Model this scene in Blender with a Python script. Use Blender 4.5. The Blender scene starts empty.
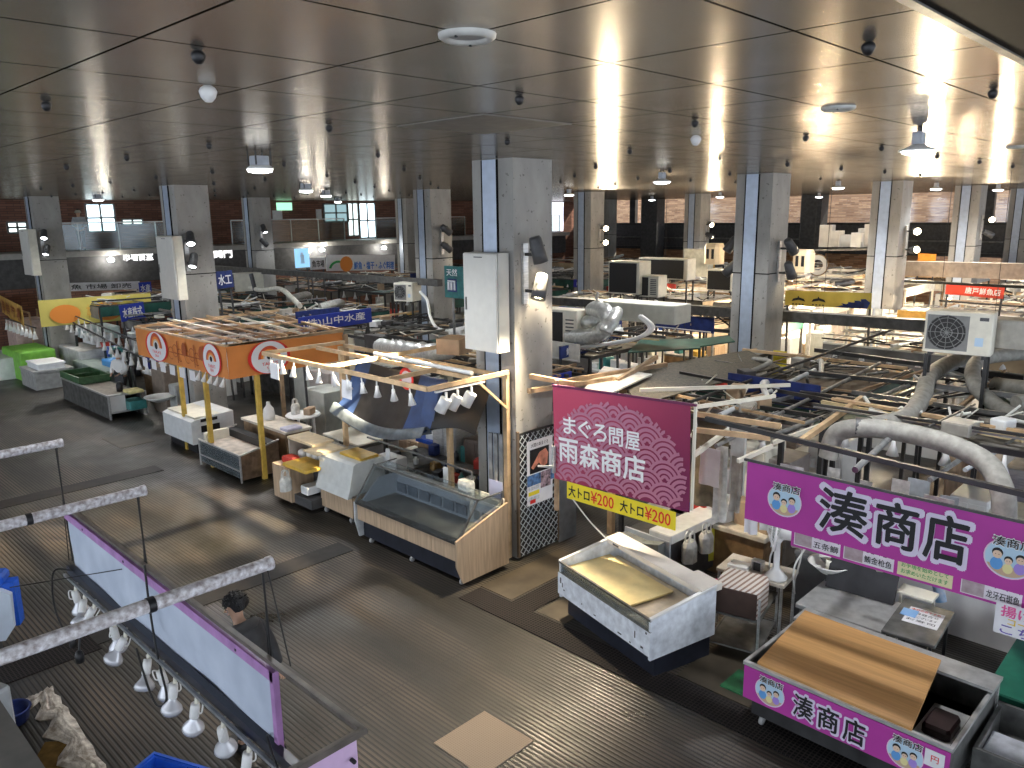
import bpy, math, random
from mathutils import Matrix, Vector
random.seed(7)
sc = bpy.context.scene
C = sc.collection
PI = math.pi
R = math.radians
# ------------------------------------------------------------ camera, world, exposure
cam = bpy.data.objects.new('camera', bpy.data.cameras.new('camera'))
C.objects.link(cam); sc.camera = cam
F_PX = 787.34
EYE = Vector((0, 0, 6.0))
yaw, pitch, roll = R(44.194), R(12.212), R(-0.743)
fw = Vector((math.cos(yaw)*math.cos(pitch), math.sin(yaw)*math.cos(pitch), -math.sin(pitch)))
rt = Vector((math.sin(yaw), -math.cos(yaw), 0)); up = rt.cross(fw)
rt, up = math.cos(roll)*rt + math.sin(roll)*up, -math.sin(roll)*rt + math.cos(roll)*up
m = Matrix((rt, up, -fw)).transposed().to_4x4(); m.translation = EYE
cam.matrix_world = m
cam.data.sensor_width = 36; cam.data.lens = F_PX*36/1024
cam.data.clip_start = .05; cam.data.clip_end = 400
w = bpy.data.worlds.new('world'); sc.world = w; w.use_nodes = True
w.node_tree.nodes['Background'].inputs[0].default_value = (.80, .88, 1, 1)
w.node_tree.nodes['Background'].inputs[1].default_value = 1.25
sc.view_settings.view_transform = 'Standard'; sc.view_settings.look = 'None'
sc.view_settings.gamma = 1; sc.view_settings.use_curve_mapping = False
sc.view_settings.exposure = 1.4
CEIL = 6.876
LAMP_W, SPOT_W = 300, 480

def lamp(kind, name, loc, energy, color=(1, 1, 1), to=None, size=.3, angle=90, parent=None, blend=.5):
    d = bpy.data.lights.new(name, kind); d.energy = energy; d.color = color
    if kind == 'SPOT': d.spot_size = R(angle); d.spot_blend = blend; d.shadow_soft_size = size
    elif kind == 'AREA': d.shape = 'DISK'; d.size = size
    else: d.shadow_soft_size = size
    o = bpy.data.objects.new(name, d); C.objects.link(o)
    o['kind'] = 'helper'
    o.location = Vector(loc) - (parent.location if parent else Vector())
    if to is not None: o.rotation_euler = (Vector(to)-Vector(loc)).to_track_quat('-Z', 'Y').to_euler()
    if parent: o.parent = parent
    return o

# ------------------------------------------------------------ pixel + plane -> place
def ray(px, py): return fw*F_PX + rt*(px-512) - up*(py-384)
def atz(px, py, z=0):
    d = ray(px, py); return EYE + d*((z-6)/d.z)
def atX(px, py, x):
    d = ray(px, py); return EYE + d*(x/d.x)
def atY(px, py, y):
    d = ray(px, py); return EYE + d*(y/d.y)
# ------------------------------------------------------------ materials
MATS = {}
def M(name, col=(.5, .5, .5), rough=.55, metal=0, var=.12, scale=6, bump=0, emit=0, ecol=None, alpha=None, stretch=(1, 1, 1), var2=None, trans=0):
    if name in MATS: return MATS[name]
    mt = bpy.data.materials.new(name); MATS[name] = mt; mt.use_nodes = True
    nt = mt.node_tree; b = nt.nodes['Principled BSDF']
    b.inputs['Roughness'].default_value = rough; b.inputs['Metallic'].default_value = metal
    b.inputs['Base Color'].default_value = (*col, 1)
    if emit:
        b.inputs['Emission Color'].default_value = (*(ecol or col), 1); b.inputs['Emission Strength'].default_value = emit
    if trans: b.inputs['Transmission Weight'].default_value = trans
    if alpha is not None: b.inputs['Alpha'].default_value = alpha
    if var or bump:
        tc = nt.nodes.new('ShaderNodeTexCoord'); mp = nt.nodes.new('ShaderNodeMapping')
        mp.inputs['Scale'].default_value = stretch
        nz = nt.nodes.new('ShaderNodeTexNoise'); nz.inputs['Scale'].default_value = scale; nz.inputs['Detail'].default_value = 5
        nt.links.new(tc.outputs['Object'], mp.inputs[0]); nt.links.new(mp.outputs[0], nz.inputs['Vector'])
        if var:
            rp = nt.nodes.new('ShaderNodeValToRGB')
            rp.color_ramp.elements[0].position = .3; rp.color_ramp.elements[1].position = .7
            dk = var2 or tuple(max(0, c*(1-2*var)) for c in col)
            rp.color_ramp.elements[0].color = (*dk, 1); rp.color_ramp.elements[1].color = (*tuple(min(1, c*(1+var)) for c in col), 1)
            nt.links.new(nz.outputs[0], rp.inputs[0]); nt.links.new(rp.outputs[0], b.inputs['Base Color'])
        if bump:
            bp = nt.nodes.new('ShaderNodeBump'); bp.inputs['Strength'].default_value = bump; bp.inputs['Distance'].default_value = .02
            nt.links.new(nz.outputs[0], bp.inputs['Height']); nt.links.new(bp.outputs[0], b.inputs['Normal'])
    return mt
def P(name, col, rough=.5, **k): return M(name, col, rough, var=0, **k)
white = M('white_enamel', (.78, .78, .76), .4, var=.05, scale=3)
scuffed = M('scuffed_white_panel', (.80, .84, .90), .45, var=.12, scale=9)
cream = M('cream_paint', (.72, .69, .58), .5, var=.06)
grey = M('grey_plastic', (.36, .36, .35), .5, var=.1)
dgrey = M('dark_grey_metal', (.07, .07, .072), .5, var=.2)
black = M('black_plastic', (.012, .012, .014), .45, var=.1)
blksteel = M('black_painted_steel', (.035, .035, .035), .45, var=.3, scale=4)
steel = M('brushed_stainless', (.58, .58, .57), .36, metal=.55, var=.12, scale=7, stretch=(1, 1, 6))
dsteel = M('dull_steel', (.20, .20, .19), .42, metal=.6, var=.25, scale=5)
wood = M('pale_lumber', (.60, .42, .24), .6, var=.16, scale=5, stretch=(1, 1, 1))
wood2 = M('weathered_lumber', (.40, .27, .16), .65, var=.2, scale=5)
oak = M('oak_veneer', (.52, .38, .25), .5, var=.13, scale=4, stretch=(5, 5, .4))
board_m = M('golden_wood_board', (.52, .28, .10), .34, var=.10, scale=2.2, stretch=(14, .5, 1))
ylwood = M('yellow_painted_post', (.62, .42, .08), .5, var=.15)
ply = M('brown_plywood', (.30, .19, .10), .6, var=.2)
dgreen = M('dark_green_sheet', (.012, .075, .055), .5, var=.25, scale=3)
green = M('bright_green_cloth', (.22, .55, .07), .6, var=.1, bump=.2)
teal = M('teal_plastic', (.05, .25, .24), .45)
blue = M('blue_plastic', (.01, .08, .5), .38, var=.12)
navy = M('navy_cloth', (.012, .03, .16), .6, var=.2)
red = M('red_cloth', (.62, .05, .03), .55)
purple = M('magenta_purple_cloth', (.47, .045, .34), .55, var=.05, scale=2)
lilac = M('lilac_trim', (.42, .22, .47), .5)
yellow = M('yellow_card', (.85, .70, .03), .5, var=.03)
ylcloth = M('yellow_cloth', (.75, .52, .06), .55, var=.1)
paper = M('white_paper', (.80, .80, .82), .6, var=.04)
clearplastic = M('frosted_sheet', (.45, .5, .53), .35, var=.2, scale=4)
foil = M('silver_foil_duct', (.70, .71, .68), .34, metal=.45, var=.12, scale=16, bump=.5)
ductm = M('grey_duct_cloth', (.33, .32, .285), .7, var=.15, scale=9, bump=.35)
styro = M('white_foam', (.80, .82, .82), .7, var=.05)
ink = P('black_ink', (.012, .012, .015), .6)
winkp = P('white_ink', (.85, .85, .85), .6)
redink = P('red_ink', (.75, .03, .02), .6)
greenink = P('green_ink', (.02, .35, .08), .6)
pinkink = P('pink_ink', (.80, .12, .35), .6)
orangeink = P('orange_ink', (.85, .28, .04), .6)
skin = M('skin', (.55, .33, .22), .5, var=.04)
hairm = M('black_hair', (.010, .009, .009), .5, var=.3, scale=40, bump=.7)
rope = P('white_cord', (.7, .7, .65), .6)
cable = P('black_cable', (.008, .008, .008), .5)
bulb = P('lit_cool_lens', (1, 1, 1), .4, emit=6, ecol=(.93, .97, 1))
bulbw = P('lit_warm_lens', (1, .9, .7), .4, emit=14, ecol=(1, .80, .5))
bulbs = P('lit_small_bulb', (1, .95, .85), .4, emit=5, ecol=(1, .9, .72))
offbulb = M('unlit_reflector_bulb', (.62, .63, .66), .25, metal=.3, var=.05)
ceramic = M('white_ceramic', (.80, .79, .75), .3, var=.04)
grille = M('black_grille', (.015, .013, .012), .6, var=.4, scale=60)

def glass_mat(name, tint=(.85, .92, .9), a=.16, rough=.06):
    if name in MATS: return MATS[name]
    mt = bpy.data.materials.new(name); MATS[name] = mt; mt.use_nodes = True
    nt = mt.node_tree; nt.nodes.clear()
    o = nt.nodes.new('ShaderNodeOutputMaterial'); mx = nt.nodes.new('ShaderNodeMixShader')
    t = nt.nodes.new('ShaderNodeBsdfTransparent'); g = nt.nodes.new('ShaderNodeBsdfGlossy')
    t.inputs[0].default_value = (*tint, 1); g.inputs[0].default_value = (.9, .95, 1, 1); g.inputs['Roughness'].default_value = rough
    lw = nt.nodes.new('ShaderNodeLayerWeight'); lw.inputs[0].default_value = .35
    ml = nt.nodes.new('ShaderNodeMath'); ml.operation = 'MULTIPLY_ADD'; ml.inputs[1].default_value = .6 if name != 'railing_glass' else .12; ml.inputs[2].default_value = a*.5
    nt.links.new(lw.outputs['Fresnel'], ml.inputs[0]); nt.links.new(ml.outputs[0], mx.inputs[0])
    nt.links.new(t.outputs[0], mx.inputs[1]); nt.links.new(g.outputs[0], mx.inputs[2]); nt.links.new(mx.outputs[0], o.inputs[0])
    return mt
glass = glass_mat('clear_glass', (.95, .97, .97), .06)
plastic_film = glass_mat('clear_plastic_sheet', (.8, .84, .84), .4, .25)

def nodes_of(name):
    mt = bpy.data.materials.new(name); MATS[name] = mt; mt.use_nodes = True
    return mt, mt.node_tree, mt.node_tree.nodes['Principled BSDF']
def mth(nt, op, a, b=None, c=None, clamp=False):
    n = nt.nodes.new('ShaderNodeMath'); n.operation = op; n.use_clamp = clamp
    for i, v in enumerate((a, b, c)):
        if v is None: continue
        if isinstance(v, (int, float)): n.inputs[i].default_value = v
        else: nt.links.new(v, n.inputs[i])
    return n.outputs[0]
def noise(nt, vec, scale, detail=4, stretch=(1, 1, 1)):
    mp = nt.nodes.new('ShaderNodeMapping'); mp.inputs['Scale'].default_value = stretch
    nz = nt.nodes.new('ShaderNodeTexNoise'); nz.inputs['Scale'].default_value = scale; nz.inputs['Detail'].default_value = detail
    nt.links.new(vec, mp.inputs[0]); nt.links.new(mp.outputs[0], nz.inputs['Vector']); return nz.outputs[0]
def ramp(nt, fac, *stops):
    r = nt.nodes.new('ShaderNodeValToRGB'); e = r.color_ramp.elements
    e[0].position = stops[0][0]; e[0].color = (*stops[0][1], 1); e[1].position = stops[-1][0]; e[1].color = (*stops[-1][1], 1)
    for s in stops[1:-1]:
        k = e.new(s[0]); k.color = (*s[1], 1)
    nt.links.new(fac, r.inputs[0]); return r.outputs[0]
def mixc(nt, fac, a, b):
    n = nt.nodes.new('ShaderNodeMix'); n.data_type = 'RGBA'
    for s, v in ((n.inputs[0], fac), (n.inputs[6], a), (n.inputs[7], b)):
        if isinstance(v, (int, float)): s.default_value = v
        elif isinstance(v, tuple): s.default_value = (*v, 1)
        else: nt.links.new(v, s)
    return n.outputs[2]
def coords(nt):
    tc = nt.nodes.new('ShaderNodeTexCoord'); s = nt.nodes.new('ShaderNodeSeparateXYZ')
    nt.links.new(tc.outputs['Object'], s.inputs[0]); return tc.outputs['Object'], s.outputs[0], s.outputs[1], s.outputs[2]

# ribbed metal-and-rubber market floor, wet in places
floor_m, nt, b = nodes_of('ribbed_wet_floor')
V, x, y, z = coords(nt)
rib = mth(nt, 'PINGPONG', x, .032)                       # ribs run along the aisle
ribm = mth(nt, 'MULTIPLY', rib, 1/.032)
groove = mth(nt, 'LESS_THAN', ribm, .46)
n1 = noise(nt, V, .30, 6); n2 = noise(nt, V, 2.2, 6); n3 = noise(nt, V, 1.3, 5, (1, .25, 1))
tone = ramp(nt, n3, (.32, (.017, .0155, .0125)), (.5, (.058, .049, .040)), (.68, (.145, .112, .087)))
# whole sheets of flooring differ in tone: 1.2 x 3.6 m
brick = nt.nodes.new('ShaderNodeTexBrick'); nt.links.new(V, brick.inputs[0])
for k, v in (('Scale', 1.0), ('Mortar Size', .006), ('Brick Width', 1.25), ('Row Height', 3.75)): brick.inputs[k].default_value = v
brick.inputs['Color1'].default_value = (.78, .78, .78, 1); brick.inputs['Color2'].default_value = (1.15, 1.12, 1.06, 1); brick.inputs['Mortar'].default_value = (.3, .3, .3, 1)
mul = nt.nodes.new('ShaderNodeMix'); mul.data_type = 'RGBA'; mul.blend_type = 'MULTIPLY'; mul.inputs[0].default_value = 1
nt.links.new(tone, mul.inputs[6]); nt.links.new(brick.outputs[0], mul.inputs[7])
wet = ramp(nt, n1, (.42, (0, 0, 0)), (.66, (1, 1, 1)))
col = mixc(nt, mth(nt, 'MULTIPLY', groove, .86), mul.outputs[2], (.016, .015, .013))
col2 = mixc(nt, mth(nt, 'MULTIPLY', wet, .60), col, (.018, .018, .012))
nt.links.new(col2, b.inputs['Base Color'])
nt.links.new(mth(nt, 'SUBTRACT', .56, mth(nt, 'MULTIPLY', wet, mth(nt, 'MULTIPLY', n2, .50)), clamp=True), b.inputs['Roughness'])
bp = nt.nodes.new('ShaderNodeBump'); bp.inputs['Strength'].default_value = .55; bp.inputs['Distance'].default_value = .012
nt.links.new(mth(nt, 'ADD', mth(nt, 'MINIMUM', ribm, .6), mth(nt, 'MULTIPLY', n2, .5)), bp.inputs['Height']); nt.links.new(bp.outputs[0], b.inputs['Normal'])

# brushed metal ceiling panels, 1.15 m grid
ceil_m, nt, b = nodes_of('brushed_metal_ceiling')
V, x, y, z = coords(nt)
def seam(c, off): return mth(nt, 'LESS_THAN', mth(nt, 'PINGPONG', mth(nt, 'ADD', c, off), .575), .010)
sm = mth(nt, 'MAXIMUM', seam(x, -1.73+.575*0), seam(y, -1.915))
n1 = noise(nt, V, 2.0, 4, (1, 1, 1)); n2 = noise(nt, V, 55, 3, (1, 1, 1))
tone = ramp(nt, n1, (.3, (.47, .44, .40)), (.7, (.53, .495, .455)))
nt.links.new(mixc(nt, sm, tone, (.05, .045, .04)), b.inputs['Base Color'])
nt.links.new(mth(nt, 'MULTIPLY_ADD', n2, .06, .12), b.inputs['Roughness'])
bp = nt.nodes.new('ShaderNodeBump'); bp.inputs['Strength'].default_value = .11; bp.inputs['Distance'].default_value = .01
nt.links.new(n2, bp.inputs['Height'])
gl = nt.nodes.new('ShaderNodeBsdfGlossy'); df = nt.nodes.new('ShaderNodeBsdfDiffuse'); mx = nt.nodes.new('ShaderNodeMixShader'); mx.inputs[0].default_value = .80
cc_ = mixc(nt, sm, tone, (.04, .036, .03))
for s_ in (gl, df): nt.links.new(cc_, s_.inputs[0]); nt.links.new(bp.outputs[0], s_.inputs['Normal'])
nt.links.new(mth(nt, 'MULTIPLY_ADD', n2, .08, .17), gl.inputs['Roughness'])
nt.links.new(gl.outputs[0], mx.inputs[2]); nt.links.new(df.outputs[0], mx.inputs[1]); nt.links.new(mx.outputs[0], nt.nodes['Material Output'].inputs[0])

conc, nt, b = nodes_of('formed_concrete')
V, x, y, z = coords(nt)
n1 = noise(nt, V, 1.6, 7, (1, 1, .5)); n2 = noise(nt, V, 14, 5)
c1 = ramp(nt, n1, (.3, (.20, .195, .18)), (.5, (.30, .292, .272)), (.7, (.385, .375, .35)))
nt.links.new(mixc(nt, mth(nt, 'LESS_THAN', n2, .33), c1, (.17, .16, .145)), b.inputs['Base Color']); b.inputs['Roughness'].default_value = .75
bp = nt.nodes.new('ShaderNodeBump'); bp.inputs['Strength'].default_value = .25; nt.links.new(n2, bp.inputs['Height']); nt.links.new(bp.outputs[0], b.inputs['Normal'])

def brick_mat(name, c1, c2, mort):
    mt, nt, b = nodes_of(name)
    V, x, y, z = coords(nt)
    cb = nt.nodes.new('ShaderNodeCombineXYZ'); nt.links.new(mth(nt, 'ADD', x, y), cb.inputs[0]); nt.links.new(z, cb.inputs[1])
    br = nt.nodes.new('ShaderNodeTexBrick'); nt.links.new(cb.outputs[0], br.inputs[0])
    for k, v in (('Scale', 1), ('Mortar Size', .012), ('Brick Width', .55), ('Row Height', .11)): br.inputs[k].default_value = v
    br.inputs['Color1'].default_value = (*c1, 1); br.inputs['Color2'].default_value = (*c2, 1); br.inputs['Mortar'].default_value = (*mort, 1)
    nt.links.new(br.outputs[0], b.inputs['Base Color']); b.inputs['Roughness'].default_value = .8
    return mt
brick_dark = brick_mat('dark_red_brick', (.17, .07, .045), (.26, .12, .08), (.08, .055, .045))
brick_tan = brick_mat('tan_brick', (.26, .12, .06), (.56, .32, .17), (.30, .20, .13))

def mesh_grid_mat(name, base, line, pitch, frac=.3):
    mt, nt, b = nodes_of(name); V, x, y, z = coords(nt)
    g = mth(nt, 'MAXIMUM', mth(nt, 'LESS_THAN', mth(nt, 'PINGPONG', x, pitch/2), pitch*frac/2), mth(nt, 'LESS_THAN', mth(nt, 'PINGPONG', y, pitch/2), pitch*frac/2))
    nt.links.new(mixc(nt, g, base, line), b.inputs['Base Color']); b.inputs['Roughness'].default_value = .8; b.inputs['Specular IOR Level'].default_value = .2
    return mt
grate_m = mesh_grid_mat('dark_drain_grating', (.004, .004, .004), (.035, .028, .026), .05, .30)
plate_m = mesh_grid_mat('perforated_floor_plate', (.30, .23, .165), (.38, .30, .225), .03, .5)

# ------------------------------------------------------------ mesh builder
def Tr(x, y, z=0, rz=0): return Matrix.Translation((x, y, z)) @ Matrix.Rotation(R(rz), 4, 'Z')
def FR(x, y, z=0, extra=0): return Tr(x, y, z, -90+extra)      # local x = viewer's right along a stall front, local y = depth into the stall
def WX(x, y, z): return Matrix(((0, 0, -1, x), (-1, 0, 0, y), (0, 1, 0, z), (0, 0, 0, 1)))   # sheet facing -X: local x right, y up, z to the viewer
def WY(x, y, z): return Matrix(((1, 0, 0, x), (0, 0, -1, y), (0, 1, 0, z), (0, 0, 0, 1)))
def WP(a, b_):  # upright sheet whose lower/upper edge runs from a to b_ (seen with a at left)
    a = Vector(a); d = Vector(b_)-a; L = d.length; ex = d/L; ez = Vector((0, 0, 1)); n = ex.cross(ez).normalized(); ey = n.cross(ex)
    return Matrix(((ex.x, ey.x, n.x, a.x), (ex.y, ey.y, n.y, a.y), (ex.z, ey.z, n.z, a.z), (0, 0, 0, 1))), L
class MB:
    def __init__(s, T=None): s.v = []; s.f = []; s.sm = []; s.T = T or Matrix.Identity(4)
    def add(s, vs, fs, smooth=False):
        n = len(s.v); s.v += [s.T @ Vector(p) for p in vs]; s.f += [[i+n for i in f] for f in fs]; s.sm += [smooth]*len(fs); return s
    def hexa(s, p): return s.add(p, [(0, 3, 2, 1), (4, 5, 6, 7), (0, 1, 5, 4), (1, 2, 6, 5), (2, 3, 7, 6), (3, 0, 4, 7)])
    def box(s, x0, y0, z0, x1, y1, z1): return s.hexa([(x0, y0, z0), (x1, y0, z0), (x1, y1, z0), (x0, y1, z0), (x0, y0, z1), (x1, y0, z1), (x1, y1, z1), (x0, y1, z1)])
    def bbox(s, x0, y0, z0, x1, y1, z1, b=.02):     # box with chamfered top and vertical edges
        def ring(i, z): return [(x0+i, y0, z), (x1-i, y0, z), (x1, y0+i, z), (x1, y1-i, z), (x1-i, y1, z), (x0+i, y1, z), (x0, y1-i, z), (x0, y0+i, z)]
        def ring2(z): return [(x0+b, y0+b*.5, z), (x1-b, y0+b*.5, z), (x1-b*.5, y0+b, z), (x1-b*.5, y1-b, z), (x1-b, y1-b*.5, z), (x0+b, y1-b*.5, z), (x0+b*.5, y1-b, z), (x0+b*.5, y0+b, z)]
        vs = ring(b, z0)+ring(b, z1-b)+ring2(z1); fs = [tuple(range(7, -1, -1)), tuple(range(16, 24))]
        for k in range(8):
            j = (k+1) % 8; fs += [(k, j, 8+j, 8+k), (8+k, 8+j, 16+j, 16+k)]
        return s.add(vs, fs)
    def bar(s, a, b, w, h=None):
        h = h or w; a = Vector(a); b = Vector(b); d = (b-a).normalized()
        u = d.cross(Vector((0, 0, 1))); u = Vector((1, 0, 0)) if u.length < 1e-3 else u.normalized(); n = u.cross(d)
        u *= w/2; n *= h/2
        return s.hexa([a-u-n, a+u-n, a+u+n, a-u+n, b-u-n, b+u-n, b+u+n, b-u+n])
    def tube(s, pts, r, n=8, caps=True):
        pts = [Vector(p) for p in pts]; rs = r if isinstance(r, (list, tuple)) else [r]*len(pts)
        rings = []; ref = None
        for i, p in enumerate(pts):
            d = (pts[min(i+1, len(pts)-1)]-pts[max(i-1, 0)]).normalized()
            if ref is None: ref = Vector((0, 0, 1)) if abs(d.z) < .9 else Vector((1, 0, 0))
            u = d.cross(ref).normalized(); v = u.cross(d).normalized(); ref = v
            rings += [p+u*math.cos(2*PI*k/n)*rs[i]+v*math.sin(2*PI*k/n)*rs[i] for k in range(n)]
        fs = [(i*n+k, i*n+(k+1) % n, (i+1)*n+(k+1) % n, (i+1)*n+k) for i in range(len(pts)-1) for k in range(n)]
        s.add(rings, fs, True)
        if caps: s.add([rings[k] for k in range(n)]+[rings[-n+k] for k in range(n)], [tuple(range(n)), tuple(range(2*n-1, n-1, -1))])
        return s
    def lathe(s, prof, c=(0, 0, 0), n=16, axis='Z'):
        vs = []
        for (r, h) in prof:
            for k in range(n):
                a = 2*PI*k/n; p = (r*math.cos(a), r*math.sin(a), h)
                if axis == 'X': p = (p[2], p[0], p[1])
                if axis == 'Y': p = (p[0], p[2], p[1])
                vs.append((p[0]+c[0], p[1]+c[1], p[2]+c[2]))
        fs = [(i*n+k, i*n+(k+1) % n, (i+1)*n+(k+1) % n, (i+1)*n+k) for i in range(len(prof)-1) for k in range(n)]
        return s.add(vs, fs, True)
    def disc(s, c, r, n=20, z=0, ry=None, a0=0, a1=360):
        ry = ry or r; full = a1-a0 >= 360
        ang = [R(a0+(a1-a0)*k/n) for k in range(n if full else n+1)]
        return s.add([(c[0]+r*math.cos(a), c[1]+ry*math.sin(a), z) for a in ang], [tuple(range(len(ang)))])
    def ring(s, c, r0, r1, z=0, a0=0, a1=360, n=20, sy=1):
        vs = []
        for k in range(n+1):
            a = R(a0+(a1-a0)*k/n)
            vs += [(c[0]+r0*math.cos(a), c[1]+sy*r0*math.sin(a), z), (c[0]+r1*math.cos(a), c[1]+sy*r1*math.sin(a), z)]
        return s.add(vs, [(2*k, 2*k+1, 2*k+3, 2*k+2) for k in range(n)])
    def poly(s, pts, t=.0):      # prism of an outline in local xy, thickness towards -z
        n = len(pts)
        if t == 0: return s.add([(p[0], p[1], 0) for p in pts], [tuple(range(n))])
        vs = [(p[0], p[1], 0) for p in pts]+[(p[0], p[1], -t) for p in pts]
        return s.add(vs, [tuple(range(n)), tuple(range(2*n-1, n-1, -1))]+[(k, n+k, n+(k+1) % n, (k+1) % n) for k in range(n)])
    def prism(s, prof, x0, x1):  # outline in local (y,z), extruded along x
        n = len(prof); vs = [(x0, p[0], p[1]) for p in prof]+[(x1, p[0], p[1]) for p in prof]
        return s.add(vs, [tuple(range(n)), tuple(range(2*n-1, n-1, -1))]+[(k, n+k, n+(k+1) % n, (k+1) % n) for k in range(n)])
    def cloth(s, w, h, nx=16, ny=6, amp=.02, seed=0, sag=0, t=.006, drop=0):   # hanging sheet, local x 0..w, y 0..-h
        rnd = random.Random(seed); ph = [rnd.uniform(0, 6) for _ in range(4)]
        fr = []; bk = []
        for j in range(ny+1):
            for i in range(nx+1):
                u = i/nx; v = j/ny
                d = amp*(math.sin(u*9+ph[0]+v)*v+.6*math.sin(u*23+ph[1]+2*v)*v+.4*math.sin(v*7+ph[2]))
                X_ = u*w; Y_ = -v*h - sag*math.sin(PI*u)*1.0 - drop*u
                fr.append((X_, Y_, d)); bk.append((X_, Y_, d-t))
        n = (nx+1)*(ny+1); fs = []
        for j in range(ny):
            for i in range(nx):
                a = j*(nx+1)+i; q = (a, a+nx+1, a+nx+2, a+1); fs.append(q); fs.append(tuple(k+n for k in reversed(q)))
        s.add(fr+bk, fs, True)
        e = [i for i in range(nx+1)]+[j*(nx+1)+nx for j in range(1, ny+1)]+[ny*(nx+1)+i for i in range(nx-1, -1, -1)]+[j*(nx+1) for j in range(ny-1, 0, -1)]
        vs = [fr[k] for k in e]+[bk[k] for k in e]; L = len(e)
        return s.add(vs, [(k, (k+1) % L, L+(k+1) % L, L+k) for k in range(L)])
    def build(s, name, mat, parent=None, kind=None, label=None):
        me = bpy.data.meshes.new(name)
        off = Vector()
        if parent:
            p = parent
            while p.parent: p = p.parent
            off = p.location
        me.from_pydata([tuple(v-off) for v in s.v], [], s.f)
        for pl, q in zip(me.polygons, s.sm): pl.use_smooth = q
        me.materials.append(mat); me.update()
        o = bpy.data.objects.new(name, me); C.objects.link(o)
        if parent: o.parent = parent
        if kind: o['kind'] = kind
        if label: o['label'] = label
        return o
LABELS = {}
def tag(o, label, cat, group=None, kind=None):
    n = len(label.split())
    if n > 16 or n < 4: print('LABEL LENGTH', n, label)
    o['label'] = label; o['category'] = cat
    if group: o['group'] = group
    if kind: o['kind'] = kind
    return o
def thing(name, label, cat, loc, group=None):
    o = bpy.data.objects.new(name, None); C.objects.link(o); o.location = loc; o.empty_display_size = .1
    return tag(o, label, cat, group)
def solo(mb, name, mat, label, cat, group=None):     # a thing that is one mesh: origin stays at its base
    c = Vector((sum(v.x for v in mb.v)/len(mb.v), sum(v.y for v in mb.v)/len(mb.v), min(v.z for v in mb.v)))
    mb.v = [v-c for v in mb.v]; o = mb.build(name, mat); o.location = c
    return tag(o, label, cat, group)
def struct(mb, name, mat): return mb.build(name, mat, kind='structure')
def clone(o, loc=None, rz=None, label=None, group=None, parent=None):
    c = o.copy(); C.objects.link(c)
    if parent: c.parent = parent
    if loc is not None: c.location = loc
    if rz is not None: c.rotation_euler = (0, 0, rz)
    if label: c['label'] = label
    if group: c['group'] = group
    for ch in list(o.children): clone(ch, parent=c)
    return c
GL = {}
def glyphs(body, bold=0, shear=0):
    k = (body, bold, shear)
    if k not in GL:
        cu = bpy.data.curves.new('lettering', 'FONT'); cu.body = body; cu.size = 1; cu.offset = bold; cu.resolution_u = 2; cu.shear = shear
        o = bpy.data.objects.new('lettering', cu); C.objects.link(o)
        dg = bpy.context.evaluated_depsgraph_get(); me = o.evaluated_get(dg).to_mesh()
        vs = [tuple(v.co) for v in me.vertices]; fs = [tuple(p.vertices) for p in me.polygons]
        o.evaluated_get(dg).to_mesh_clear(); bpy.data.objects.remove(o); bpy.data.curves.remove(cu)
        if vs:
            x0 = min(v[0] for v in vs); x1 = max(v[0] for v in vs); y0 = min(v[1] for v in vs); y1 = max(v[1] for v in vs)
        else: x0 = x1 = y0 = y1 = 0
        GL[k] = (vs, fs, x0, x1, y0, y1)
    return GL[k]
def text(body, T, x, y, w, h, mat, parent, name='lettering', bold=.02, z=.006, label=None, mb=None):
    vs, fs, x0, x1, y0, y1 = glyphs(body)      # fitted to the rectangle x..x+w, y..y+h
    sx = w/max(x1-x0, .01); sy = h/max(y1-y0, .01)
    m_ = mb or MB(T); r = bold*h*.5; nn = 0 if bold == 0 else (4 if bold < .07 else 10)
    for k in range(max(1, nn)):      # heavier strokes: the glyph laid down again around its outline
        dx, dy = (r*math.cos(2*PI*k/nn+.4), r*math.sin(2*PI*k/nn+.4)) if nn else (0, 0)
        m_.add([((v[0]-x0)*sx+x+dx, (v[1]-y0)*sy+y+dy, z+.0001*k) for v in vs], fs)
    return m_ if mb else m_.build(name, mat, parent, label=label)
def panel(T, w, h, t, name, mat, parent, z=0, x=0, y=0, **k):
    return MB(T).box(x, y, z-t, x+w, y+h, z).build(name, mat, parent, **k)
def curve(pts, n=8):            # smooth path through points
    P_ = [Vector(p) for p in pts]; out = []
    for i in range(len(P_)-1):
        p0 = P_[max(i-1, 0)]; p1 = P_[i]; p2 = P_[i+1]; p3 = P_[min(i+2, len(P_)-1)]
        for k in range(n):
            t = k/n; out.append(.5*((2*p1)+(p2-p0)*t+(2*p0-5*p1+4*p2-p3)*t*t+(3*p1-p0-3*p2+p3)*t**3))
    return out+[P_[-1]]
# ============================================================ THE HALL
struct(MB().box(-14, -14, -.3, 60, 48, 0), 'floor', floor_m)
struct(MB().box(-14, 1.28, CEIL, 50, 41, CEIL+.25), 'ceiling', ceil_m)
# dropped dark soffit on the camera's side of the ceiling, with its edge trim
dk = M('dark_soffit_paint', (.008, .0075, .007), .6, var=.1)
dk.node_tree.nodes['Principled BSDF'].inputs['Specular IOR Level'].default_value = .05
struct(MB().box(-14, -14, CEIL-.03, 50, 1.24, CEIL+.25), 'ceiling_soffit', dk)
struct(MB().box(-14, 1.24, CEIL-.04, 50, 1.29, CEIL+.02), 'trim_1', dsteel)
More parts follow.
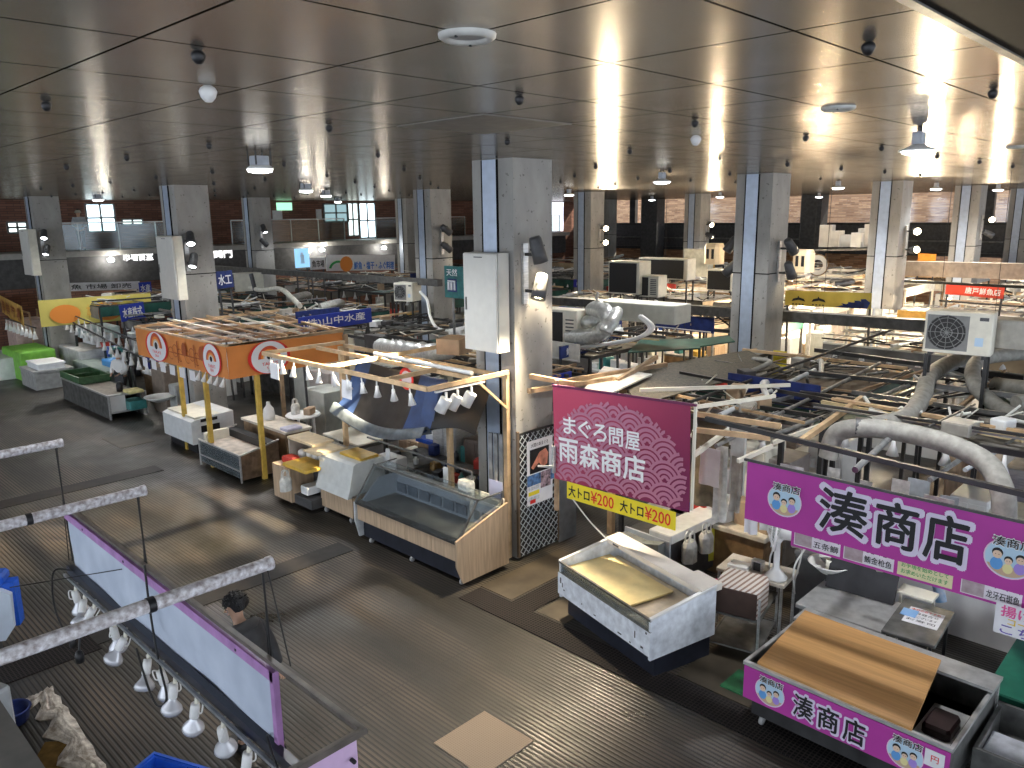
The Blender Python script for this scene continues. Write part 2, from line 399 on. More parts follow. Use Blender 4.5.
# back wall with an upper walkway
struct(MB().box(-14, 41, 0, 50, 41.4, CEIL+.25), 'wall_back', brick_dark)
struct(MB().box(-14, 38.5, 4.36, 46, 41, 4.6), 'floor_upper_walkway', M('pale_concrete_edge', (.42, .41, .38), .7, var=.08))
struct(MB().box(-14, 38.9, 3.1, 46, 39.1, 4.36), 'wall_walkway_underside', dgrey)
struct(MB().box(-14, 39, -.1, 46, 39.05, 3.1), 'wall_under_walkway', brick_dark)
# right-hand far wall: glazed clerestory over a dark gallery
struct(MB().box(50, 2.5, 3.35, 50.3, 43, 5.15), 'wall_right_gallery', dgrey)
struct(MB().box(50, 14.5, 0, 50.3, 43, 3.35), 'wall_right_lower', brick_tan)
struct(MB().box(57, -25, -.3, 57.4, 46, 9), 'wall_outside_brick', brick_tan)
for k, y in enumerate((2.6, 7.2, 11.7, 16.4, 21.2, 26.0, 30.6, 35.4, 40.6)):
    struct(MB().box(49.9, y, 5.15, 50.25, y+.5, CEIL+.2), 'trim_%d' % (k+2), blksteel)
    f = MB().box(50.1, y+.5, 5.15, 50.13, y+4.5, CEIL)
    f.build('window_%d' % (k+1), glass, kind='structure')
struct(MB().box(49.8, 2.5, 5.05, 50.3, 43, 5.2), 'trim_20', blksteel)
struct(MB().box(49.75, 2.5, 4.1, 49.95, 43, 4.18), 'trim_21', dsteel)
struct(MB().box(49.75, 2.5, 3.3, 50.0, 43, 3.5), 'trim_22', blksteel)
lamp('SUN', 'daylight_sun', (60, -10, 20), 2.6, (1, .88, .72), to=(60-12, -10+14, 20-12), size=1)
# white curtain and dark gallery posts in the far corner
ca = atY(551.5, 232, 40.85); cb = atY(563.5, 201, 40.85)
t = thing('window_curtain', 'tall white lit curtain at the far corner, right of the front column', 'curtain', (ca.x, 40.85, 4.62))
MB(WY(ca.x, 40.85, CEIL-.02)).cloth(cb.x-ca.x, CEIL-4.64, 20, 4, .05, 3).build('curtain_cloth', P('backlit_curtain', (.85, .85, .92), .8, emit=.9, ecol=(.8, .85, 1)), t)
MB().bar((ca.x-.1, 40.85, CEIL-.04), (cb.x+.1, 40.85, CEIL-.04), .05).build('curtain_rail', blksteel, t)
for px, wd, y0, nm in ((651, 1.35, 0, 'broad dark clad pillar right of the column with paired glowing lamps'), (812, 1.3, 0, 'broad dark clad pillar right of the column with black speaker lamps')):
    p = atX(px, 225, 48.5)
    o = MB().box(48.2, p.y-wd/2, 0, 49.2, p.y+wd/2, CEIL).build('dark_pillar', dgrey); tag(o, nm, 'pillar')

# upper walkway: doorway, windows, exit sign, railing
def wall_window(n, px0, px1, y0, y1, m):
    a = atY(px0, y1, 41); b = atY(px1, y0, 41)
    T = WY(a.x, 41, a.z); w_ = b.x-a.x; h_ = b.z-a.z
    o = MB(T).box(0, 0, 0, w_, h_, .03).build('window_%d' % n, m, kind='structure')
    f = MB(T)
    for x in (0, w_/2, w_): f.box(x-.04, 0, .03, x+.04, h_, .09)
    for yy in (0, h_/2, h_): f.box(0, yy-.04, .03, w_, yy+.04, .09)
    f.build('window_frame', dsteel, o)
    return o
day = P('daylit_window_pane', (.6, .8, .9), .3, emit=1.5, ecol=(.70, .88, 1))
day2 = P('daylit_window_pane_pale', (.7, .85, .85), .3, emit=.8, ecol=(.8, .95, .95))
wall_window(20, 88, 113, 204, 232, day); wall_window(21, 8, 26, 222, 233, day2); wall_window(22, 122, 142, 219, 225, day2)
wall_window(23, 348, 357, 203, 236, day2)
wall_window(24, 360, 374, 203, 238, day); wall_window(25, 324, 347, 204, 222, P('dim_shop_window', (.1, .2, .25), .3, emit=.25, ecol=(.5, .75, .8)))
def small_sign(name, px, py, Yp, w_, h_, m, label, txt=None, tm=None):
    p = atY(px, py, Yp); T = WY(p.x-w_/2, p.y, p.z-h_/2)
    t = thing(name, label, 'sign', (p.x, p.y, p.z-h_/2))
    MB(T).box(0, 0, 0, w_, h_, .06).build('panel', m, t)
    if txt: text(txt, T, w_*.08, h_*.2, w_*.84, h_*.6, tm, t, z=.065)
small_sign('exit_sign', 284, 206.5, 40.995, .95, .42, P('lit_green_sign', (.3, .8, .5), .5, emit=.5, ecol=(.4, .9, .6)), 'small green exit sign on the brick wall above the walkway railing')
small_sign('notice_board', 277, 215, 40.995, .6, .5, paper, 'small white notice on the upper brick wall, below the green exit sign')
small_sign('notice_board', 318.5, 214, 40.995, .35, .55, paper, 'narrow white notice between brick wall and upper shop window')
for i, (xa, xb) in enumerate(((-8, 8.3), (10.5, 17.3), (19.4, 26.2), (28.4, 35.5), (37, 45))):
    wl = ('beyond the far left column', 'between the two left columns', 'right of the slim far column', 'left of the teal sign', 'hidden beyond the front column')[i]
    t = thing('glass_railing', 'clear glass railing along the upper walkway '+wl, 'railing', (xa, 38.6, 4.6), 'glass railings of the walkway')
    MB().box(xa, 38.58, 4.66, xb, 38.6, 5.78).build('glass_pane', glass_mat('railing_glass', (.78, .84, .82), .08, .1), t)
    MB().bar((xa, 38.6, 5.84), (xb, 38.6, 5.84), .05).build('handrail', steel, t)
    n = int((xb-xa)/1.7)
    for k in range(n+1):
        x = xa+(xb-xa)*k/n; MB().bar((x, 38.62, 4.6), (x, 38.62, 5.84), .045).build('railing_post', steel, t)

# columns on their 9.0 x 12.7 m grid
CN = {}
strip_m = M('blue_grey_channel_cover', (.40, .47, .58), .35, metal=.2, var=.06)
def column(i, j, label, sides=0):
    x, y, s = 9.39+9*i, 9.05+12.7*j, .95
    t = thing('concrete_column', label, 'column', (x+s/2, y+s/2, 0)); t['kind'] = 'structure'
    MB().box(x, y, 0, x+s, y+s, CEIL).build('shaft', conc, t)
    q = MB().box(x-.03, y+.36, 0, x, y+.68, CEIL-.01).build('channel_cover', strip_m, t)
    e = MB(); [e.box(x-.035, yy, 0, x, yy+.02, CEIL-.01) for yy in (y+.335, y+.685)]; e.build('channel_edge', dk, t)
    if (i, j) != (0, 0):
        b = MB(); b.box(x-.015, y-.015, 4.45, x+s+.015, y+s+.015, 4.475); b.build('wire_band', dk, t)
    CN[i, j] = t
cl = {(0, 0): 'big front concrete column with grey cabinet and dark spotlight pair', (0, 1): 'left concrete column with tall grey cabinet and two lit spotlights',
      (0, 2): 'far left concrete column with grey cabinet, by the yellow banner', (1, 0): 'concrete column standing behind the long dark conduit, right of centre',
      (2, 0): 'concrete column behind the yellow flame banner, warm light beside it', (3, 0): 'concrete column behind the red banner at right', (4, 0): 'concrete column at the right edge of the view',
      (1, 1): 'concrete column behind the teal sign, lamps tilted on it', (2, 1): 'concrete column lit warm, just right of the big front column', (3, 1): 'slim concrete column between the dark pillar and grey control box',
      (1, 2): 'slim far column between two stretches of glass railing', (2, 2): 'thin far column just left of the one behind the teal sign', (4, 2): 'grey far column beside the warm lit column', (3, 2): 'far column hidden behind the big front column'}
for (i, j), l in cl.items():
    if (i, j) != (3, 2): column(i, j, l)

def cabinet(T, w_, d, h, label, name='electrical_cabinet'):
    t = thing(name, label, 'cabinet', T.translation)
    MB(T).box(0, .05, 0, w_, d, h).build('body', cream if w_ > .9 else M('pale_grey_cabinet', (.58, .57, .52), .45, var=.03), t)
    dm = M('pale_grey_door', (.62, .61, .56), .42, var=.03)
    dr = MB(T).bbox(.01, 0, .01, w_-.01, .05, h-.01, .012).build('door', dm, t)
    MB(T).box(.06, -.02, h*.42, .09, 0, h*.55).build('handle', dsteel, dr)
    MB(T).box(w_*.35, -.004, h*.955, w_*.6, 0, h*.965).build('nameplate', dgrey, dr)
cabinet(FR(9.05, 9.93, 3.73), .80, .30, 1.64, 'tall pale grey cabinet on the big front column')
cabinet(FR(9.06, 22.5, 3.80), 1.05, .29, 1.72, 'tall pale grey cabinet on the left concrete column')
cabinet(FR(9.04, 35.35, 3.90), 1.05, .31, 1.75, 'tall pale grey cabinet on the far left column')

def spot_head(T, lit, light=True, aim=None, e=SPOT_W, col=(1, .83, .58), parent=None, shell=dgrey, ang=74):
    """one projector head: T has -Z as beam direction"""
    m_ = MB(T).lathe([(.0, .30), (.085, .30), (.105, .26), (.12, .02), (.125, -.13), (.112, -.13), (.11, -.08), (.0, -.08)], n=18).build('spot_head', shell, parent)
    MB(T).disc((0, 0), .108, z=-.085).build('lens', lit, m_)
    MB(T).bar((0, .13, .12), (0, -.13, .12), .03).build('yoke', blksteel, m_)
    if light:
        p = T @ Vector((0, 0, -.16)); q = T @ Vector((0, 0, -1))
        lamp('SPOT', 'spot_beam', p, e, col, to=q, size=.05 if ang < 40 else .10, angle=ang, parent=parent)
def dirT(p, d):
    d = Vector(d).normalized(); z = -d; x = Vector((0, 0, 1)).cross(z)
    x = x.normalized() if x.length > .01 else Vector((1, 0, 0)); y = z.cross(x)
    return Matrix(((x.x, y.x, z.x, p[0]), (x.y, y.y, z.y, p[1]), (x.z, y.z, z.z, p[2]), (0, 0, 0, 1)))
def spot_pair(p, face, dirs, label, lit=bulbw, light=True, e=SPOT_W, shell=dgrey, col=(1, .83, .58), ang=(74, 74)):
    """face '-y' (camera's right face) or '-x'"""
    p = Vector(p); out = Vector((0, -1, 0)) if face == '-y' else Vector((0, 1, 0)); sd = Vector((1, 0, 0)) if face == '-y' else Vector((0, -1, 0))
    t = thing('column_spotlight', label, 'spotlight', p)
    b = MB(); b.bar(p+out*.03-Vector((0, 0, .5)), p+out*.03+Vector((0, 0, .5)), .12, .05); b.build('mounting_rail', steel, t)
    for k, d in enumerate(dirs):
        z = .32 if k == 0 else -.28
        a = p+Vector((0, 0, z))+out*.05; c = a+out*.22
        MB().bar(a, c, .05).build('arm', blksteel, t)
        spot_head(dirT(c+out*.08, d), lit, light, parent=t, e=e*(1 if ang[0] > 40 else (1, .3)[k]), shell=shell, col=col, ang=ang[k])
spot_pair((9.62, 9.05, 5.02), '-y', [(.25, -.12, -1), (-.42, -.1, -1)], 'pair of dark lit spotlights on the right face of the big front column')
spot_pair((9.55, 21.75, 5.06), '-y', [(-.3, -.7, -.8), (-.5, -.5, -1)], 'pair of glowing spotlights on the left concrete column with cabinet', e=110, lit=bulb, col=(1, .95, .88))
spot_pair((9.55, 34.45, 5.06), '-y', [(-.3, -.7, -.8), (-.5, -.5, -1)], 'pair of glowing spotlights on the far left column', e=110, lit=bulb, col=(1, .95, .88))
spot_pair((18.75, 34.45, 5.06), '-y', [(0, -.6, -1), (.8, -.2, -.8)], 'pair of white spotlights on the slim column between railings', lit=bulb, light=False)
spot_pair((18.85, 21.75, 5.1), '-y', [(1, -.3, -.8), (1, -.3, -.8)], 'pair of dark tilted spotlights behind the teal sign', light=False)
spot_pair((28.0, 21.75, 5.0), '-y', [(-.9, -.9, -.1), (-.9, -.9, -.1)], 'pair of glaring warm lamps on the column right of centre')
spot_pair((18.9, 9.05, 4.75), '-y', [(1, -.2, -1), (.5, -.1, -1)], 'pair of black spotlights aimed right on the column behind the conduit', light=False)
spot_pair((18.8, 10.0, 4.75), '+y', [(-.4, .5, -1), (-.2, .9, -1)], 'pair of black spotlights on the left side of that conduit column', light=False)
spot_pair((28.0, 9.05, 4.95), '-y', [(-1, -.5, -.1), (-.6, -.6, .1)], 'glaring warm lamps on the column behind the yellow flame banner')
spot_pair((36.9, 21.75, 5.0), '-y', [(-.8, -.8, -.3), (.2, -1, -.6)], 'warm lit lamp pair on the slim column beside the conduit column')
spot_pair((37.0, 9.05, 5.2), '-y', [(-1, -.4, -.1), (.4, -.6, -.4)], 'glaring warm lamp pair on the column behind the red banner')

spot_pair((9.9, 10.0, 5.0), '+y', [(-3.9, 4.6, -4.9), (-4.4, 1.6, -4.7)], 'lamp pair on the hidden left side of the big front column', e=4200, ang=(34, 22))
# ceiling fittings
def pendant(x, y, kind, label, grp=None, e=LAMP_W):
    t = thing('ceiling_light', label, 'ceiling light', (x, y, CEIL-.25), grp)
    T = Tr(x, y, CEIL) @ Matrix.Scale(.55, 4)
    if kind == 'box':
        g = MB(T); [g.bar((a, b, 0), (a, b, -.34), .03) for a in (-.2, .2) for b in (-.2, .2)]; g.build('bracket', blksteel, t)
        MB(T).bbox(-.19, -.17, -.36, .19, .17, -.12, .03).build('housing', M('blue_grey_housing', (.42, .45, .50), .4), t)
        MB(T @ Matrix.Translation((0, 0, -.44))).lathe([(0, .09), (.25, .09), (.34, .03), (.34, 0), (.32, 0), (.31, .01)], n=8).build('reflector', white, t)
        MB(T).lathe([(.31, -.435), (.29, -.50), (.16, -.53), (0, -.54)], n=16).build('lens', bulb, t)
    else:
        g = MB(T); g.bar((-.09, 0, 0), (-.09, 0, -.26), .04); g.bar((.09, 0, 0), (.09, 0, -.26), .04); g.build('bracket', blksteel, t)
        MB(T).bbox(-.13, -.11, -.32, .13, .11, -.08, .03).build('housing', M('blue_grey_housing', (.42, .45, .50), .4), t)
        MB(T @ Matrix.Translation((0, 0, -.46))).lathe([(0, .14), (.12, .14), (.2, .09), (.36, .03), (.37, 0), (.35, 0), (.33, .01)], n=24).build('reflector', white, t)
        MB(T).lathe([(.31, -.455), (.29, -.50), (.16, -.53), (0, -.54)], n=24).build('lens', bulb, t)
    lamp('SPOT', 'ceiling_beam', (x, y, CEIL-.32), e, (.95, .97, 1), to=(x, y, 0), size=.18, angle=150, parent=t)
pl = [(3.95, 7.16, 'box', 'nearest square ceiling light, glowing, left of the front column'), (7.46, 12.05, 'box', 'second glowing square ceiling light of the row left of the front column'),
      (9.8, 15.9, 'box', 'third square ceiling light of the row left of the front column'), (13.2, 20.6, 'box', 'fourth and smallest square ceiling light left of the front column'),
      (6.39, 18.66, 'box', 'glowing square ceiling light between the two left columns'), (7.19, 2.29, 'round', 'large round ceiling light near the dark soffit at right'),
      (10.89, 7.22, 'round', 'round ceiling light just right of the big front column'), (15.34, 12.87, 'round', 'small round ceiling light hugging the front column edge'),
      (19.6, 11.15, 'round', 'small round ceiling light left of the conduit column'), (17.99, 7.32, 'round', 'small round ceiling light right of the conduit column'),
      (26.98, 11.6, 'round', 'tiny round ceiling light above the dark pillar at right'), (22.38, 6.6, 'round', 'small round ceiling light between the two right columns'),
      (24.2, 16.5, 'round', 'tiny round ceiling light above the left dark pillar'), (30.5, 7.2, 'round', 'tiny round ceiling light beyond the red banner')]
for a, q in zip(pl, ((260, 170), (306, 191), (326, 196), (338, 202), (98, 200), (918, 151), (662, 182), (569, 195), (720, 197), (838, 188), (819, 197), (936, 189), (652, 200), (998, 190))):
    q = atz(*q, CEIL-.25); pendant(q.x, q.y, *a[2:])
def ceil_ring(x, y, label):
    t = thing('ceiling_vent', label, 'ceiling vent', (x, y, CEIL-.06))
    MB(Tr(x, y, CEIL)).lathe([(.09, 0), (.093, -.018), (.122, -.032), (.143, -.018), (.146, 0)], n=32).build('ring', M('vent_enamel', (.62, .62, .58), .4), t)
    MB(Tr(x, y, CEIL-.012)).disc((0, 0), .093, 28).build('diffuser', grey, t)
    for a in (40, 200): MB(Tr(x+.12*math.cos(R(a)), y+.12*math.sin(R(a)), CEIL-.037)).lathe([(0, 0), (.008, 0), (.008, .01)], n=8).build('screw', blksteel, t)
ceil_ring(2.87, 3.07, 'large white ring vent in the ceiling above the front column')
ceil_ring(7.21, 2.98, 'flat white ring vent in the ceiling left of the large round light')
ceil_ring(13.82, 3.03, 'thin white ring vent in the ceiling near the right edge')
tm_ = M('trapdoor_metal', (.15, .14, .125), .6, metal=.2, var=.1)
q = MB().box(5.13, 5.30, CEIL-.012, 6.36, 6.55, CEIL+.01); solo(q, 'ceiling_hatch', tm_, 'dull grey square hatch panel in the ceiling before the front column', 'hatch')
def dome(x, y, s, m_, label, grp):
    o = MB(Tr(x, y, CEIL)).lathe([(0, -.14*s), (.03*s, -.135*s), (.06*s, -.10*s), (.075*s, -.05*s), (.06*s, -.02*s), (.03*s, 0)], n=12).build('ceiling_detector', m_)
    tag(o, label, 'detector', grp); o.location = (0, 0, 0)
n = 0
for i in range(9):
    for j in range(13):
        x = 2.07+2.5*i; y = 1.75+2.575*j
        if (x*.2 > y) or (x, y) == (0, 0) or x*3.4 < y-1: continue
        near = math.hypot(x, y)
        dome(x, y, .52 if near < 14 else .6, black, 'small black detector on the brushed ceiling, one of a regular grid', 'black ceiling detectors'); n += 1
dome(2.63, 5.4, .8, white, 'white dome detector on the ceiling beside a black one, upper left', None)
dome(8.5, 5.18, .85, white, 'white dome detector on the ceiling right of the front column', None)
# floor fittings
def grate(x0, y0, x1, y1, label, m_=grate_m):
    MB_ = MB().box(x0, y0, -.02, x1, y1, .012); o = MB_.build('drain_grate', m_); tag(o, label, 'drain grate')
grate(7.68, 1.0, 8.16, 8.72, 'long dark grating in the floor in front of white and purple cases')
grate(8.16, 7.55, 9.3, 8.0, 'short dark grating crossing the lane beside the white freezer')
grate(-3, 11.35, 3.2, 11.95, 'dark open grating at lower left under the hanging lamps')
grate(3.2, 11.5, 7.6, 12.0, 'dark drain strip crossing the aisle behind the walking person', M('closed_drain_cover', (.016, .013, .011), .6, var=.3))
grate(-3, 18.85, 7.2, 19.4, 'dark drain strip crossing the aisle by the pale steel cases', M('closed_drain_cover', (.035, .028, .022)))
o = MB().box(5.1, 5.48, -.02, 5.92, 6.3, .014).build('floor_plate', plate_m); tag(o, 'square beige perforated plate in the aisle floor, bottom centre', 'floor plate')
pm = M('brown_floor_sheet', (.075, .058, .038), .5, var=.25, scale=2)
for (x0, y0, x1, y1, l) in ((8.2, 8.05, 10.2, 8.75, 'brown floor sheet in the lane beside the lattice panel'), (8.2, 6.95, 9.3, 7.5, 'brown floor sheet in front of the white freezer corner'),
                            (8.2, 3.95, 9.9, 5.0, 'brown wet floor sheet between white freezer and purple case'), (7.2, 21.6, 8.1, 23.0, 'brown floor sheet left of the pale steel cases')):
    o = MB().box(x0, y0, -.02, x1, y1, .01).build('floor_sheet', pm); tag(o, l, 'floor sheet')
o = MB().box(8.35, 4.05, .01, 8.85, 4.45, .03).build('door_mat', M('green_mat', (.02, .14, .05), .8, var=.3)); tag(o, 'small green mat on the floor left of the purple case', 'mat')
# ============================================================ FRONT ROW, RIGHT OF THE LANE
def emblem(T, cx, cy, r, parent, z=.004):
    k = r
    MB(T).disc((cx, cy), r*1.06, 28, z, ry=r*1.0).build('emblem_rim', P('pale_pink_ink', (.85, .6, .75), .6), parent)
    MB(T).disc((cx, cy), r, 28, z+.002, ry=r*.94).build('emblem_ground', P('pale_blue_ink', (.50, .68, .82), .6), parent)
    MB(T).disc((cx, cy), r*.98, 20, z+.004, ry=r*.9, a0=205, a1=335).build('emblem_table', P('tan_ink', (.60, .42, .28), .6), parent)
    f = MB(T); h = MB(T); sk = P('face_ink', (.80, .58, .42), .6)
    for dx, dy, s, c in ((-.48, .12, 1, 'blue_shirt_ink'), (0, -.12, .8, 'yellow_shirt_ink'), (.48, .05, .9, 'lilac_shirt_ink')):
        cc = {'blue_shirt_ink': (.12, .35, .72), 'yellow_shirt_ink': (.80, .72, .35), 'lilac_shirt_ink': (.38, .26, .70)}[c]
        MB(T).disc((cx+dx*k, cy+(dy-.46*s)*k), .27*k*s, 14, z+.006, ry=.32*k*s).build('emblem_figure', P(c, cc, .6), parent)
        h.disc((cx+dx*k, cy+(dy+.10*s)*k), .235*k*s, 14, z+.007); f.disc((cx+dx*k, cy+dy*k), .20*k*s, 14, z+.009)
        for e in (-.07, .07): h.disc((cx+(dx+e*s)*k, cy+(dy+.02)*k), .022*k, 6, z+.011)
    h.build('emblem_hair', ink, parent); f.build('emblem_face', sk, parent)
    text('湊商店', T, cx-r*.75, cy+r*.55, r*1.7, r*.52, winkp, parent, bold=.09, z=z+.008)
    text('湊商店', T, cx-r*.72, cy+r*.58, r*1.64, r*.46, ink, parent, bold=.03, z=z+.012)
def halo_text(chars, T, parent, bold=.045):
    for ch, x, y, w_, h_ in chars:
        text(ch, T, x-w_*.07, y-h_*.07, w_*1.14, h_*1.14, P('pale_lilac_ink', (.74, .66, .82), .6), parent, bold=.11, z=.004)
        text(ch, T, x, y, w_, h_, ink, parent, bold=bold, z=.010)
# the big magenta banner 湊商店
T = WX(8.6, 4.36, 2.26)
t = thing('shop_banner', 'wide magenta banner with big black characters hanging above the purple case', 'banner', (8.6, 2.4, 2.26))
MB(T).cloth(4.1, .755, 40, 5, .004, 4, t=.006) if 0 else None
c = MB(WX(8.6, 4.36, 3.015)); c.cloth(4.1, .755, 40, 6, .0025, 4); c.build('banner_cloth', purple, t)
MB().bar((8.6, 4.40, 3.02), (8.6, .25, 3.0), .03).build('hem_rod', dgrey, t)
T = WX(8.592, 4.36, 2.26)
def lx(px, py, X0=8.6, Y0=4.36): return Y0-atX(px, py, X0).y
halo_text([('湊', lx(820, 515), .15, lx(868, 515)-lx(820, 515), .50), ('商', lx(876, 525), .15, lx(918, 525)-lx(876, 525), .50), ('店', lx(925, 540), .14, lx(968, 540)-lx(925, 540), .50)], T, t)
emblem(T, lx(785, 497), .36, .20, t); emblem(T, lx(1009, 560), .34, .21, t)
# black pole above it
o = MB().bar((9.2, 5.3, 3.26), (9.0, .6, 3.12), .06); solo(o, 'black_pole', blksteel, 'long black pole running just above the wide magenta banner', 'pole')
# menu strip under it
T = WX(8.85, 3.84, 2.0)
t = thing('menu_banner', 'narrow magenta strip of fish photo menu cards under the magenta banner', 'banner', (8.85, 2.2, 2.0))
MB(T).box(-.02, -.03, -.01, 3.7, .30, 0).build('strip_cloth', purple, t)
cards = [(.02, '뱃방어', '五条鰤', 0), (.62, '생참치 참치', '鮪金枪鱼', 0), (1.22, 'しております', '', 1), (1.86, '쟈바리', '龙牙石斑鱼', 0), (2.50, '고이시즈 연어', '烤奶酪三文鱼', 0)]
for i, (x, a, b_, yel) in enumerate(cards):
    cd = MB(T).box(x, .0, 0, x+.56, .27, .006).build('menu_card', yellow if yel else paper, t)
    if yel:
        for r_, s in enumerate(('しております', 'お手頃を始めとして', 'お求めいただけます')): text(s, T, x+.04, .18-.075*r_, .48, .055, greenink if r_ else redink, cd, z=.01)
        cd.active_material = M('pale_yellow_card', (.80, .78, .45), .5, var=.03)
    else:
        MB(T).box(x+.01, .01, .006, x+.22, .26, .008).build('fish_photo', M('fish_photo_print', (.25, .20, .20), .4, var=.45, scale=12, var2=(.5, .45, .45)), cd)
        text(a, T, x+.24, .15, .30, .085, ink, cd, z=.01); text(b_, T, x+.24, .03, .30, .085, ink, cd, z=.01)
T = WX(8.75, 1.62, 1.72)
t = thing('paper_sign', 'handwritten white paper sign pointing to fried food at the right edge', 'sign', (8.75, 1.3, 1.7))
MB(T).box(0, 0, 0, .75, .34, .005).build('sheet', paper, t)
text('揚げ物', T, .05, .20, .42, .12, pinkink, t, bold=.05, z=.008); text('コーナー', T, .12, .12, .36, .07, P('yellow_ink', (.8, .55, .02), .6), t, bold=.04, z=.008)
text('こちら!!', T, .06, .015, .55, .10, P('violet_ink', (.15, .10, .42), .6), t, bold=.03, z=.008)

# purple skirted display case 
w_, d, zt = 2.2, 1.55, .86
T = FR(7.82, 3.85, 0, -1.3)
t = thing('display_case', 'steel display case with magenta skirt and wooden board, bottom right', 'display case', T.translation)
b = MB(T); b.box(.05, .1, .16, w_-.05, d-.05, .46).build('base', blksteel, t)
b = MB(T); b.box(0, 0, .42, w_, .03, zt-.03); b.box(0, .03, .42, .03, d, zt); b.box(w_-.03, .03, .42, w_, d, zt); b.box(0, d-.03, .42, w_, d, zt+.04); b.box(.03, .03, .42, w_-.03, d-.03, .46); b.build('tub', dsteel, t)
b = MB(T); b.box(-.02, -.03, zt-.03, w_+.02, .02, zt+.01); b.box(-.02, .02, zt-.03, .02, d, zt+.012); b.box(w_-.02, .02, zt-.03, w_+.02, d, zt+.012); b.build('rim', steel, t)
b = MB(T); b.box(-.02, d-.34, zt+.04, w_+.04, d+.02, zt+.075); b.box(-.02, d-.02, .4, w_+.02, d+.02, zt+.04); b.build('rear_ledge', steel, t)
MB(T).box(1.72, .1, .56, w_-.05, d-.45, .60).build('steel_tray', steel, t)
MB(T).box(0, -.035, .42, w_, -.012, zt-.035).build('skirt', purple, t)
Ts = T @ Matrix(((1, 0, 0, 0), (0, 0, -1, -.036), (0, 1, 0, .42), (0, 0, 0, 1)))
sk_ = t.children[-1]
emblem(Ts, .33, .20, .17, sk_); emblem(Ts, 1.80, .19, .17, sk_)
halo_text([('湊', .62, .07, .22, .27), ('商', .90, .06, .22, .27), ('店', 1.18, .05, .22, .27)], Ts, sk_, .04)
MB(Ts).box(1.98, .18, .004, 2.16, .36, .008).build('price_tag', paper, sk_); text('円', Ts, 2.04, .24, .07, .07, redink, sk_, z=.012)
for x, y in ((.15, .18), (w_-.15, .18), (.15, d-.2), (w_-.15, d-.2)): MB(T).lathe([(0, -.02), (.055, -.02), (.06, 0), (.055, .02), (0, .02)], c=(x, y, .07), n=12, axis='X').bar((x, y, .1), (x, y, .18), .03).build('caster', grey, t)
b = MB(T); p4 = [(.13, .02, .90), (1.83, -.01, .90), (1.70, 1.23, 1.06), (.10, 1.26, 1.06)]
b.hexa([(p[0], p[1], p[2]-.03) for p in p4]+p4)
solo(b, 'wooden_board', board_m, 'large golden wooden board laid slanting over the magenta skirted case', 'board')
b = MB(T).bbox(1.78, .45, .60, 2.06, .85, .72, .04); solo(b, 'folded_bag', M('dark_maroon_leather', (.045, .02, .02), .4, var=.2), 'dark maroon folded bag lying inside the purple case', 'bag')

# stainless counter behind the case, table with papers, basin, etc.
T = FR(9.55, 4.05, 0)
t = thing('steel_counter', 'long stainless counter directly behind the magenta skirted case', 'counter', T.translation)
MB(T).bbox(0, 0, .80, 1.15, .95, .86, .01).build('counter_top', steel, t)
for x in (.04, 1.08):
    for y in (.05, .88): MB(T).box(x, y, 0, x+.04, y+.04, .80).build('leg', dsteel, t)
MB(T).box(.05, .05, .2, 1.1, .9, .23).build('shelf', dsteel, t)
b = MB(T); b.hexa([(.10, .72, .87), (.98, .78, .87), (.98, .84, .87), (.10, .78, .87), (.10, .86, 1.28), (.98, .92, 1.28), (.98, .96, 1.28), (.10, .90, 1.28)])
solo(b, 'black_screen_board', M('dark_slate_board', (.02, .02, .022), .5, var=.2), 'flat dark board propped upright on the stainless counter', 'board')
b = MB(T).bbox(.95, .95, .98, 1.4, 1.25, 1.01, .01); b.bar((1.0, 1.0, 0), (1.0, 1.0, .98), .03).bar((1.35, 1.2, 0), (1.35, 1.2, .98), .03)
solo(b, 'cutting_board_stand', cream, 'cream cutting board sticking out behind the dark propped board', 'cutting board')
T = FR(9.40, 2.85, 0, 4)
t = thing('folding_table', 'dark steel table with papers on it, right of the stainless counter', 'table', T.translation)
MB(T).bbox(-.05, 0, .93, .55, 1.05, .97, .01).build('table_top', dsteel, t)
for x in (0, .47):
    for y in (.05, .95): MB(T).box(x, y, 0, x+.035, y+.035, .93).build('leg', blksteel, t)
t = thing('paper_notice', 'white printed sheet lying on the dark steel table', 'paper', T @ Vector((.1, .3, .97)))
MB(T).box(.08, .40, .971, .48, .85, .976).build('sheet', paper, t)
Tf = T @ Matrix(((1, 0, 0, .08), (0, 1, 0, .40), (0, 0, 1, .977), (0, 0, 0, 1)))
for k, s in enumerate(('本日のおすすめ', '刺身盛合せ', '各種ございます', 'お寿司')): text(s, Tf, .03, .36-.1*k, .33, .06, redink if k == 0 else ink, t, z=.003)
b = MB(T).box(.02, .55, .978, .2, .75, .984); solo(b, 'blue_card', P('light_blue_card', (.2, .4, .7)), 'small light blue card on the papers of the steel table', 'card')
p = atz(830, 562, 1.15)
t = thing('hand_basin', 'white oval basin behind the dark propped board', 'basin', (p.x, p.y, 0))
MB(Tr(p.x, p.y, 1.0)).lathe([(0, .0), (.12, .0), (.27, .13), (.30, .15), (.27, .15), (.10, .03), (0, .03)], n=20).build('bowl', ceramic, t)
MB().bar((p.x, p.y, 0), (p.x, p.y, 1.0), .07).build('pedestal', dgrey, t)
b = MB(Tr(p.x-.05, p.y-.02, 1.05)).lathe([(0, 0), (.05, 0), (.055, .16), (.045, .16), (0, .14)], n=14); solo(b, 'cup', cream, 'cream cup standing in the white oval basin', 'cup')
p = atz(857, 540, 1.4)
t = thing('desk_lamp', 'small white lamp on a bent stem over the stainless counter', 'lamp', (p.x, p.y, .86))
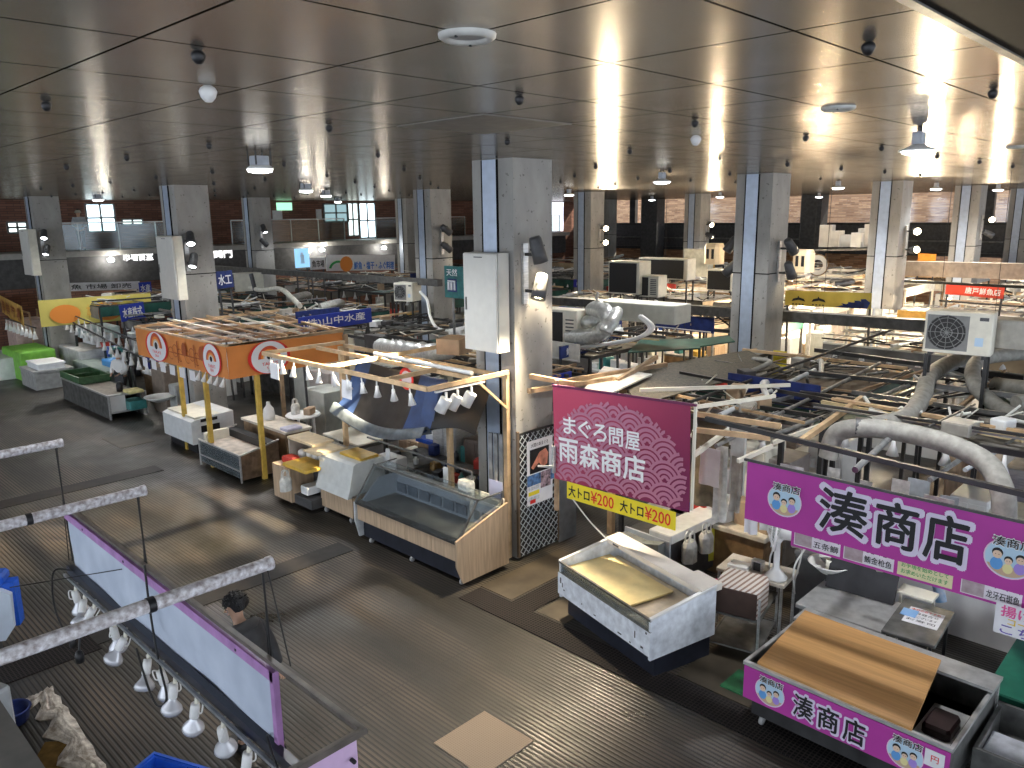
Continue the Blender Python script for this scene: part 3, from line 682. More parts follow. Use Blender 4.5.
MB().tube(curve([(p.x+.1, p.y-.25, .86), (p.x+.1, p.y-.22, 1.25), (p.x, p.y, 1.45)]), .012, 6).build('stem', blksteel, t)
MB(Tr(p.x, p.y, 1.32)).lathe([(.08, 0), (.075, .14), (.03, .18), (0, .18)], n=14).build('lamp_shade', white, t)
p = atz(925, 575, 1.0)
b = MB().tube(curve([(p.x-.1, p.y+.45, .95), (p.x, p.y+.15, 1.05), (p.x, p.y-.12, 1.0), (p.x-.05, p.y-.25, .7)]), .075, 10)
solo(b, 'hose', M('blue_and_cream_hose', (.62, .52, .42), .5, var=.5, scale=4, var2=(.05, .3, .6)), 'fat blue and cream hose bending above the steel table', 'hose')
# cables dangling behind
for k, (x, y, s) in enumerate(((10.1, 4.6, 1), (10.3, 4.35, -1), (10.0, 4.2, 1))):
    b = MB().tube(curve([(x, y, 2.4), (x+.1*s, y-.1, 1.7), (x-.08, y+.05*s, 1.2), (x+.1, y+.1, .7)]), .012, 5)
    solo(b, 'white_cable', rope, ('white cable loop hanging left of the basin', 'white cable tangle hanging between basin and fan', 'white cable hanging beside the oval basin')[k], 'cable')
# green top at right edge, steel gutter
T = FR(9.55, 1.78, 0)
t = thing('green_counter', 'dark green topped counter at the right edge, behind the case', 'counter', T.translation)
MB(T).bbox(0, 0, .52, 1.6, 2.0, .60, .02).build('counter_top', M('green_rubber_top', (.02, .16, .10), .4, var=.1), t)
MB(T).box(.05, .1, 0, 1.55, 1.9, .52).build('base', dgrey, t)
T = FR(8.3, 1.58, 0)
t = thing('steel_trough', 'steel trough with a white ice bed at the lower right corner', 'trough', T.translation)
b = MB(T); b.box(0, 0, .3, 1.6, .04, .62); b.box(0, .96, .3, 1.6, 1.0, .66); b.box(0, .04, .3, .04, .96, .62); b.box(.04, .04, .3, 1.6, .96, .34); b.build('tub', dsteel, t)
MB(T).box(.05, .05, .34, 1.6, .6, .52).build('ice_bed', M('pale_ice_sheet', (.55, .56, .6), .5, var=.2), t)
for x in (.06, 1.5):
    for y in (.06, .9): MB(T).box(x, y, 0, x+.04, y+.04, .3).build('leg', dsteel, t)

# white freezer case with yellow sheet
T = FR(8.38, 7.2, 0, -15.4)
w_, d = 2.1, 1.14
t = thing('freezer_case', 'scuffed white freezer case with a yellow sheet inside, in the aisle', 'display case', T.translation)
MB(T).box(.06, .12, 0, w_-.06, d-.03, .36).build('base', M('dark_navy_base', (.015, .018, .03), .5, var=.2), t)
b = MB(T)
b.prism([(0, .30), (0, .88), (d, 1.06), (d, .34)], 0, .04); b.prism([(0, .30), (0, .88), (d, 1.06), (d, .34)], w_-.04, w_)
b.box(.04, .03, .34, w_-.04, d-.03, .40); b.box(.04, d-.04, .34, w_-.04, d, 1.04); b.build('cabinet_body', scuffed, t)
b = MB(T); b.box(-.01, -.02, .36, w_+.01, .03, .70); b.build('front_panel', scuffed, t, label='white front panel with chips and scratches')
b = MB(T)
for px_, pz, ww, hh in ((.05, .55, .03, .09), (.10, .50, .02, .07), (.14, .46, .03, .02), (.9, .41, .05, .015), (1.45, .40, .08, .02), (1.8, .50, .02, .10), (1.93, .42, .05, .03), (2.02, .66, .03, .03), (1.7, .38, .03, .02), (.6, .44, .02, .02)):
    b.box(px_, -.0225, pz, px_+ww, -.0195, pz+hh)
b.build('scuff_marks', dgrey, t)
MB(T).box(.03, .0, .70, w_-.03, .012, .86).build('front_glass', plastic_film, t)
b = MB(T); b.box(0, -.012, .855, w_, .02, .885); b.box(0, -.01, .69, w_, .015, .71); b.build('front_rail', dsteel, t)
b = MB(T); b.hexa([(.0, d-.27, .99), (w_, d-.27, .99), (w_, d, 1.03), (0, d, 1.03), (0, d-.27, 1.06), (w_, d-.27, 1.06), (w_, d, 1.09), (0, d, 1.09)]); b.box(w_*.78, d-.02, .98, w_, d+.1, 1.08); b.build('rear_ledge', M('cream_ledge', (.74, .68, .60), .5, var=.04), t)
for xa, xb in ((-.01, .04), (w_-.04, w_+.01)): MB(T).prism([(-.01, .87), (0, .90), (d, 1.08), (d, 1.05)], xa, xb).build('side_rim', white, t)
b = MB(T); b.box(.045, .035, .76, w_-.60, d-.22, .785); b.build('yellow_sheet', M('creamy_yellow_sheet', (.85, .68, .33), .55, var=.06), t)
b = MB(T); b.box(.041, .031, .68, w_-.041, d-.05, .72); b.build('inner_shelf', M('beige_liner', (.60, .50, .37), .5), t)
MB(T).box(.18, d-.275, 1.0, .32, d-.27, 1.03).build('brand_label', dgrey, t)

# long low white-topped case in the lane behind it
T = Tr(10.05, 6.30, 0, -3)
t = thing('chilled_counter', 'long white topped counter with yellow notices running away behind the freezer', 'counter', T.translation)
MB(T).bbox(-.05, -.02, .88, 3.6, .42, 1.02, .02).build('counter_top', M('pale_counter_top', (.70, .72, .72), .35, var=.06), t)
MB(T).box(0, 0, .1, 3.5, .9, .88).build('body', dgrey, t)
b = MB(T); b.box(-.06, 0, .3, -.02, .9, .92); b.build('end_panel', M('pale_blue_end_panel', (.50, .55, .60), .4, var=.1), t)
for x, z, ww in ((.9, .52, .9), (1.05, .22, .85)):
    b = MB(T @ Matrix(((1, 0, 0, x), (0, 0, -1, -.012), (0, 1, 0, z), (0, 0, 0, 1)))); b.poly([(0, .02), (ww*.3, -.02), (ww*.5, .05), (ww, .0), (ww, .26), (ww*.7, .30), (ww*.5, .24), (ww*.25, .29), (0, .25)], .01); b.build('yellow_notice', M('torn_yellow_notice', (.65, .60, .05), .6, var=.1), t)
T = Tr(9.85, 6.95, 0, -3)
t = thing('counter_end_cabinet', 'grey curved end cabinet behind the white freezer', 'cabinet', T.translation)
b = MB(T); b.prism([(-.55, 0), (.35, 0), (.35, .78), (.2, .86), (-.2, .82), (-.55, .9)], 0, .5); b.build('body', M('grey_green_cabinet', (.22, .24, .23), .5), t)
MB(T).box(-.004, -.45, .68, 0, -.38, .75).build('socket', black, t)
def bag(x, y, z, s, m_, name, label, cat='bag', grp=None):
    T_ = Tr(x, y, z); t_ = thing(name, label, cat, (x, y, z), grp)
    MB(T_).bbox(-.13*s, -.09*s, 0, .13*s, .09*s, .30*s, .07*s).build('bag_body', m_, t_)
    b_ = MB(T_); 
    for k in (-1, 1): b_.tube(curve([(-.07*s, .03*k*s, .28*s), (-.05*s, .03*k*s, .42*s), (.05*s, .03*k*s, .42*s), (.07*s, .03*k*s, .28*s)], 4), .012*s, 5)
    b_.build('handle', m_, t_)
filmw = M('thin_white_plastic', (.66, .66, .62), .35, var=.15, scale=10, bump=.5)
p = atz(656, 560, .62); bag(10.30, 6.13, .55, 1.15, filmw, 'plastic_bag', 'white plastic bag hanging on the end of the white topped counter'); bag(10.72, 6.08, .6, 1.1, filmw, 'plastic_bag', 'second white bag, nearer the yellow notices')
# trolley with striped boxes, fan
T = FR(9.0, 5.02, 0, 12)
t = thing('steel_trolley', 'steel wire trolley between the white freezer and purple case', 'trolley', T.translation)
for x in (0, .68):
    for y in (0, 1.0): MB(T).bar((x, y, .06), (x, y, .95), .03).build('leg', steel, t)
for z in (.16, .62):
    b = MB(T); b.bar((0, 0, z), (.68, 0, z), .022); b.bar((0, 1, z), (.68, 1, z), .022); b.bar((0, 0, z), (0, 1, z), .022); b.bar((.68, 0, z), (.68, 1, z), .022); b.box(.01, .01, z-.01, .67, .99, z); b.build('shelf', dsteel, t)
b = MB(T)
for k in range(7): b.bbox(.10, .02+.0*k, .64+.045*k, .62, .42, .682+.045*k, .012)
t2 = thing('striped_boxes', 'stack of white and brown striped trays on the steel trolley', 'stack of trays', T @ Vector((.3, .2, .63)))
stm = M('striped_tray_cloth', (.70, .60, .52), .6)
mt_, nt_, bb = nodes_of('brown_and_cream_stripes'); V_, x_, y_, z_ = coords(nt_)
nt_.links.new(mixc(nt_, mth(nt_, 'LESS_THAN', mth(nt_, 'PINGPONG', mth(nt_, 'ADD', y_, z_), .038), .016), (.72, .66, .60), (.30, .19, .14)), bb.inputs['Base Color'])
MB(T).bbox(.04, .02, .63, .66, .60, 1.04, .05).build('tray_stack', mt_, t2)
MB(T).box(.04, .0, .64, .64, .02, 1.0).build('end_face', M('dark_brown_end', (.06, .03, .02), .6), t2)
b = MB(T).bbox(-.10, .22, .63, .06, .52, .86, .03); solo(b, 'pink_box', P('pink_plastic', (.75, .06, .16), .4), 'pink plastic box left of the striped trays', 'box')
T = FR(9.75, 5.35, 0, 6)
t = thing('work_table', 'beige topped work table behind the striped trays', 'table', T.translation)
MB(T).bbox(0, 0, .84, 1.0, .62, .89, .01).build('table_top', M('beige_table_top', (.58, .53, .44), .5, var=.12), t)
for x in (.02, .94):
    for y in (.02, .56): MB(T).box(x, y, 0, x+.035, y+.035, .84).build('leg', steel, t)
b = MB(T).bbox(.12, .10, .89, .42, .32, .94, .01); solo(b, 'white_tray_lid', white, 'white lid lying on the beige work table', 'lid')
T2 = T @ Matrix.Translation((.45, .18, .89))
t = thing('metal_napkin_holder', 'small steel holder standing on the beige work table', 'holder', T2.translation)
b = MB(T2); b.box(0, 0, 0, .02, .12, .16); b.box(.14, 0, 0, .16, .12, .16); b.box(0, 0, .15, .16, .12, .165); b.build('frame', steel, t); MB(T2).box(.02, .05, 0, .14, .07, .15).build('napkins', dgrey, t)
p = Vector((10.0, 4.55, .89))
t = thing('electric_fan', 'white electric fan standing on the beige work table', 'fan', p)
MB(Tr(*p)).lathe([(0, 0), (.15, 0), (.16, .03), (.08, .12), (.045, .16), (.04, .55), (0, .55)], n=18).build('stand', white, t)
hd = p+Vector((0, 0, .72)); nd = Vector((-.45, .9, .06)).normalized(); TT = dirT(hd, nd) @ Matrix.Scale(1.4, 4)
MB(TT).lathe([(0, .26), (.06, .25), (.085, .18), (.08, .02), (0, .0)], n=16).build('motor_housing', white, t)
MB().bar(p+Vector((0, 0, .54)), hd+Vector((0, 0, -.02))-nd*.1, .06).build('neck', white, t)
b = MB(TT)
for k in range(28):
    a = 2*PI*k/28
    for z0, z1, rr in ((-.10, -.03, .03), (.02, -.03, .03)):
        b.bar((rr*math.cos(a), rr*math.sin(a), z0), (.20*math.cos(a), .20*math.sin(a), z1), .006)
for rr, zz in ((.205, -.03), (.12, -.065), (.03, -.10)): b.tube([(rr*math.cos(2*PI*k/24), rr*math.sin(2*PI*k/24), zz) for k in range(25)], .006 if rr < .2 else .012, 5, caps=False)
b.build('cage', white, t)
for k in range(4):
    a = PI/2*k; b = MB(TT @ Matrix.Rotation(a, 4, 'Z')); b.hexa([(.02, -.02, -.05), (.17, -.05, -.06), (.18, .05, -.03), (.02, .03, -.03), (.02, -.02, -.045), (.17, -.05, -.055), (.18, .05, -.025), (.02, .03, -.025)]); b.build('fan_blade', M('translucent_blade', (.55, .6, .62), .3), t)
T = FR(10.6, 4.55, 0)
t = thing('grey_bin', 'dark grey lidded bin behind the electric fan', 'bin', T.translation); MB(T).bbox(0, 0, 0, .62, .5, 1.05, .03).build('body', M('bin_grey', (.10, .10, .10), .5), t); MB(T).bbox(-.02, -.02, 1.05, .64, .52, 1.12, .03).build('lid', M('bin_lid_grey', (.16, .16, .16), .5), t)
b = MB(FR(9.2, 5.05, 0)).bbox(.05, .15, 0, .6, .5, .14, .04); solo(b, 'plastic_sack', M('dusty_sack', (.22, .20, .17), .6, var=.2), 'dusty sack on the bottom shelf under the striped trays', 'sack')

# hanging maroon banner まぐろ問屋 雨森商店
T, L = WP((9.2, 8.0, 1.79), (9.2, 5.50, 1.86))
mt_, nt_, bb = nodes_of('maroon_gradient_cloth'); V_, x_, y_, z_ = coords(nt_)
f_ = mth(nt_, 'MULTIPLY_ADD', y_, .30, mth(nt_, 'MULTIPLY_ADD', z_, .25, .45), clamp=True)
nt_.links.new(ramp(nt_, f_, (.0, (.15, .012, .085)), (.5, (.30, .022, .085)), (1, (.52, .06, .13))), bb.inputs['Base Color']); bb.inputs['Roughness'].default_value = .55
t = thing('shop_banner', 'maroon banner with white wave pattern and characters across the lane', 'banner', (9.2, 6.75, 1.8))
H_ = 1.55
Tc = T @ Matrix.Translation((0, H_, 0))
MB(Tc).cloth(L, H_, 24, 8, .004, 2).build('banner_cloth', mt_, t)
Tq = T @ Matrix.Translation((0, 0, .012))
wv = MB(Tq); wm = P('pale_pink_wave', (.52, .20, .30), .6)
def clipring(cx, cy, r0, r1, y1max):
    for k in range(14):
        a = R(180*k/14); a2 = R(180*(k+1)/14)
        ps = [(cx+r*math.cos(q), cy+r*math.sin(q)) for r, q in ((r0, a), (r1, a), (r1, a2), (r0, a2))]
        mx_, my_ = sum(p[0] for p in ps)/4, sum(p[1] for p in ps)/4
        if mx_ < .04 or mx_ > L-.05 or my_ < .03 or my_ > H_-.05: continue
        if ((mx_-1.2)/1.25)**2+((my_-.45)/.95)**2 > 1: continue
        # hidden where a nearer (lower) arc covers it
        hid = False
        for (qx, qy) in WC:
            if qy < cy-1e-3 and math.hypot(mx_-qx, my_-qy) < RR: hid = True; break
        if hid: continue
        wv.add([(p[0], p[1], 0) for p in ps], [(0, 1, 2, 3)])
RR = .30; WC = []
for r_ in range(-1, 10):
    for c_ in range(-1, 6): WC.append((c_*.60+(.30 if r_ % 2 else 0), r_*.165-.1))
for (cx, cy) in WC:
    for r0, r1 in ((.25, .296), (.175, .225), (.10, .15), (.03, .075)): clipring(cx, cy, r0, r1, 9)
wv.build('wave_pattern', wm, t)
for i, ch in enumerate('まぐろ問屋'): text(ch, Tq, .22+.30*i, .80-.012*i, .25, .27, P('white_cloth_ink', (.88, .88, .90), .6), t, bold=.04, z=.005)
for i, ch in enumerate('雨森商店'): text(ch, Tq, .12+.42*i, .33-.015*i, .38, .38, P('white_cloth_ink', (.88, .88, .9)), t, bold=.05, z=.005)
MB().bar((9.2, 8.05, 3.33), (9.2, 5.45, 3.42), .035).build('top_rod', M('maroon_rod', (.14, .01, .07), .5), t)
MB().bar((9.21, 5.47, 1.9), (9.21, 5.47, 3.46), .035).build('side_batten', cream, t)
T2, L2 = WP((9.17, 7.72, 1.53), (9.17, 5.70, 1.54))
t = thing('price_strip', 'yellow price strip reading 200 yen under the maroon banner', 'sign', (9.17, 6.8, 1.56))
MB(T2).box(0, 0, -.008, L2, .28, 0).build('strip', yellow, t)
for k in (0, 1):
    o_ = L2/2*k
    text('大トロ', T2, o_+.04, .05, .42, .18, ink, t, bold=.05, z=.004); text('¥200', T2, o_+.49, .045, .44, .19, redink, t, bold=.03, z=.004)
o = MB().bar((9.15, 7.98, 1.9), (9.15, 7.98, 2.35), .05).bar((9.15, 7.98, 2.0), (8.9, 8.1, 2.05), .03); solo(o, 'banner_clip', steel, 'steel clip holding the left edge of the maroon banner', 'clip')
# cord with plug hanging to the freezer
o = MB().tube(curve([(9.0, 7.45, 1.62), (9.1, 7.2, 1.3), (9.2, 6.95, 1.05)]), .012, 5); solo(o, 'white_string', rope, 'thin white cord from the price strip down to the freezer', 'cord')
# ============================================================ FRONT ROW, LEFT OF THE LANE
# wooden canopy frame
A = Vector((7.55, 9.15, 3.38)); B = Vector((7.62, 14.3, 3.35))
t = thing('wooden_canopy', 'pale lumber canopy frame over the glass fish case, left of the front column', 'canopy frame', (9.32, 9.2, 0))
for a, b_ in ((A, B), (A, (9.32, 9.15, 3.38)), (B, (9.5, 14.25, 3.35)), ((8.75, 9.15, 3.33), (8.82, 14.25, 3.31)), ((7.6, 10.3, 3.36), (8.8, 10.35, 3.36)), ((7.6, 12.0, 3.36), (11.1, 12.1, 3.38)), ((9.32, 9.2, 3.30), (9.4, 14.1, 3.30))): MB().bar(a, b_, .055, .072).build('beam', wood, t)
for a, b_ in (((9.32, 9.2, 0), (9.32, 9.2, 3.37)), ((9.3, 14.1, 0), (9.3, 14.1, 3.3)), ((8.6, 9.15, 3.34), (9.3, 9.17, 2.75)), ((9.15, 10.5, 0), (9.15, 10.5, 2.2))): MB().bar(a, b_, .09 if abs(Vector(a).x-Vector(b_).x) < .01 else .04).build('post', wood, t)
o = MB().tube([(8.72, 9.4, 3.42), (8.80, 12.2, 3.42)], .04, 8); solo(o, 'white_pipe', white, 'white pipe laid on the lumber canopy frame', 'pipe')
o = MB().bar((7.7, 9.15, 3.31), (8.75, 9.15, 3.31), .04, .03); solo(o, 'lamp_rail', white, 'short white rail under the canopy frame corner holding three cup lamps', 'rail')
def cup_lamp(x, y, z, label, s=1, grp=None, tilt=(0, 0), m_=white):
    t_ = thing('hanging_lamp', label, 'hanging lamp', (x, y, z), grp)
    TT = Tr(x, y, z) @ Matrix.Rotation(R(tilt[0]), 4, 'X') @ Matrix.Rotation(R(tilt[1]), 4, 'Y')
    MB(TT).bar((0, 0, 0), (0, 0, -.10*s), .02*s).build('stem', m_, t_)
    MB(TT).lathe([(0, -.09*s), (.03*s, -.09*s), (.035*s, -.16*s), (.075*s, -.30*s), (.07*s, -.30*s), (.02*s, -.2*s)], n=12).build('lamp_shade', m_, t_)
    return t_
def barrel_lamp(x, y, z, label, grp=None, tilt=20):
    t_ = thing('hanging_lamp', label, 'hanging lamp', (x, y, z), grp); TT = Tr(x, y, z-.1) @ Matrix.Rotation(R(tilt), 4, 'X') @ Matrix.Rotation(R(20), 4, 'Y')
    MB().bar((x, y, z), (x, y, z-.1), .03).build('stem', white, t_)
    MB(TT).lathe([(0, 0), (.09, 0), (.095, -.02), (.095, -.24), (.08, -.24), (.08, -.05), (0, -.05)], n=16).build('barrel', white, t_)
for k, x in enumerate((7.90, 8.14, 8.44)): barrel_lamp(x, 9.12, 3.28, ('left', 'middle', 'right')[k]+' one of the three white barrel lamps by the front column', 'barrel lamps')
for k in range(11):
    y = 9.6+.44*k; q = A.lerp(B, (y-9.15)/5.15)
    cup_lamp(q.x, q.y, q.z-.05, 'small white cup lamp hanging from the long edge of the lumber canopy', .9, 'cup lamps on the lumber canopy', (random.uniform(-12, 12), random.uniform(-8, 8)))
for k, y in enumerate((11.4, 13.9)):
    q = A.lerp(B, (y-9.15)/5.15); o = MB(WP((q.x-.03, y+.1, 2.90), (q.x, y-.16, 2.88))[0]).poly([(0, 0), (.25, 0), (.25, .32), (0, .32)], .01); solo(o, 'hanging_card', paper, ('white card hung under the middle of the lumber canopy edge', 'white price card hung at the left end of the lumber canopy')[k], 'card')
# lattice wall with poster, on the column's right face
T = WY(9.36, 8.98, .05)
t = thing('lattice_panel', 'black panel with white lattice beside the front column', 'panel', (9.9, 8.98, 0))
MB(T).box(0, 0, -.03, 1.06, 2.25, 0).build('backing', black, t)
b = MB(T); w_, h_ = 1.0, 2.22; st = .095
def latt(b, w_, h_, st, bw=.011):
    k = -h_
    while k < w_:
        for sgn in (1, -1):
            x0, y0, x1, y1 = (k, 0, k+h_, h_) if sgn == 1 else (k+h_, 0, k, h_)
            # clip to 0..w_
            def cl(xa, ya, xb, yb):
                ts = [0, 1]; dx = xb-xa
                for lim, lo in ((0, 1), (w_, 0)):
                    tt = (lim-xa)/dx
                    if (dx > 0) == bool(lo): ts[0] = max(ts[0], tt)
                    else: ts[1] = min(ts[1], tt)
                return ts
            ta, tb = cl(x0, y0, x1, y1)
            if tb-ta > .01:
                b.bar((x0+(x1-x0)*ta, y0+(y1-y0)*ta, .008), (x0+(x1-x0)*tb, y0+(y1-y0)*tb, .008), bw, bw)
        k += st
latt(b, 1.04, 2.22, .135, .011); b.build('lattice', M('white_lattice', (.50, .55, .58), .5), t)
b = MB(T); b.box(-.02, 0, -.03, .02, 2.3, .02); b.box(1.03, 0, -.03, 1.08, 2.3, .02); b.build('panel_frame', M('brown_edge', (.16, .11, .07), .6), t)
MB(WY(10.36, 8.95, .0)).box(.06, 0, -.03, .55, 1.85, 0).build('grey_side_sheet', M('grey_sheet_metal', (.20, .21, .22), .45, metal=.3, var=.12), t)
T = WY(9.50, 8.95, .95)
t = thing('wall_poster', 'white poster with a fish photo on the lattice panel', 'poster', (9.85, 8.95, .95))
MB(T).box(.05, .0, 0, .72, 1.18, .006).build('sheet', paper, t)
MB(T).box(.12, .58, .006, .62, 1.02, .009).build('photo_ground', black, t)
MB(T @ Matrix.Translation((.15, .60, .011))).poly([(0, .10), (.05, .05), (.2, .15), (.3, .05), (.42, .08), (.45, .28), (.38, .38), (.22, .34)]).build('fish_photo', M('pink_fish_print', (.72, .28, .18), .5, var=.3), t)
text('大間の本まぐろ', T, .15, 1.06, .45, .07, ink, t, z=.009)
MB(T).box(.05, .36, .006, .85, .56, .010).build('blue_strip', M('blue_photo_print', (.10, .22, .45), .5, var=.4, scale=14), t)
MB(T).box(.40, .26, .006, .66, .56, .013).build('portrait', M('portrait_print', (.42, .30, .34), .5, var=.5, scale=16), t)
for k in range(3): MB(T).box(.08, .08+.10*k, .006, .36, .15+.10*k, .009).build('printed_block', yellow if k == 1 else M('pale_print', (.62, .66, .70), .6, var=.2, scale=30), t)
MB(T).box(.12, .03, .006, .26, .10, .010).build('red_mark', redink, t)
b = MB(WY(9.42, 8.96, .6)); b.box(0, 0, 0, .035, .42, .02)
# leaning metal sheets behind lattice
for k, x in enumerate((9.62, 9.85, 10.05)):
    o = MB().hexa([(x-.0, 10.15+.25*k, 0), (x+.02, 10.15+.25*k, 0), (x+.02, 10.4+.25*k, 0), (x, 10.4+.25*k, 0), (x+.25, 10.15+.25*k, 2.0), (x+.27, 10.15+.25*k, 2.0), (x+.27, 10.4+.25*k, 2.0), (x+.25, 10.4+.25*k, 2.0)])
T = WP((9.25, 9.62, .9), (9.35, 9.18, .9))[0]
b = MB(T)
for k in range(4): b.box(.02+.11*k, -.8, -.03, .10+.11*k, 1.35, .0)
solo(b, 'corrugated_sheet', M('corrugated_metal', (.38, .38, .38), .35, metal=.6, var=.2), 'corrugated metal sheet leaning beside the post of the lumber canopy', 'sheet')
MB(T).box(-.05, -.85, -.10, .5, 2.0, -.05).build('lattice_back', black, None) if 0 else None
p = atX(500, 488, 9.0)
o = MB(WX(8.95, 9.25, 1.18)).box(-.02, 0, 0, .30, .38, .01); solo(o, 'notice_sheet', P('pale_violet_paper', (.62, .60, .74)), 'pale violet notice hanging over the end of the glass fish case', 'notice')

# oak display case with slanted glass
T = FR(7.92, 11.78, 0)
w_, d = 2.88, 1.08
t = thing('fish_display_case', 'oak fronted glass fish case with empty dark bed, left of the front column', 'display case', T.translation)
b = MB(T).prism([(.10, .10), (.10, .46), (d, .46), (d, .10)], .05, w_-.05); b.build('base', M('dark_navy_base', (.015, .018, .03), .5), t)
for i in range(4):
    MB(T).bbox(.03+.71*i, -.02, .46, .03+.71*(i+1)-.01, .04, .77, .006).build('front_panel', oak, t)
MB(T).box(-.01, -.05, .765, w_-.02, .10, .80).build('front_ledge', blksteel, t)
ep = [(.02, .10), (-.11, .42), (-.11, .86), (.0, .90), (d-.05, 1.20), (d, 1.20), (d, .10)]
MB(T).prism(ep, w_-.02, w_+.02).build('end_panel', oak, t)
MB(T).prism([(.02, .10), (-.06, .42), (-.06, .80), (d, .80), (d, .10)], -.02, .02).build('end_panel', M('white_end_panel', (.55, .57, .58), .4), t)
MB(T).box(.03, .10, .70, w_-.03, d-.18, .74).build('dark_bed', M('dark_tray_bed', (.14, .135, .125), .3, var=.25, scale=3), t)
b = MB(T); b.hexa([(.03, d-.20, .74), (w_-.03, d-.20, .74), (w_-.03, d-.14, .74), (.03, d-.14, .74), (.03, d-.12, 1.10), (w_-.03, d-.12, 1.10), (w_-.03, d-.06, 1.10), (.03, d-.06, 1.10)])
b.build('back_panel', M('bluish_white_liner', (.50, .55, .62), .35, var=.06), t)
b = MB(T); [b.box(.1+.34*k, d-.215, .80, .37+.34*k, d-.195, .98) for k in range(8)]; b.build('vent_slots', M('slot_grey', (.22, .26, .32), .4), t)
b = MB(T); b.prism([(.03, .74), (d-.15, .74), (d-.1, 1.15), (.5, 1.15)], .02, .035); b.build('inner_side', M('bluish_white_liner', (.50, .55, .62)), t)
MB(T).bbox(0, d-.16, 1.10, w_, d+.02, 1.15, .01).build('top_shelf', white, t)
MB(T).bbox(1.9, d-.14, 1.15, w_-.06, d+.02, 1.25, .02).build('cream_lid', cream, t)
b = MB(T); b.hexa([(.02, -.05, .80), (w_-.02, -.05, .80), (w_-.02, -.045, .80), (.02, -.045, .80), (.02, .42, 1.40), (w_-.02, .42, 1.40), (w_-.02, .425, 1.40), (.02, .425, 1.40)]); b.build('slanted_glass', glass, t)
MB(T).box(.02, .42, 1.395, w_-.02, .78, 1.40).build('top_glass', glass, t)
MB(T).prism([(-.05, .86), (.42, 1.40), (.98, 1.40), (d-.05, 1.15)], w_-.04, w_-.035).build('side_glass', glass, t)
b = MB(T)
for x in (.02, w_-.03): b.bar((x, -.05, .80), (x, .42, 1.41), .025); b.bar((x, .42, 1.41), (x, .95, 1.41), .02)
b.bar((0, .42, 1.42), (w_, .42, 1.42), .03); b.bar((w_-.04, 1.0, 1.15), (w_-.04, 1.0, 1.42), .02); b.build('glass_frame', dsteel, t)
b = MB(T); [b.lathe([(0, -.02), (.05, -.02), (.055, 0), (.05, .02), (0, .02)], c=(x, .12, .055), n=12, axis='X').bar((x, .12, .06), (x, .12, .12), .03) for x in (.25, 1.45, 2.75)]; b.build('casters', grey, t)
b = MB(T); b.bar((0, .2, .1), (w_, .2, .1), .04); b.build('skid', dsteel, t)
for k, (x, lab) in enumerate(((1.95, 'rolled clear bags hanging at the rear of the oak fish case'), (2.62, 'white twisted plastic tied to the glass frame of the oak fish case'))):
    b = MB(T).bbox(x, .75 if k == 0 else .40, 1.15 if k == 0 else 1.0, x+(.32 if k == 0 else .1), .95 if k == 0 else .5, 1.48 if k == 0 else 1.36, .05); solo(b, 'plastic_wrap', filmw, lab, 'plastic wrap')
# hanging bar with price tags behind the case
b = MB().bar((8.95, 12.8, 1.62), (8.85, 9.6, 1.62), .03).bar((8.85, 9.6, 1.62), (8.85, 9.6, 1.1), .025); solo(b, 'steel_bar', dsteel, 'thin dark bar running behind the oak fish case', 'bar')
for k, y in enumerate((12.0, 10.3)):
    b = MB(Tr(8.85, y, 1.28)).bbox(-.03, -.06, 0, .03, .06, .28, .025); solo(b, 'hanging_sponge', white, ('left white cloth hanging on the dark bar behind the fish case', 'right white cloth hanging on the dark bar behind the fish case')[k], 'cloth')

# white covered fridge on oak base, oak shelf counter
T = FR(8.30, 13.62, 0)
t = thing('chilled_case', 'white shrouded glass front case on an oak base, left of the fish case', 'display case', T.translation)
MB(T).box(0, 0, .14, 1.12, .85, .60).build('base', oak, t)
MB(T).prism([(-.10, .56), (-.04, .72), (.08, 1.20), (.14, 1.24), (.8, 1.24), (.85, .56)], -.03, 1.12).build('white_shroud', M('grey_white_shroud', (.58, .60, .58), .45, var=.06), t)
b = MB(T); [b.lathe([(0, -.02), (.06, -.02), (.065, 0), (.06, .02), (0, .02)], c=(x, y, .065), n=12, axis='X').bar((x, y, .08), (x, y, .15), .03) for x in (.1, 1.0) for y in (.06, .75)]; b.build('casters', grey, t)
b = MB(T).bbox(.30, .30, 1.24, 1.05, .75, 1.29, .02); solo(b, 'yellow_tray', M('amber_tray', (.66, .42, .06), .4), 'amber plastic tray on top of the shrouded white case', 'tray')
t2 = thing('white_kitchen_box', 'white switch box behind the amber tray', 'box', T @ Vector((1.1, .9, 1.0))); MB(T).bbox(.85, .85, .95, 1.45, 1.15, 1.22, .02).build('body', white, t2); MB(T).box(.95, .845, 1.03, 1.05, .85, 1.12).build('switch', black, t2)
T = FR(8.0, 15.0, 0)
t = thing('shelf_counter', 'oak counter with a raised pale wooden shelf box full of goods', 'counter', T.translation)
MB(T).box(0, 0, .10, .72, .80, .84).build('body', oak, t)
b = MB(T); b.box(0, .42, .84, .04, .9, 1.30); b.box(0, .88, .84, 1.45, .92, 1.30); b.build('shelf_sides', M('grey_wood', (.42, .38, .32), .6), t)
MB(T).box(-.04, .42, 1.28, .98, .95, 1.33).build('top_board', M('pale_ply_top', (.74, .60, .38), .5, var=.08), t)
MB(T).box(.98, .2, 1.24, 1.5, .95, 1.28).build('side_board', M('pale_ply_top', (.74, .60, .38)), t)
MB(T).box(.60, .55, .10, 1.5, .82, .70).build('dark_rear_body', dgrey, t)
b = MB(T).bbox(.50, -.05, .90, 1.42, .55, .96, .03); solo(b, 'yellow_tray', M('amber_tray', (.66, .42, .06)), 'wide amber tray on the oak shelf counter', 'tray')
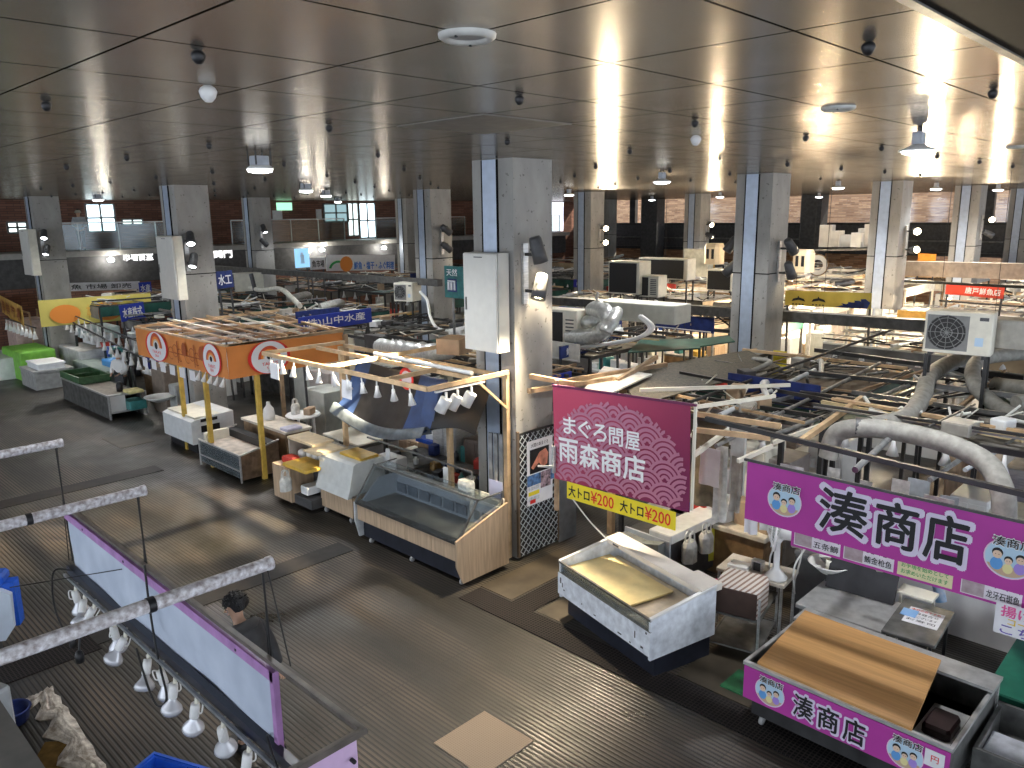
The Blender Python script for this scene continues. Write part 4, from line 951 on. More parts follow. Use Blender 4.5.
b = MB(T).bbox(.12, .15, .86, .48, .42, .98, .04); solo(b, 'red_cloth_bundle', red, 'red bundle on the oak shelf counter', 'bundle')
for k, (x, y, m_) in enumerate(((.25, .6, ceramic), (.5, .65, ceramic), (.72, .66, white), (.9, .7, styro), (1.12, .6, dgrey))):
    b = MB(T @ Matrix.Translation((x, y, .86))).lathe([(0, 0), (.06, 0), (.10, .10), (.09, .16), (.03, .2), (0, .2)], n=12)
    solo(b, 'jar', m_, ('first white jar beside the red bundle under the pale shelf', 'second white jar under the pale shelf', 'third white jar under the pale shelf', 'fourth, palest jar under the pale shelf', 'dark jar at the right end under the pale shelf')[k], 'jar', 'jars under the pale shelf')
b = MB(T).bbox(1.30, .35, .96, 1.5, .6, 1.16, .02); solo(b, 'sauce_box', cream, 'small cream and yellow box beside the shrouded white case', 'box')
q = T @ Vector((.80, -.16, .44)); bag(q.x, q.y, q.z, 1.0, filmw, 'plastic_bag', 'white plastic bag hanging from the amber tray on the oak counter')
b = MB(T).bbox(.92, .1, .35, 1.2, .5, .52, .02); solo(b, 'white_foam_tray', styro, 'white foam tray on the floor shelf under the amber tray', 'tray')
b = MB(T).box(.75, .05, .1, 1.4, .7, .3); solo(b, 'dark_crate', dgrey, 'dark crate on the floor under the amber tray', 'crate')

# inside the stall: steel fridges, worktops, blue tarp, black film
T = FR(10.5, 12.6, 0)
for k, (x, y, w1, d1, h1, m_, nm, l) in enumerate(((0, 0, .7, .7, 1.75, steel, 'steel_fridge', 'tall stainless fridge behind the oak fish case'), (.75, .2, .7, .7, 1.4, M('brown_steel', (.20, .15, .12), .4, metal=.4), 'brown_cabinet', 'brown metal cabinet right of the stainless fridge'),
      (-1.6, .3, .9, .8, .95, oak, 'wooden_cabinet', 'low wooden cabinet left of the stainless fridge'), (-.65, .1, .55, .8, 1.1, M('tan_card', (.42, .30, .19), .7), 'cardboard_box', 'tan tall box with a blue lid by the stainless fridge'))):
    t = thing(nm, l, 'cabinet' if k != 3 else 'box', T @ Vector((x, y, 0)))
    MB(T).bbox(x, y, 0, x+w1, y+d1, h1, .02).build('body', m_, t)
    MB(T).box(x+.02, y-.02, .1, x+w1/2-.01, y, h1-.05).build('door', m_, t); MB(T).box(x+w1/2+.01, y-.02, .1, x+w1-.02, y, h1-.05).build('door', m_, t)
b = MB(T).bbox(-.68, .05, 1.10, -.05, .95, 1.18, .02); solo(b, 'blue_board', blue, 'blue lid on the tall tan box behind the canopy post', 'lid')
T = FR(9.5, 12.0, 0)
t = thing('work_counter', 'dark stainless worktop behind the oak fish case', 'counter', T.translation)
MB(T).bbox(0, 0, .82, 1.9, .62, .87, .01).build('counter_top', dsteel, t)
for x in (.03, 1.83):
    for y in (.03, .56): MB(T).box(x, y, 0, x+.04, y+.04, .82).build('leg', dsteel, t)
it = [(.25, .3, 'bottle'), (.55, .35, 'bottle'), (.95, .25, 'box'), (1.3, .35, 'box'), (1.55, .25, 'bottle')]
for k, (x, y, kd) in enumerate(it):
    TT = T @ Matrix.Translation((x, y, .87)); b = MB(TT)
    if kd == 'bottle': b.lathe([(0, 0), (.05, 0), (.05, .16), (.02, .2), (.02, .25), (0, .25)], n=12)
    else: b.bbox(-.1, -.08, 0, .1, .08, .16, .02)
    solo(b, kd, (M('amber_bottle', (.4, .25, .08), .3), navy, red, white, dgrey)[k], ('amber bottle', 'dark blue bottle', 'red box', 'white box', 'dark bottle')[k]+' on the dark worktop behind the fish case', kd)
b = MB(FR(10.2, 10.75, 0)).bbox(0, 0, 0, .7, .8, 1.0, .02); solo(b, 'wooden_cabinet', ply, 'brown wooden cabinet under the black film, by the column', 'cabinet')
for k, (x, y, m_, l) in enumerate(((10.25, 10.6, red, 'red packet'), (10.3, 10.3, styro, 'white packet'), (10.4, 10.0, red, 'second red packet, nearer the column,'), (10.5, 10.75, white, 'white folded cloth'))):
    b = MB(Tr(x, y, 1.0, 10*k)).bbox(-.13, -.1, 0, .13, .1, .12+.03*k, .03); solo(b, 'packet', m_, l+' on the brown cabinet under the black film', 'packet')
rnd = random.Random(31)
for k in range(16):
    y = 12.9-.23*k; x = 9.55+.35*(k % 3); h_ = rnd.uniform(.12, .3)
    if y < 10.3: x = max(x, 10.45)
    b = MB(Tr(x+.15, y, (.87 if 10.15 < y < 12.0 and x < 10.1 else 1.0), rnd.uniform(-30, 30)))
    if k % 2: b.lathe([(0, 0), (.055, 0), (.06, h_*.7), (.025, h_*.85), (.03, h_), (0, h_)], n=10)
    else: b.bbox(-.12, -.09, 0, .12, .09, h_, .02)
    solo(b, 'kitchen_item', rnd.choice([white, dgrey, navy, red, cream, styro, black, M('amber_bottle', (.4, .25, .08)), teal]), 'small bottle or box in the clutter behind the oak fish case', 'kitchen item', 'kitchen clutter behind the fish case')
t = thing('back_shelf', 'dark low shelf bench under the kitchen clutter behind the fish case', 'shelf', (10.1, 11.4, 0))
MB().box(9.5, 12.05, .94, 10.9, 13.1, .99).build('shelf_board', dsteel, t); MB().box(10.1, 10.15, .94, 10.45, 12.0, .99).build('shelf_board', dsteel, t)
for x, y in ((9.55, 12.1), (10.8, 12.1), (9.55, 13.0), (10.8, 13.0), (10.35, 10.2)): MB().box(x, y, 0, x+.04, y+.04, .94).build('leg', dsteel, t)
# curved blue tarp and black film canopy
def sheet(rows, t_=.012):
    nr, nc = len(rows), len(rows[0]); vs = []; n = nr*nc
    for q in (0, -t_):
        for r_ in rows: vs += [(p[0], p[1], p[2]+q) for p in r_]
    fs = []
    for i in range(nr-1):
        for j in range(nc-1):
            a = i*nc+j; q = (a, a+1, a+nc+1, a+nc); fs.append(q); fs.append(tuple(k+n for k in reversed(q)))
    return MB().add(vs, fs, True)
def tarp(j0, j1):
    out = []
    for i in range(9):
        u = i/8; out.append([])
        for j in range(j0, j1+1):
            v = j/16; y = 13.2-2.75*v; out[-1].append((8.55+.55*u-.08*math.sin(PI*v), y, 2.30+.85*u**1.4-.22*math.sin(PI*v)*(1-u)-.05*v))
    return sheet(out)
t = thing('blue_tarpaulin', 'curved blue and black tarpaulin slung under the lumber canopy', 'tarpaulin', (9.4, 12.3, 2.0))
tb = M('faded_blue_tarp', (.035, .075, .20), .55, var=.35, scale=1.5)
tarp(0, 3).build('blue_end', tb, t); tarp(3, 12).build('black_middle', M('matte_black_tarp', (.012, .012, .014), .5, var=.3), t); tarp(12, 16).build('blue_end', tb, t)
rows = []
for i in range(7):
    u = i/6; rows.append([(8.44+.26*u-.05, 13.25-2.85*j/14, 2.20+.15*math.sin(PI*u)+.02*u-.24*math.sin(PI*j/14)) for j in range(15)])
sheet(rows, .02).build('grey_trim', M('grey_tarp_edge', (.13, .155, .175), .55, var=.2), t)
Tm = WP((8.85, 11.6, 2.80), (8.85, 11.0, 2.80))[0]
MB(Tm).ring((.3, .25), .15, .21, .02, n=24).build('round_emblem', redink, t)
MB(Tm).disc((.3, .25), .15, 24, .018).build('emblem_ground', P('pale_pink', (.75, .6, .6)), t)
rows = []
for i in range(9):
    u = i/8
    rows.append([(8.62+.36*u+.08*math.sin(PI*v*1.0), 10.42-1.17*v, 2.28+.72*u+.07*math.sin(PI*v)+.03*math.sin(6*u)+.12*v) for v in [j/14 for j in range(15)]])
o = sheet(rows); solo(o, 'black_film', M('glossy_black_film', (.008, .008, .008), .34, var=.2, bump=.15, scale=2), 'glossy black film canopy beside the three barrel lamps', 'film')
o = sheet([[(8.62+.03*j, 10.75-.12*i, 2.25+.75*(j/8)+.02*math.sin(j+i)) for j in range(9)] for i in range(4)]); solo(o, 'blue_curtain', M('faded_blue_tarp', (.04, .11, .36)), 'narrow blue hanging cloth between blue tarpaulin and black film', 'cloth')

# upper clutter between canopy and column: box, foil duct, planks
b = MB(Tr(9.95, 11.2, 3.40, 20)).bbox(-.28, -.25, 0, .28, .25, .30, .01); solo(b, 'cardboard_box', M('brown_card', (.30, .20, .12), .7), 'brown cardboard box on the canopy beside the grey column cabinet', 'box')
pts = curve([atX(380, 347, 11.5), atX(405, 350, 11.2), atX(440, 352, 10.9), atX(468, 338, 11.2), atX(485, 325, 11.6)], 10)
b = MB().tube([p+Vector((0, 0, .03*math.sin(i*2.2))) for i, p in enumerate(pts)], [.19+.018*(i % 2) for i in range(len(pts))], 14); solo(b, 'foil_duct', foil, 'crinkled silver foil duct running behind the lumber canopy', 'duct')
p = atX(376, 345, 11.6); b = MB(Tr(p.x, p.y, p.z)).box(-.1, -.35, -.25, .1, .35, .25); solo(b, 'square_duct_end', dgrey, 'dark square hood at the left end of the silver foil duct', 'hood')

# orange banner stall
O0 = Vector((7.85, 16.35, 3.23)); O1 = Vector((7.86, 21.45, 3.20)); O2 = Vector((10.88, 16.35, 3.25))
def orange(a, b_, h, label, discs, motif, nm='shop_banner'):
    T_, L_ = WP((a[0], a[1], a[2]-h), (b_[0], b_[1], b_[2]-h))
    t_ = thing(nm, label, 'banner', (a[0], a[1], a[2]-h))
    om = M('orange_cloth', (.74, .26, .06), .6, var=.10, scale=1.2, bump=.05)
    MB(T_ @ Matrix.Translation((0, h, 0))).cloth(L_, h, 30, 5, .012, 5).build('banner_cloth', om, t_)
    Tz = T_ @ Matrix.Translation((0, 0, .035))
    for (cx, r) in discs:
        cy = h*.5; MB(Tz).disc((cx, cy), r*1.18, 32, 0, ry=h*.52).build('disc_border', redink, t_)
        MB(Tz).disc((cx, cy), r, 32, .004, ry=h*.50).build('white_disc', P('white_banner_print', (.80, .80, .82), .6), t_)
        for q, (r0, r1, mm) in enumerate(((.50, .66, P('brick_red_ink', (.60, .08, .03))), (.38, .50, orangeink), (.30, .38, P('sand_ink', (.75, .55, .35))))):
            MB(Tz).ring((cx, cy-.02), r0*r*.95, r1*r*.95, .008, 0, 180, 20).build('rainbow_band', mm, t_)
        MB(Tz).disc((cx, cy+.02), r*.16, 14, .009).build('round_mark', ink, t_)
        text('TAKA\'S', Tz, cx-r*.45, cy-h*.24, r*.9, h*.10, redink, t_, bold=.02, z=.01); text('SEA', Tz, cx-r*.2, cy-h*.36, r*.4, h*.08, redink, t_, bold=.02, z=.01)
    if motif:
        g_ = MB(Tz); mm = P('dark_orange_print', (.40, .09, .02), .6)
        for c0 in motif:
            for k in range(3): g_.ring((c0+.25*k, h*.4+.08*(k % 2)), .14, .16, .003, 0, 300, 14)
            g_.box(c0-.1, h*.42, .0, c0+.7, h*.45, .003); g_.box(c0+.35, h*.12, .0, c0+.39, h*.85, .003); g_.disc((c0+.75, h*.62), .13, 12, .003, ry=.17)
        g_.build('printed_motif', mm, t_)
    g_ = MB().bar(Vector(a)+Vector((0, 0, .02)), Vector(b_)+Vector((0, 0, .02)), .045); g_.build('top_batten', wood, t_)
    return t_
L1 = (O0-O1).length
orange(O1, O0, .73, 'left wing of the orange shop banner with two white rainbow discs', [(L1*.27, .58), (L1*.865, .40)], (L1*.44, L1*.62))
orange(O0+Vector((.02, 0, 0)), O2, .74, 'right wing of the orange banner with one large white rainbow disc', [(.98, .45)], None)
O3 = atz(210, 345, 2.75)
for (a, b_, l) in ((O1, O1+Vector((4.2, 0, .05)), 'rear pale lumber rail behind the left orange banner wing'), (O2, O2+Vector((.3, 4.0, 0)), 'pale lumber rail from the right orange banner wing backwards')):
    o = MB().bar(a, b_, .06, .07); solo(o, 'lumber_rail', wood, l, 'rail')
t = thing('banner_stall', 'jumble of pale battens roofing the orange banner stall', 'stall frame', (9, 17, 0))
for (x, y, mm) in ((8.56, 16.44, ylwood), (8.15, 18.2, ylwood), (8.4, 20.2, ylwood), (10.9, 16.3, wood2), (11.5, 20.6, wood2)): MB().bar((x, y, 0), (x, y, 3.15), .10).build('post', mm, t)
rnd = random.Random(3)
for k in range(9):
    u = k/8; a = O0.lerp(O1, u)+Vector((.05, 0, .03)); b_ = O2+Vector((.3*u, 4.2*u, rnd.uniform(-.05, .08))); MB().bar(a, b_, .045, .05).build('batten', (wood, wood2, white, dsteel)[k % 4], t)
for k in range(7):
    u = (k+1)/8; a = O0.lerp(O2, u)+Vector((0, 0, .06)); b_ = O1+Vector((4.0*u, -.4*u+rnd.uniform(-.4, .4), .1)); MB().bar(a, b_, .04, .05).build('batten', (wood, cream, wood2)[k % 3], t)
for k in range(6):
    a = O1.lerp(O0, .06+.11*k)-Vector((0, 0, .80)); T_ = WP((a.x, a.y, a.z-.12), (a.x+.05*(O0-O1).normalized().x, a.y+(O0-O1).normalized().y*.05, a.z-.12))[0]
    o = MB(T_).box(0, -.08, 0, .28, .16, .012); solo(o, 'hanging_card', paper, 'small white card hanging under the left wing of the orange banner', 'card', 'white cards under the orange banner')
for k in range(5):
    a = O1.lerp(O0, .72+.06*k)-Vector((0, 0, .70)); cup_lamp(a.x, a.y, a.z, 'small white lamp under the corner of the orange banner', .8, 'lamps under the orange banner corner', (20, 10))

# white chest case, steel glass case, etc. (aisle side)
T = FR(8.27, 21.3, 0)
t = thing('chest_case', 'white chest case with black base, behind the small steel glass case', 'display case', T.translation)
MB(T).box(.1, .12, 0, 1.7, 1.0, .28).build('base', black, t)
b = MB(T); b.prism([(0, .26), (0, .86), (.1, .90), (1.15, .98), (1.15, .26)], 0, 1.76); b.build('body', M('pale_white_body', (.66, .68, .68), .4, var=.05), t)
MB(T).box(.05, .12, .905, 1.7, 1.1, .955).build('lid', cream, t)
b = MB(T); b.box(1.70, .25, .55, 1.77, .75, .72); b.box(1.70, .25, .82, 1.77, .7, .90); b.build('dark_hatch', black, t)
T = FR(8.0, 18.55, 0)
t = thing('glass_case', 'stainless framed glass case with pale crushed ice, beside the yellow post', 'display case', T.translation)
MB(T).box(.03, .05, .08, 2.05, .98, .50).build('base', dsteel, t)
MB(T).box(.0, .0, .12, 2.08, .02, .66).build('front_glass', plastic_film, t)
b = MB(T); b.bar((0, 0, .67), (2.08, 0, .67), .035); b.bar((0, 0, .30), (2.08, 0, .30), .03)
for x in (0, 2.08): b.bar((x, 0, .02), (x, 0, .68), .035); b.bar((x, 0, .67), (x, 1, .85), .03)
b.build('steel_frame', steel, t)
MB(T).box(.05, .05, .55, 2.03, .75, .62).build('ice_bed', M('pinkish_white_tray', (.66, .58, .50), .5, var=.15), t)
MB(T).prism([(0, .08), (0, .64), (.98, .82), (.98, .08)], 2.06, 2.09).build('end_panel', M('brown_steel_panel', (.30, .20, .13), .4, metal=.5, var=.25), t)
MB(T).box(0, .75, .62, 2.05, .98, .80).build('dark_rear', black, t)
b = MB(T); b.prism([(.12, .62), (.12, .80), (.3, .84), (.72, .84), (.72, .62)], .02, .16); b.build('curved_end', cream, t)
T = FR(9.25, 18.8, 0)
t = thing('rear_counter', 'pale topped brown counter behind the stainless glass case', 'counter', T.translation)
MB(T).bbox(0, 0, .88, 2.2, .75, .94, .01).build('counter_top', M('pale_worn_top', (.66, .60, .50), .5, var=.12), t); MB(T).box(.05, .05, 0, 2.15, .7, .88).build('body', ply, t)
q = T @ Vector((.75, .4, .94))
b = MB(Tr(*q)).lathe([(0, 0), (.13, 0), (.15, .1), (.13, .28), (.05, .38), (.045, .46), (0, .46)], n=14); solo(b, 'white_bottle', white, 'big white bottle on the pale topped counter', 'bottle')
q = T @ Vector((2.0, .3, .94)); b = MB(Tr(*q)).bbox(-.25, -.2, 0, .2, .15, .06, .03); solo(b, 'crumpled_towel', M('pale_violet_towel', (.55, .55, .68), .8, bump=.4), 'pale violet towel at the right end of the pale topped counter', 'towel')
# white stool-table with bags
t = thing('white_side_table', 'small white table with bags behind the yellow post', 'table', (10.3, 17.5, 0))
MB(Tr(10.3, 17.5, 0)).lathe([(0, 1.0), (.42, 1.0), (.45, 1.03), (.42, 1.06), (0, 1.06)], n=20).build('table_top', white, t)
for k in range(4): a = PI/2*k+.6; MB().bar((10.3+.3*math.cos(a), 17.5+.3*math.sin(a), 0), (10.3+.28*math.cos(a), 17.5+.28*math.sin(a), 1.0), .05).build('leg', white, t)
bag(10.15, 17.6, 1.06, .9, filmw, 'plastic_bag', 'white bag on the small white table'); b = MB(Tr(10.4, 17.35, 1.06, 30)).bbox(-.15, -.1, 0, .15, .1, .16, .02); solo(b, 'tan_box', M('tan_card', (.42, .30, .19)), 'tan box on the small white table', 'box')
# cream long worktable
T = FR(9.9, 16.0, 0)
t = thing('trestle_table', 'long cream topped worktable behind the wooden post of the lumber canopy', 'table', T.translation)
MB(T).bbox(0, 0, .86, .72, .9, .90, .01).build('table_top', cream, t); MB(T).bbox(.75, -.1, .90, 1.6, 2.3, .94, .01).build('rear_top', cream, t)
for x, y in ((.03, .03), (.65, .03), (.8, 2.2), (1.5, 2.2), (1.5, .0)): MB(T).box(x, y, 0, x+.04, y+.04, .86).build('leg', dsteel, t)
MB(T).box(.8, .1, 0, 1.55, 2.2, .8).build('body', grey, t)
# screens, sliding doors, black machine
T = FR(12.2, 17.6, 0)
t = thing('glazed_partition', 'cream framed glazed partition behind the cream worktable', 'partition', T.translation)
for x in (0, .75, 1.5, 2.4, 3.3): MB(T).box(x, 0, 0, x+.07, .07, 2.2).build('partition_post', cream, t)
MB(T).box(0, .01, 0, 3.3, .06, 1.05).build('lower_panel', M('pale_green_grey_panel', (.50, .50, .43), .5, var=.06), t); MB(T).box(0, 0, 2.15, 3.37, .07, 2.22).build('head_rail', cream, t)
MB(T).box(.07, .03, 1.05, 3.3, .04, 2.15).build('pane', plastic_film, t)
T = FR(11.2, 16.9, 0)
t = thing('black_machine', 'black upright machine with round white dials, behind the orange banner', 'machine', T.translation)
MB(T).bbox(0, 0, 0, .42, .4, 1.95, .03).build('body', black, t)
for (x, z) in ((.1, 1.5), (.32, 1.45), (.30, 1.0), (.2, 1.8)): MB(T).lathe([(0, -.05), (.08, -.05), (.09, 0)], c=(x, -.0, z), n=14, axis='Y').build('dial', steel, t)
o = MB(FR(11.0, 17.2, 1.75)).box(0, 0, 0, .62, .02, .55); solo(o, 'notice_sheet', paper, 'white printed notice hanging above the black machine', 'notice')
for k, (x, y) in enumerate(((11.8, 19.6), (12.0, 20.8))):
    o = MB(FR(x, y, 0)).bbox(0, 0, 0, 1.0, .8, 1.7, .02); solo(o, 'grey_fridge', (M('warm_grey_metal', (.38, .34, .31), .4, var=.1), M('pale_green_metal', (.44, .46, .42), .4, var=.08))[k], ('warm grey fridge', 'pale grey green fridge')[k]+' inside the orange banner stall', 'fridge')
o = MB(FR(11.0, 18.6, 0)).bbox(0, 0, 0, 1.0, .8, 1.45, .02); solo(o, 'large_grey_cabinet', M('pale_green_metal', (.44, .46, .42)), 'wide pale cabinet under the orange disc banner', 'cabinet')
# white basin pedestal and blue tarpaulined crate
q = Vector((9.0, 23.25, 0))
t = thing('hand_basin', 'white hand basin standing left of the orange banner post', 'basin', q)
MB(Tr(q.x, q.y, .72)).lathe([(0, 0), (.2, 0), (.42, .12), (.45, .15), (.4, .15), (.15, .05), (0, .05)], n=18).build('bowl', ceramic, t); MB(FR(9.35, 23.45, 0)).bbox(0, 0, 0, .5, .4, 1.15, .03).build('pedestal', M('basin_grey', (.42, .42, .40), .4), t)
q = atz(142, 388)
T = FR(10.7, 28.6, 0); t = thing('blue_crate', 'deep blue tarpaulin covered crate behind the left orange banner', 'crate', T.translation)
MB(T).bbox(0, 0, .35, 2.6, 1.4, 1.35, .08).build('blue_cover', M('deep_blue_tarp', (.008, .02, .22), .5, var=.3, bump=.3), t); MB(T).box(.05, .05, 0, 2.55, 1.35, .35).build('base', black, t)
o = MB(FR(9.6, 25.3, 0)).bbox(0, 0, 0, .95, .8, 1.35, .02); solo(o, 'brown_grey_cabinet', M('warm_brown_grey', (.24, .19, .15), .5), 'brown grey cabinet right of the steel tank', 'cabinet')

# steel fish tank / sink unit and its neighbours
T = FR(8.15, 29.3, 0)
t = thing('steel_tank', 'long dull steel tank on the aisle at left with green tray on it', 'tank', T.translation)
MB(T).prism([(.0, .0), (0, .72), (.04, .72), (.04, .05)], 0, 4.3).build('front_panel', dsteel, t)
b = MB(T); b.box(0, .96, 0, 4.3, 1.0, .72); b.box(0, .04, 0, .04, .96, .72); b.box(.04, .04, .45, 3.4, .96, .55); b.build('tub', dsteel, t)
b = MB(T); b.bar((0, 0, .73), (4.3, 0, .73), .05); b.bar((4.3, 0, .73), (4.3, 1.1, .73), .04); b.bar((4.3, 1.1, .73), (4.3, 1.1, 0), .04); b.bar((4.3, 0, .73), (4.3, 0, 0), .05); b.bar((4.3, 0, .2), (4.3, 1.1, .2), .04); b.build('rail', steel, t)
MB(T).box(1.5, .05, .60, 3.9, .95, .70).build('wet_top', M('pale_wet_steel', (.42, .36, .29), .4, var=.15), t)
MB(T).box(3.9, .02, .2, 4.25, .5, .70).build('white_side', white, t)
t = thing('green_tray', 'dark green rectangular tray on the long steel tank', 'tray', T @ Vector((.7, .5, .72)))
b = MB(T); b.box(-.1, .0, .72, 1.75, 1.0, .76); b.box(-.1, 0, .76, 1.75, .05, .96); b.box(-.1, .95, .76, 1.75, 1.0, .96); b.box(-.1, .05, .76, -.05, .95, .96); b.box(1.7, .05, .76, 1.75, .95, .96); b.box(.8, .05, .76, .84, .95, .94); b.build('tray_body', M('dark_green_plastic', (.06, .14, .06), .5, var=.2), t)
o = MB(T).bbox(3.95, .55, .74, 4.5, 1.0, .82, .03); solo(o, 'yellow_towel', M('pale_yellow_cloth', (.72, .66, .30), .8), 'pale yellow towel on the right end of the steel tank', 'towel')
o = MB(T).bbox(4.0, .5, .25, 4.6, 1.0, .52, .02); solo(o, 'teal_box', teal, 'teal box on the lower rail of the steel tank', 'box')
o = MB(T @ Matrix.Translation((3.6, .6, .70))).lathe([(0, 0), (.1, 0), (.1, .2), (.05, .3), (0, .3)], n=12); solo(o, 'black_jug', black, 'black jug standing on the steel tank', 'jug')
# row of boxes left of the tank
def boxstack(px, py, z0, x, y, w1, d1, h1, m_, nm, label, cat, lid=None):
    T_ = FR(x, y, z0); t_ = thing(nm, label, cat, T_.translation)
    MB(T_).bbox(0, 0, 0, w1, d1, h1, .03).build('body', m_, t_)
    if lid: MB(T_).bbox(-.03, -.03, h1, w1+.03, d1+.03, h1+.06, .02).build('lid', lid, t_)
    return t_
boxstack(0, 0, 0, 7.9, 33.2, 1.7, 1.3, .62, M('grey_foam_board', (.36, .36, .34), .6, var=.12), 'stacked_trays', 'grey stacked box unit in front of the bright green cloth', 'box', grey)
boxstack(0, 0, .68, 8.1, 33.0, 1.3, .9, .16, styro, 'foam_trays', 'white foam lids on top of the grey stacked box unit', 'foam lids', styro)
boxstack(0, 0, 0, 7.5, 37.2, 2.6, 1.5, .82, styro, 'foam_box', 'large white foam box at the far left edge of the aisle', 'foam box')
t = thing('cloth_covered_table', 'table covered by bright green cloth at the far left', 'table', (8.7, 35.5, 0))
T = FR(8.05, 36.0, 0); MB(T).bbox(-.1, 0, .02, 2.3, 1.25, 1.10, .05).build('green_cover', green, t)
for k, (x, y, z0, w1, d1, h1, m_, l) in enumerate(((9.6, 34.35, 0, 2.4, 1.1, 1.15, M('grey_white_chest', (.55, .55, .54), .5), 'pale grey chest right of the green cloth table'), (9.4, 32.2, 0, 3.4, .9, .82, M('grey_green_top', (.25, .31, .27), .45, var=.15), 'long grey green counter behind the steel tank'),
      (10.4, 34.0, 1.2, 1.2, .8, .35, styro, 'white foam boxes on the pale grey chest'), (11.2, 37.2, 1.0, 1.7, 1.2, .5, M('pale_teal_foam', (.55, .66, .64), .6), 'pale teal foam boxes behind the green cloth table'),
      (11.6, 39.0-.8, .9, 1.7, 1.0, .35, blue, 'blue crate behind the green cloth table'), (9.8, 30.3, .82, .9, .5, .22, P('bright_blue_plastic', (.05, .3, .7), .4), 'small bright blue tub on the grey green counter'),
      (12.4, 33.2, 0, 1.6, .8, 1.5, M('warm_grey_metal', (.38, .34, .31)), 'warm grey cabinet behind the row of white cup lamps'), (12.2, 30.0, 0, 1.5, 1.0, 1.3, styro, 'stack of white foam boxes behind the grey green counter'),
      (12.2, 30.0, 1.36, 1.3, .8, .25, teal, 'teal tray on the stack of white foam boxes'), (8.9, 38.6, 0, 1.3, 1.2, 1.9, M('pinkish_panel', (.55, .42, .36), .6), 'pinkish upright box at the far left edge'))):
    boxstack(0, 0, z0, x, y, w1, d1, h1, m_, 'goods_box', l, 'box')
t = thing('wooden_rack', 'small pale wooden rack behind the green cloth table', 'rack', (9.2, 37.6, 0))
for y in (37.3, 38.85):
    for x in (9.5, 10.2): MB().bar((x, y, 0), (x, y, 2.2), .06).build('post', wood, t)
for z in (1.4, 1.8, 2.2): MB().bar((9.5, 37.3, z), (9.5, 38.85, z), .06).build('rung', wood, t)
for k in range(3): o = MB(FR(9.6, 38.9-.5*k, 1.0)).bbox(0, 0, 0, .42, .4, .35, .02); solo(o, 'pink_basket', M('pale_pink_plastic', (.62, .42, .38), .5), 'pale pink basket on the small wooden rack', 'basket', 'pink baskets')
# yellow banners
b0 = atz(36, 318, 2.25); 
T, L = WP((8.9, 29.9+3.6, 2.2), (13.9, 29.9+3.0, 2.2)); 
xa = atY(38, 303, 31.5); xb = atY(150, 290, 31.0)
T, L = WP((xa.x, 31.5, 2.25), (xb.x, 31.0, 2.25))
t = thing('shop_banner', 'long yellow banner with orange ends behind the row of cup lamps', 'banner', (xa.x, 31.5, 2.25))
MB(T @ Matrix.Translation((0, .95, 0))).cloth(L, .95, 30, 5, .02, 8).build('banner_cloth', M('sunny_yellow_cloth', (.72, .60, .14), .6, var=.12, scale=.8), t)
for x in (.4, L*.48): MB(T).disc((x+.4, .40), .5, 20, .04, ry=.34).build('orange_disc', orangeink, t)
text('本日の特選市場', T, 1.5, .2, L*.27, .5, P('faint_orange_ink', (.75, .45, .08)), t, bold=.03, z=.045)
xa = atX(6, 290, 8.6); T, L = WP((8.9, 38.9, 2.15), (8.2, 33.0, 2.15))
t = thing('shop_banner', 'short amber banner with brown characters at the far left edge', 'banner', (8.9, 38.6, 2.15))
MB(T @ Matrix.Translation((0, .75, 0))).cloth(L, .75, 20, 4, .02, 9).build('banner_cloth', M('amber_cloth', (.60, .36, .08), .6, var=.15), t)
for i, ch in enumerate('海鮮市場'): text(ch, T, .5+1.35*i, .12, .95, .5, P('brown_ink', (.25, .07, .02)), t, bold=.06, z=.04)
# rows of cup lamps at far left: hung from a dark rail
def lamp_row(a, b_, n, label, s=1.0, grp=None, rail=True, rl=None, drop=.05):
    a = Vector(a); b_ = Vector(b_)
    if rail: o = MB().bar(a, b_, .04); solo(o, 'lamp_rail', blksteel, rl, 'rail')
    proto = None
    for k in range(n):
        q = a.lerp(b_, (k+.5)/n)-Vector((0, 0, drop))
        if proto is None: proto = cup_lamp(q.x, q.y, q.z, label, s, grp)
        else: clone(proto, loc=q)
lamp_row(atz(64, 318, 2.35), atz(150, 362, 2.1), 14, 'white cup lamp of the front row under the long yellow banner', 1.15, 'front lamp row under the yellow banner', True, 'dark front rail of cup lamps under the long yellow banner')
lamp_row(atz(75, 316, 2.55), atz(165, 352, 2.25), 12, 'white cup lamp of the rear row under the long yellow banner', 1.15, 'rear lamp row under the yellow banner', True, 'dark rear rail of cup lamps under the long yellow banner')
lamp_row(atz(4, 318, 2.2), atz(36, 328, 2.15), 8, 'small white lamp under the amber banner at the far left', 1.3, 'lamps under the amber banner', True, 'dark rail under the amber banner at far left')
lamp_row((9.4, 27.0, 2.2), (10.6, 22.2, 2.3), 9, 'white cup lamp between yellow banner and orange banner', 1.3, 'lamps between yellow and orange banners', True, 'dark rail between yellow and orange banners')
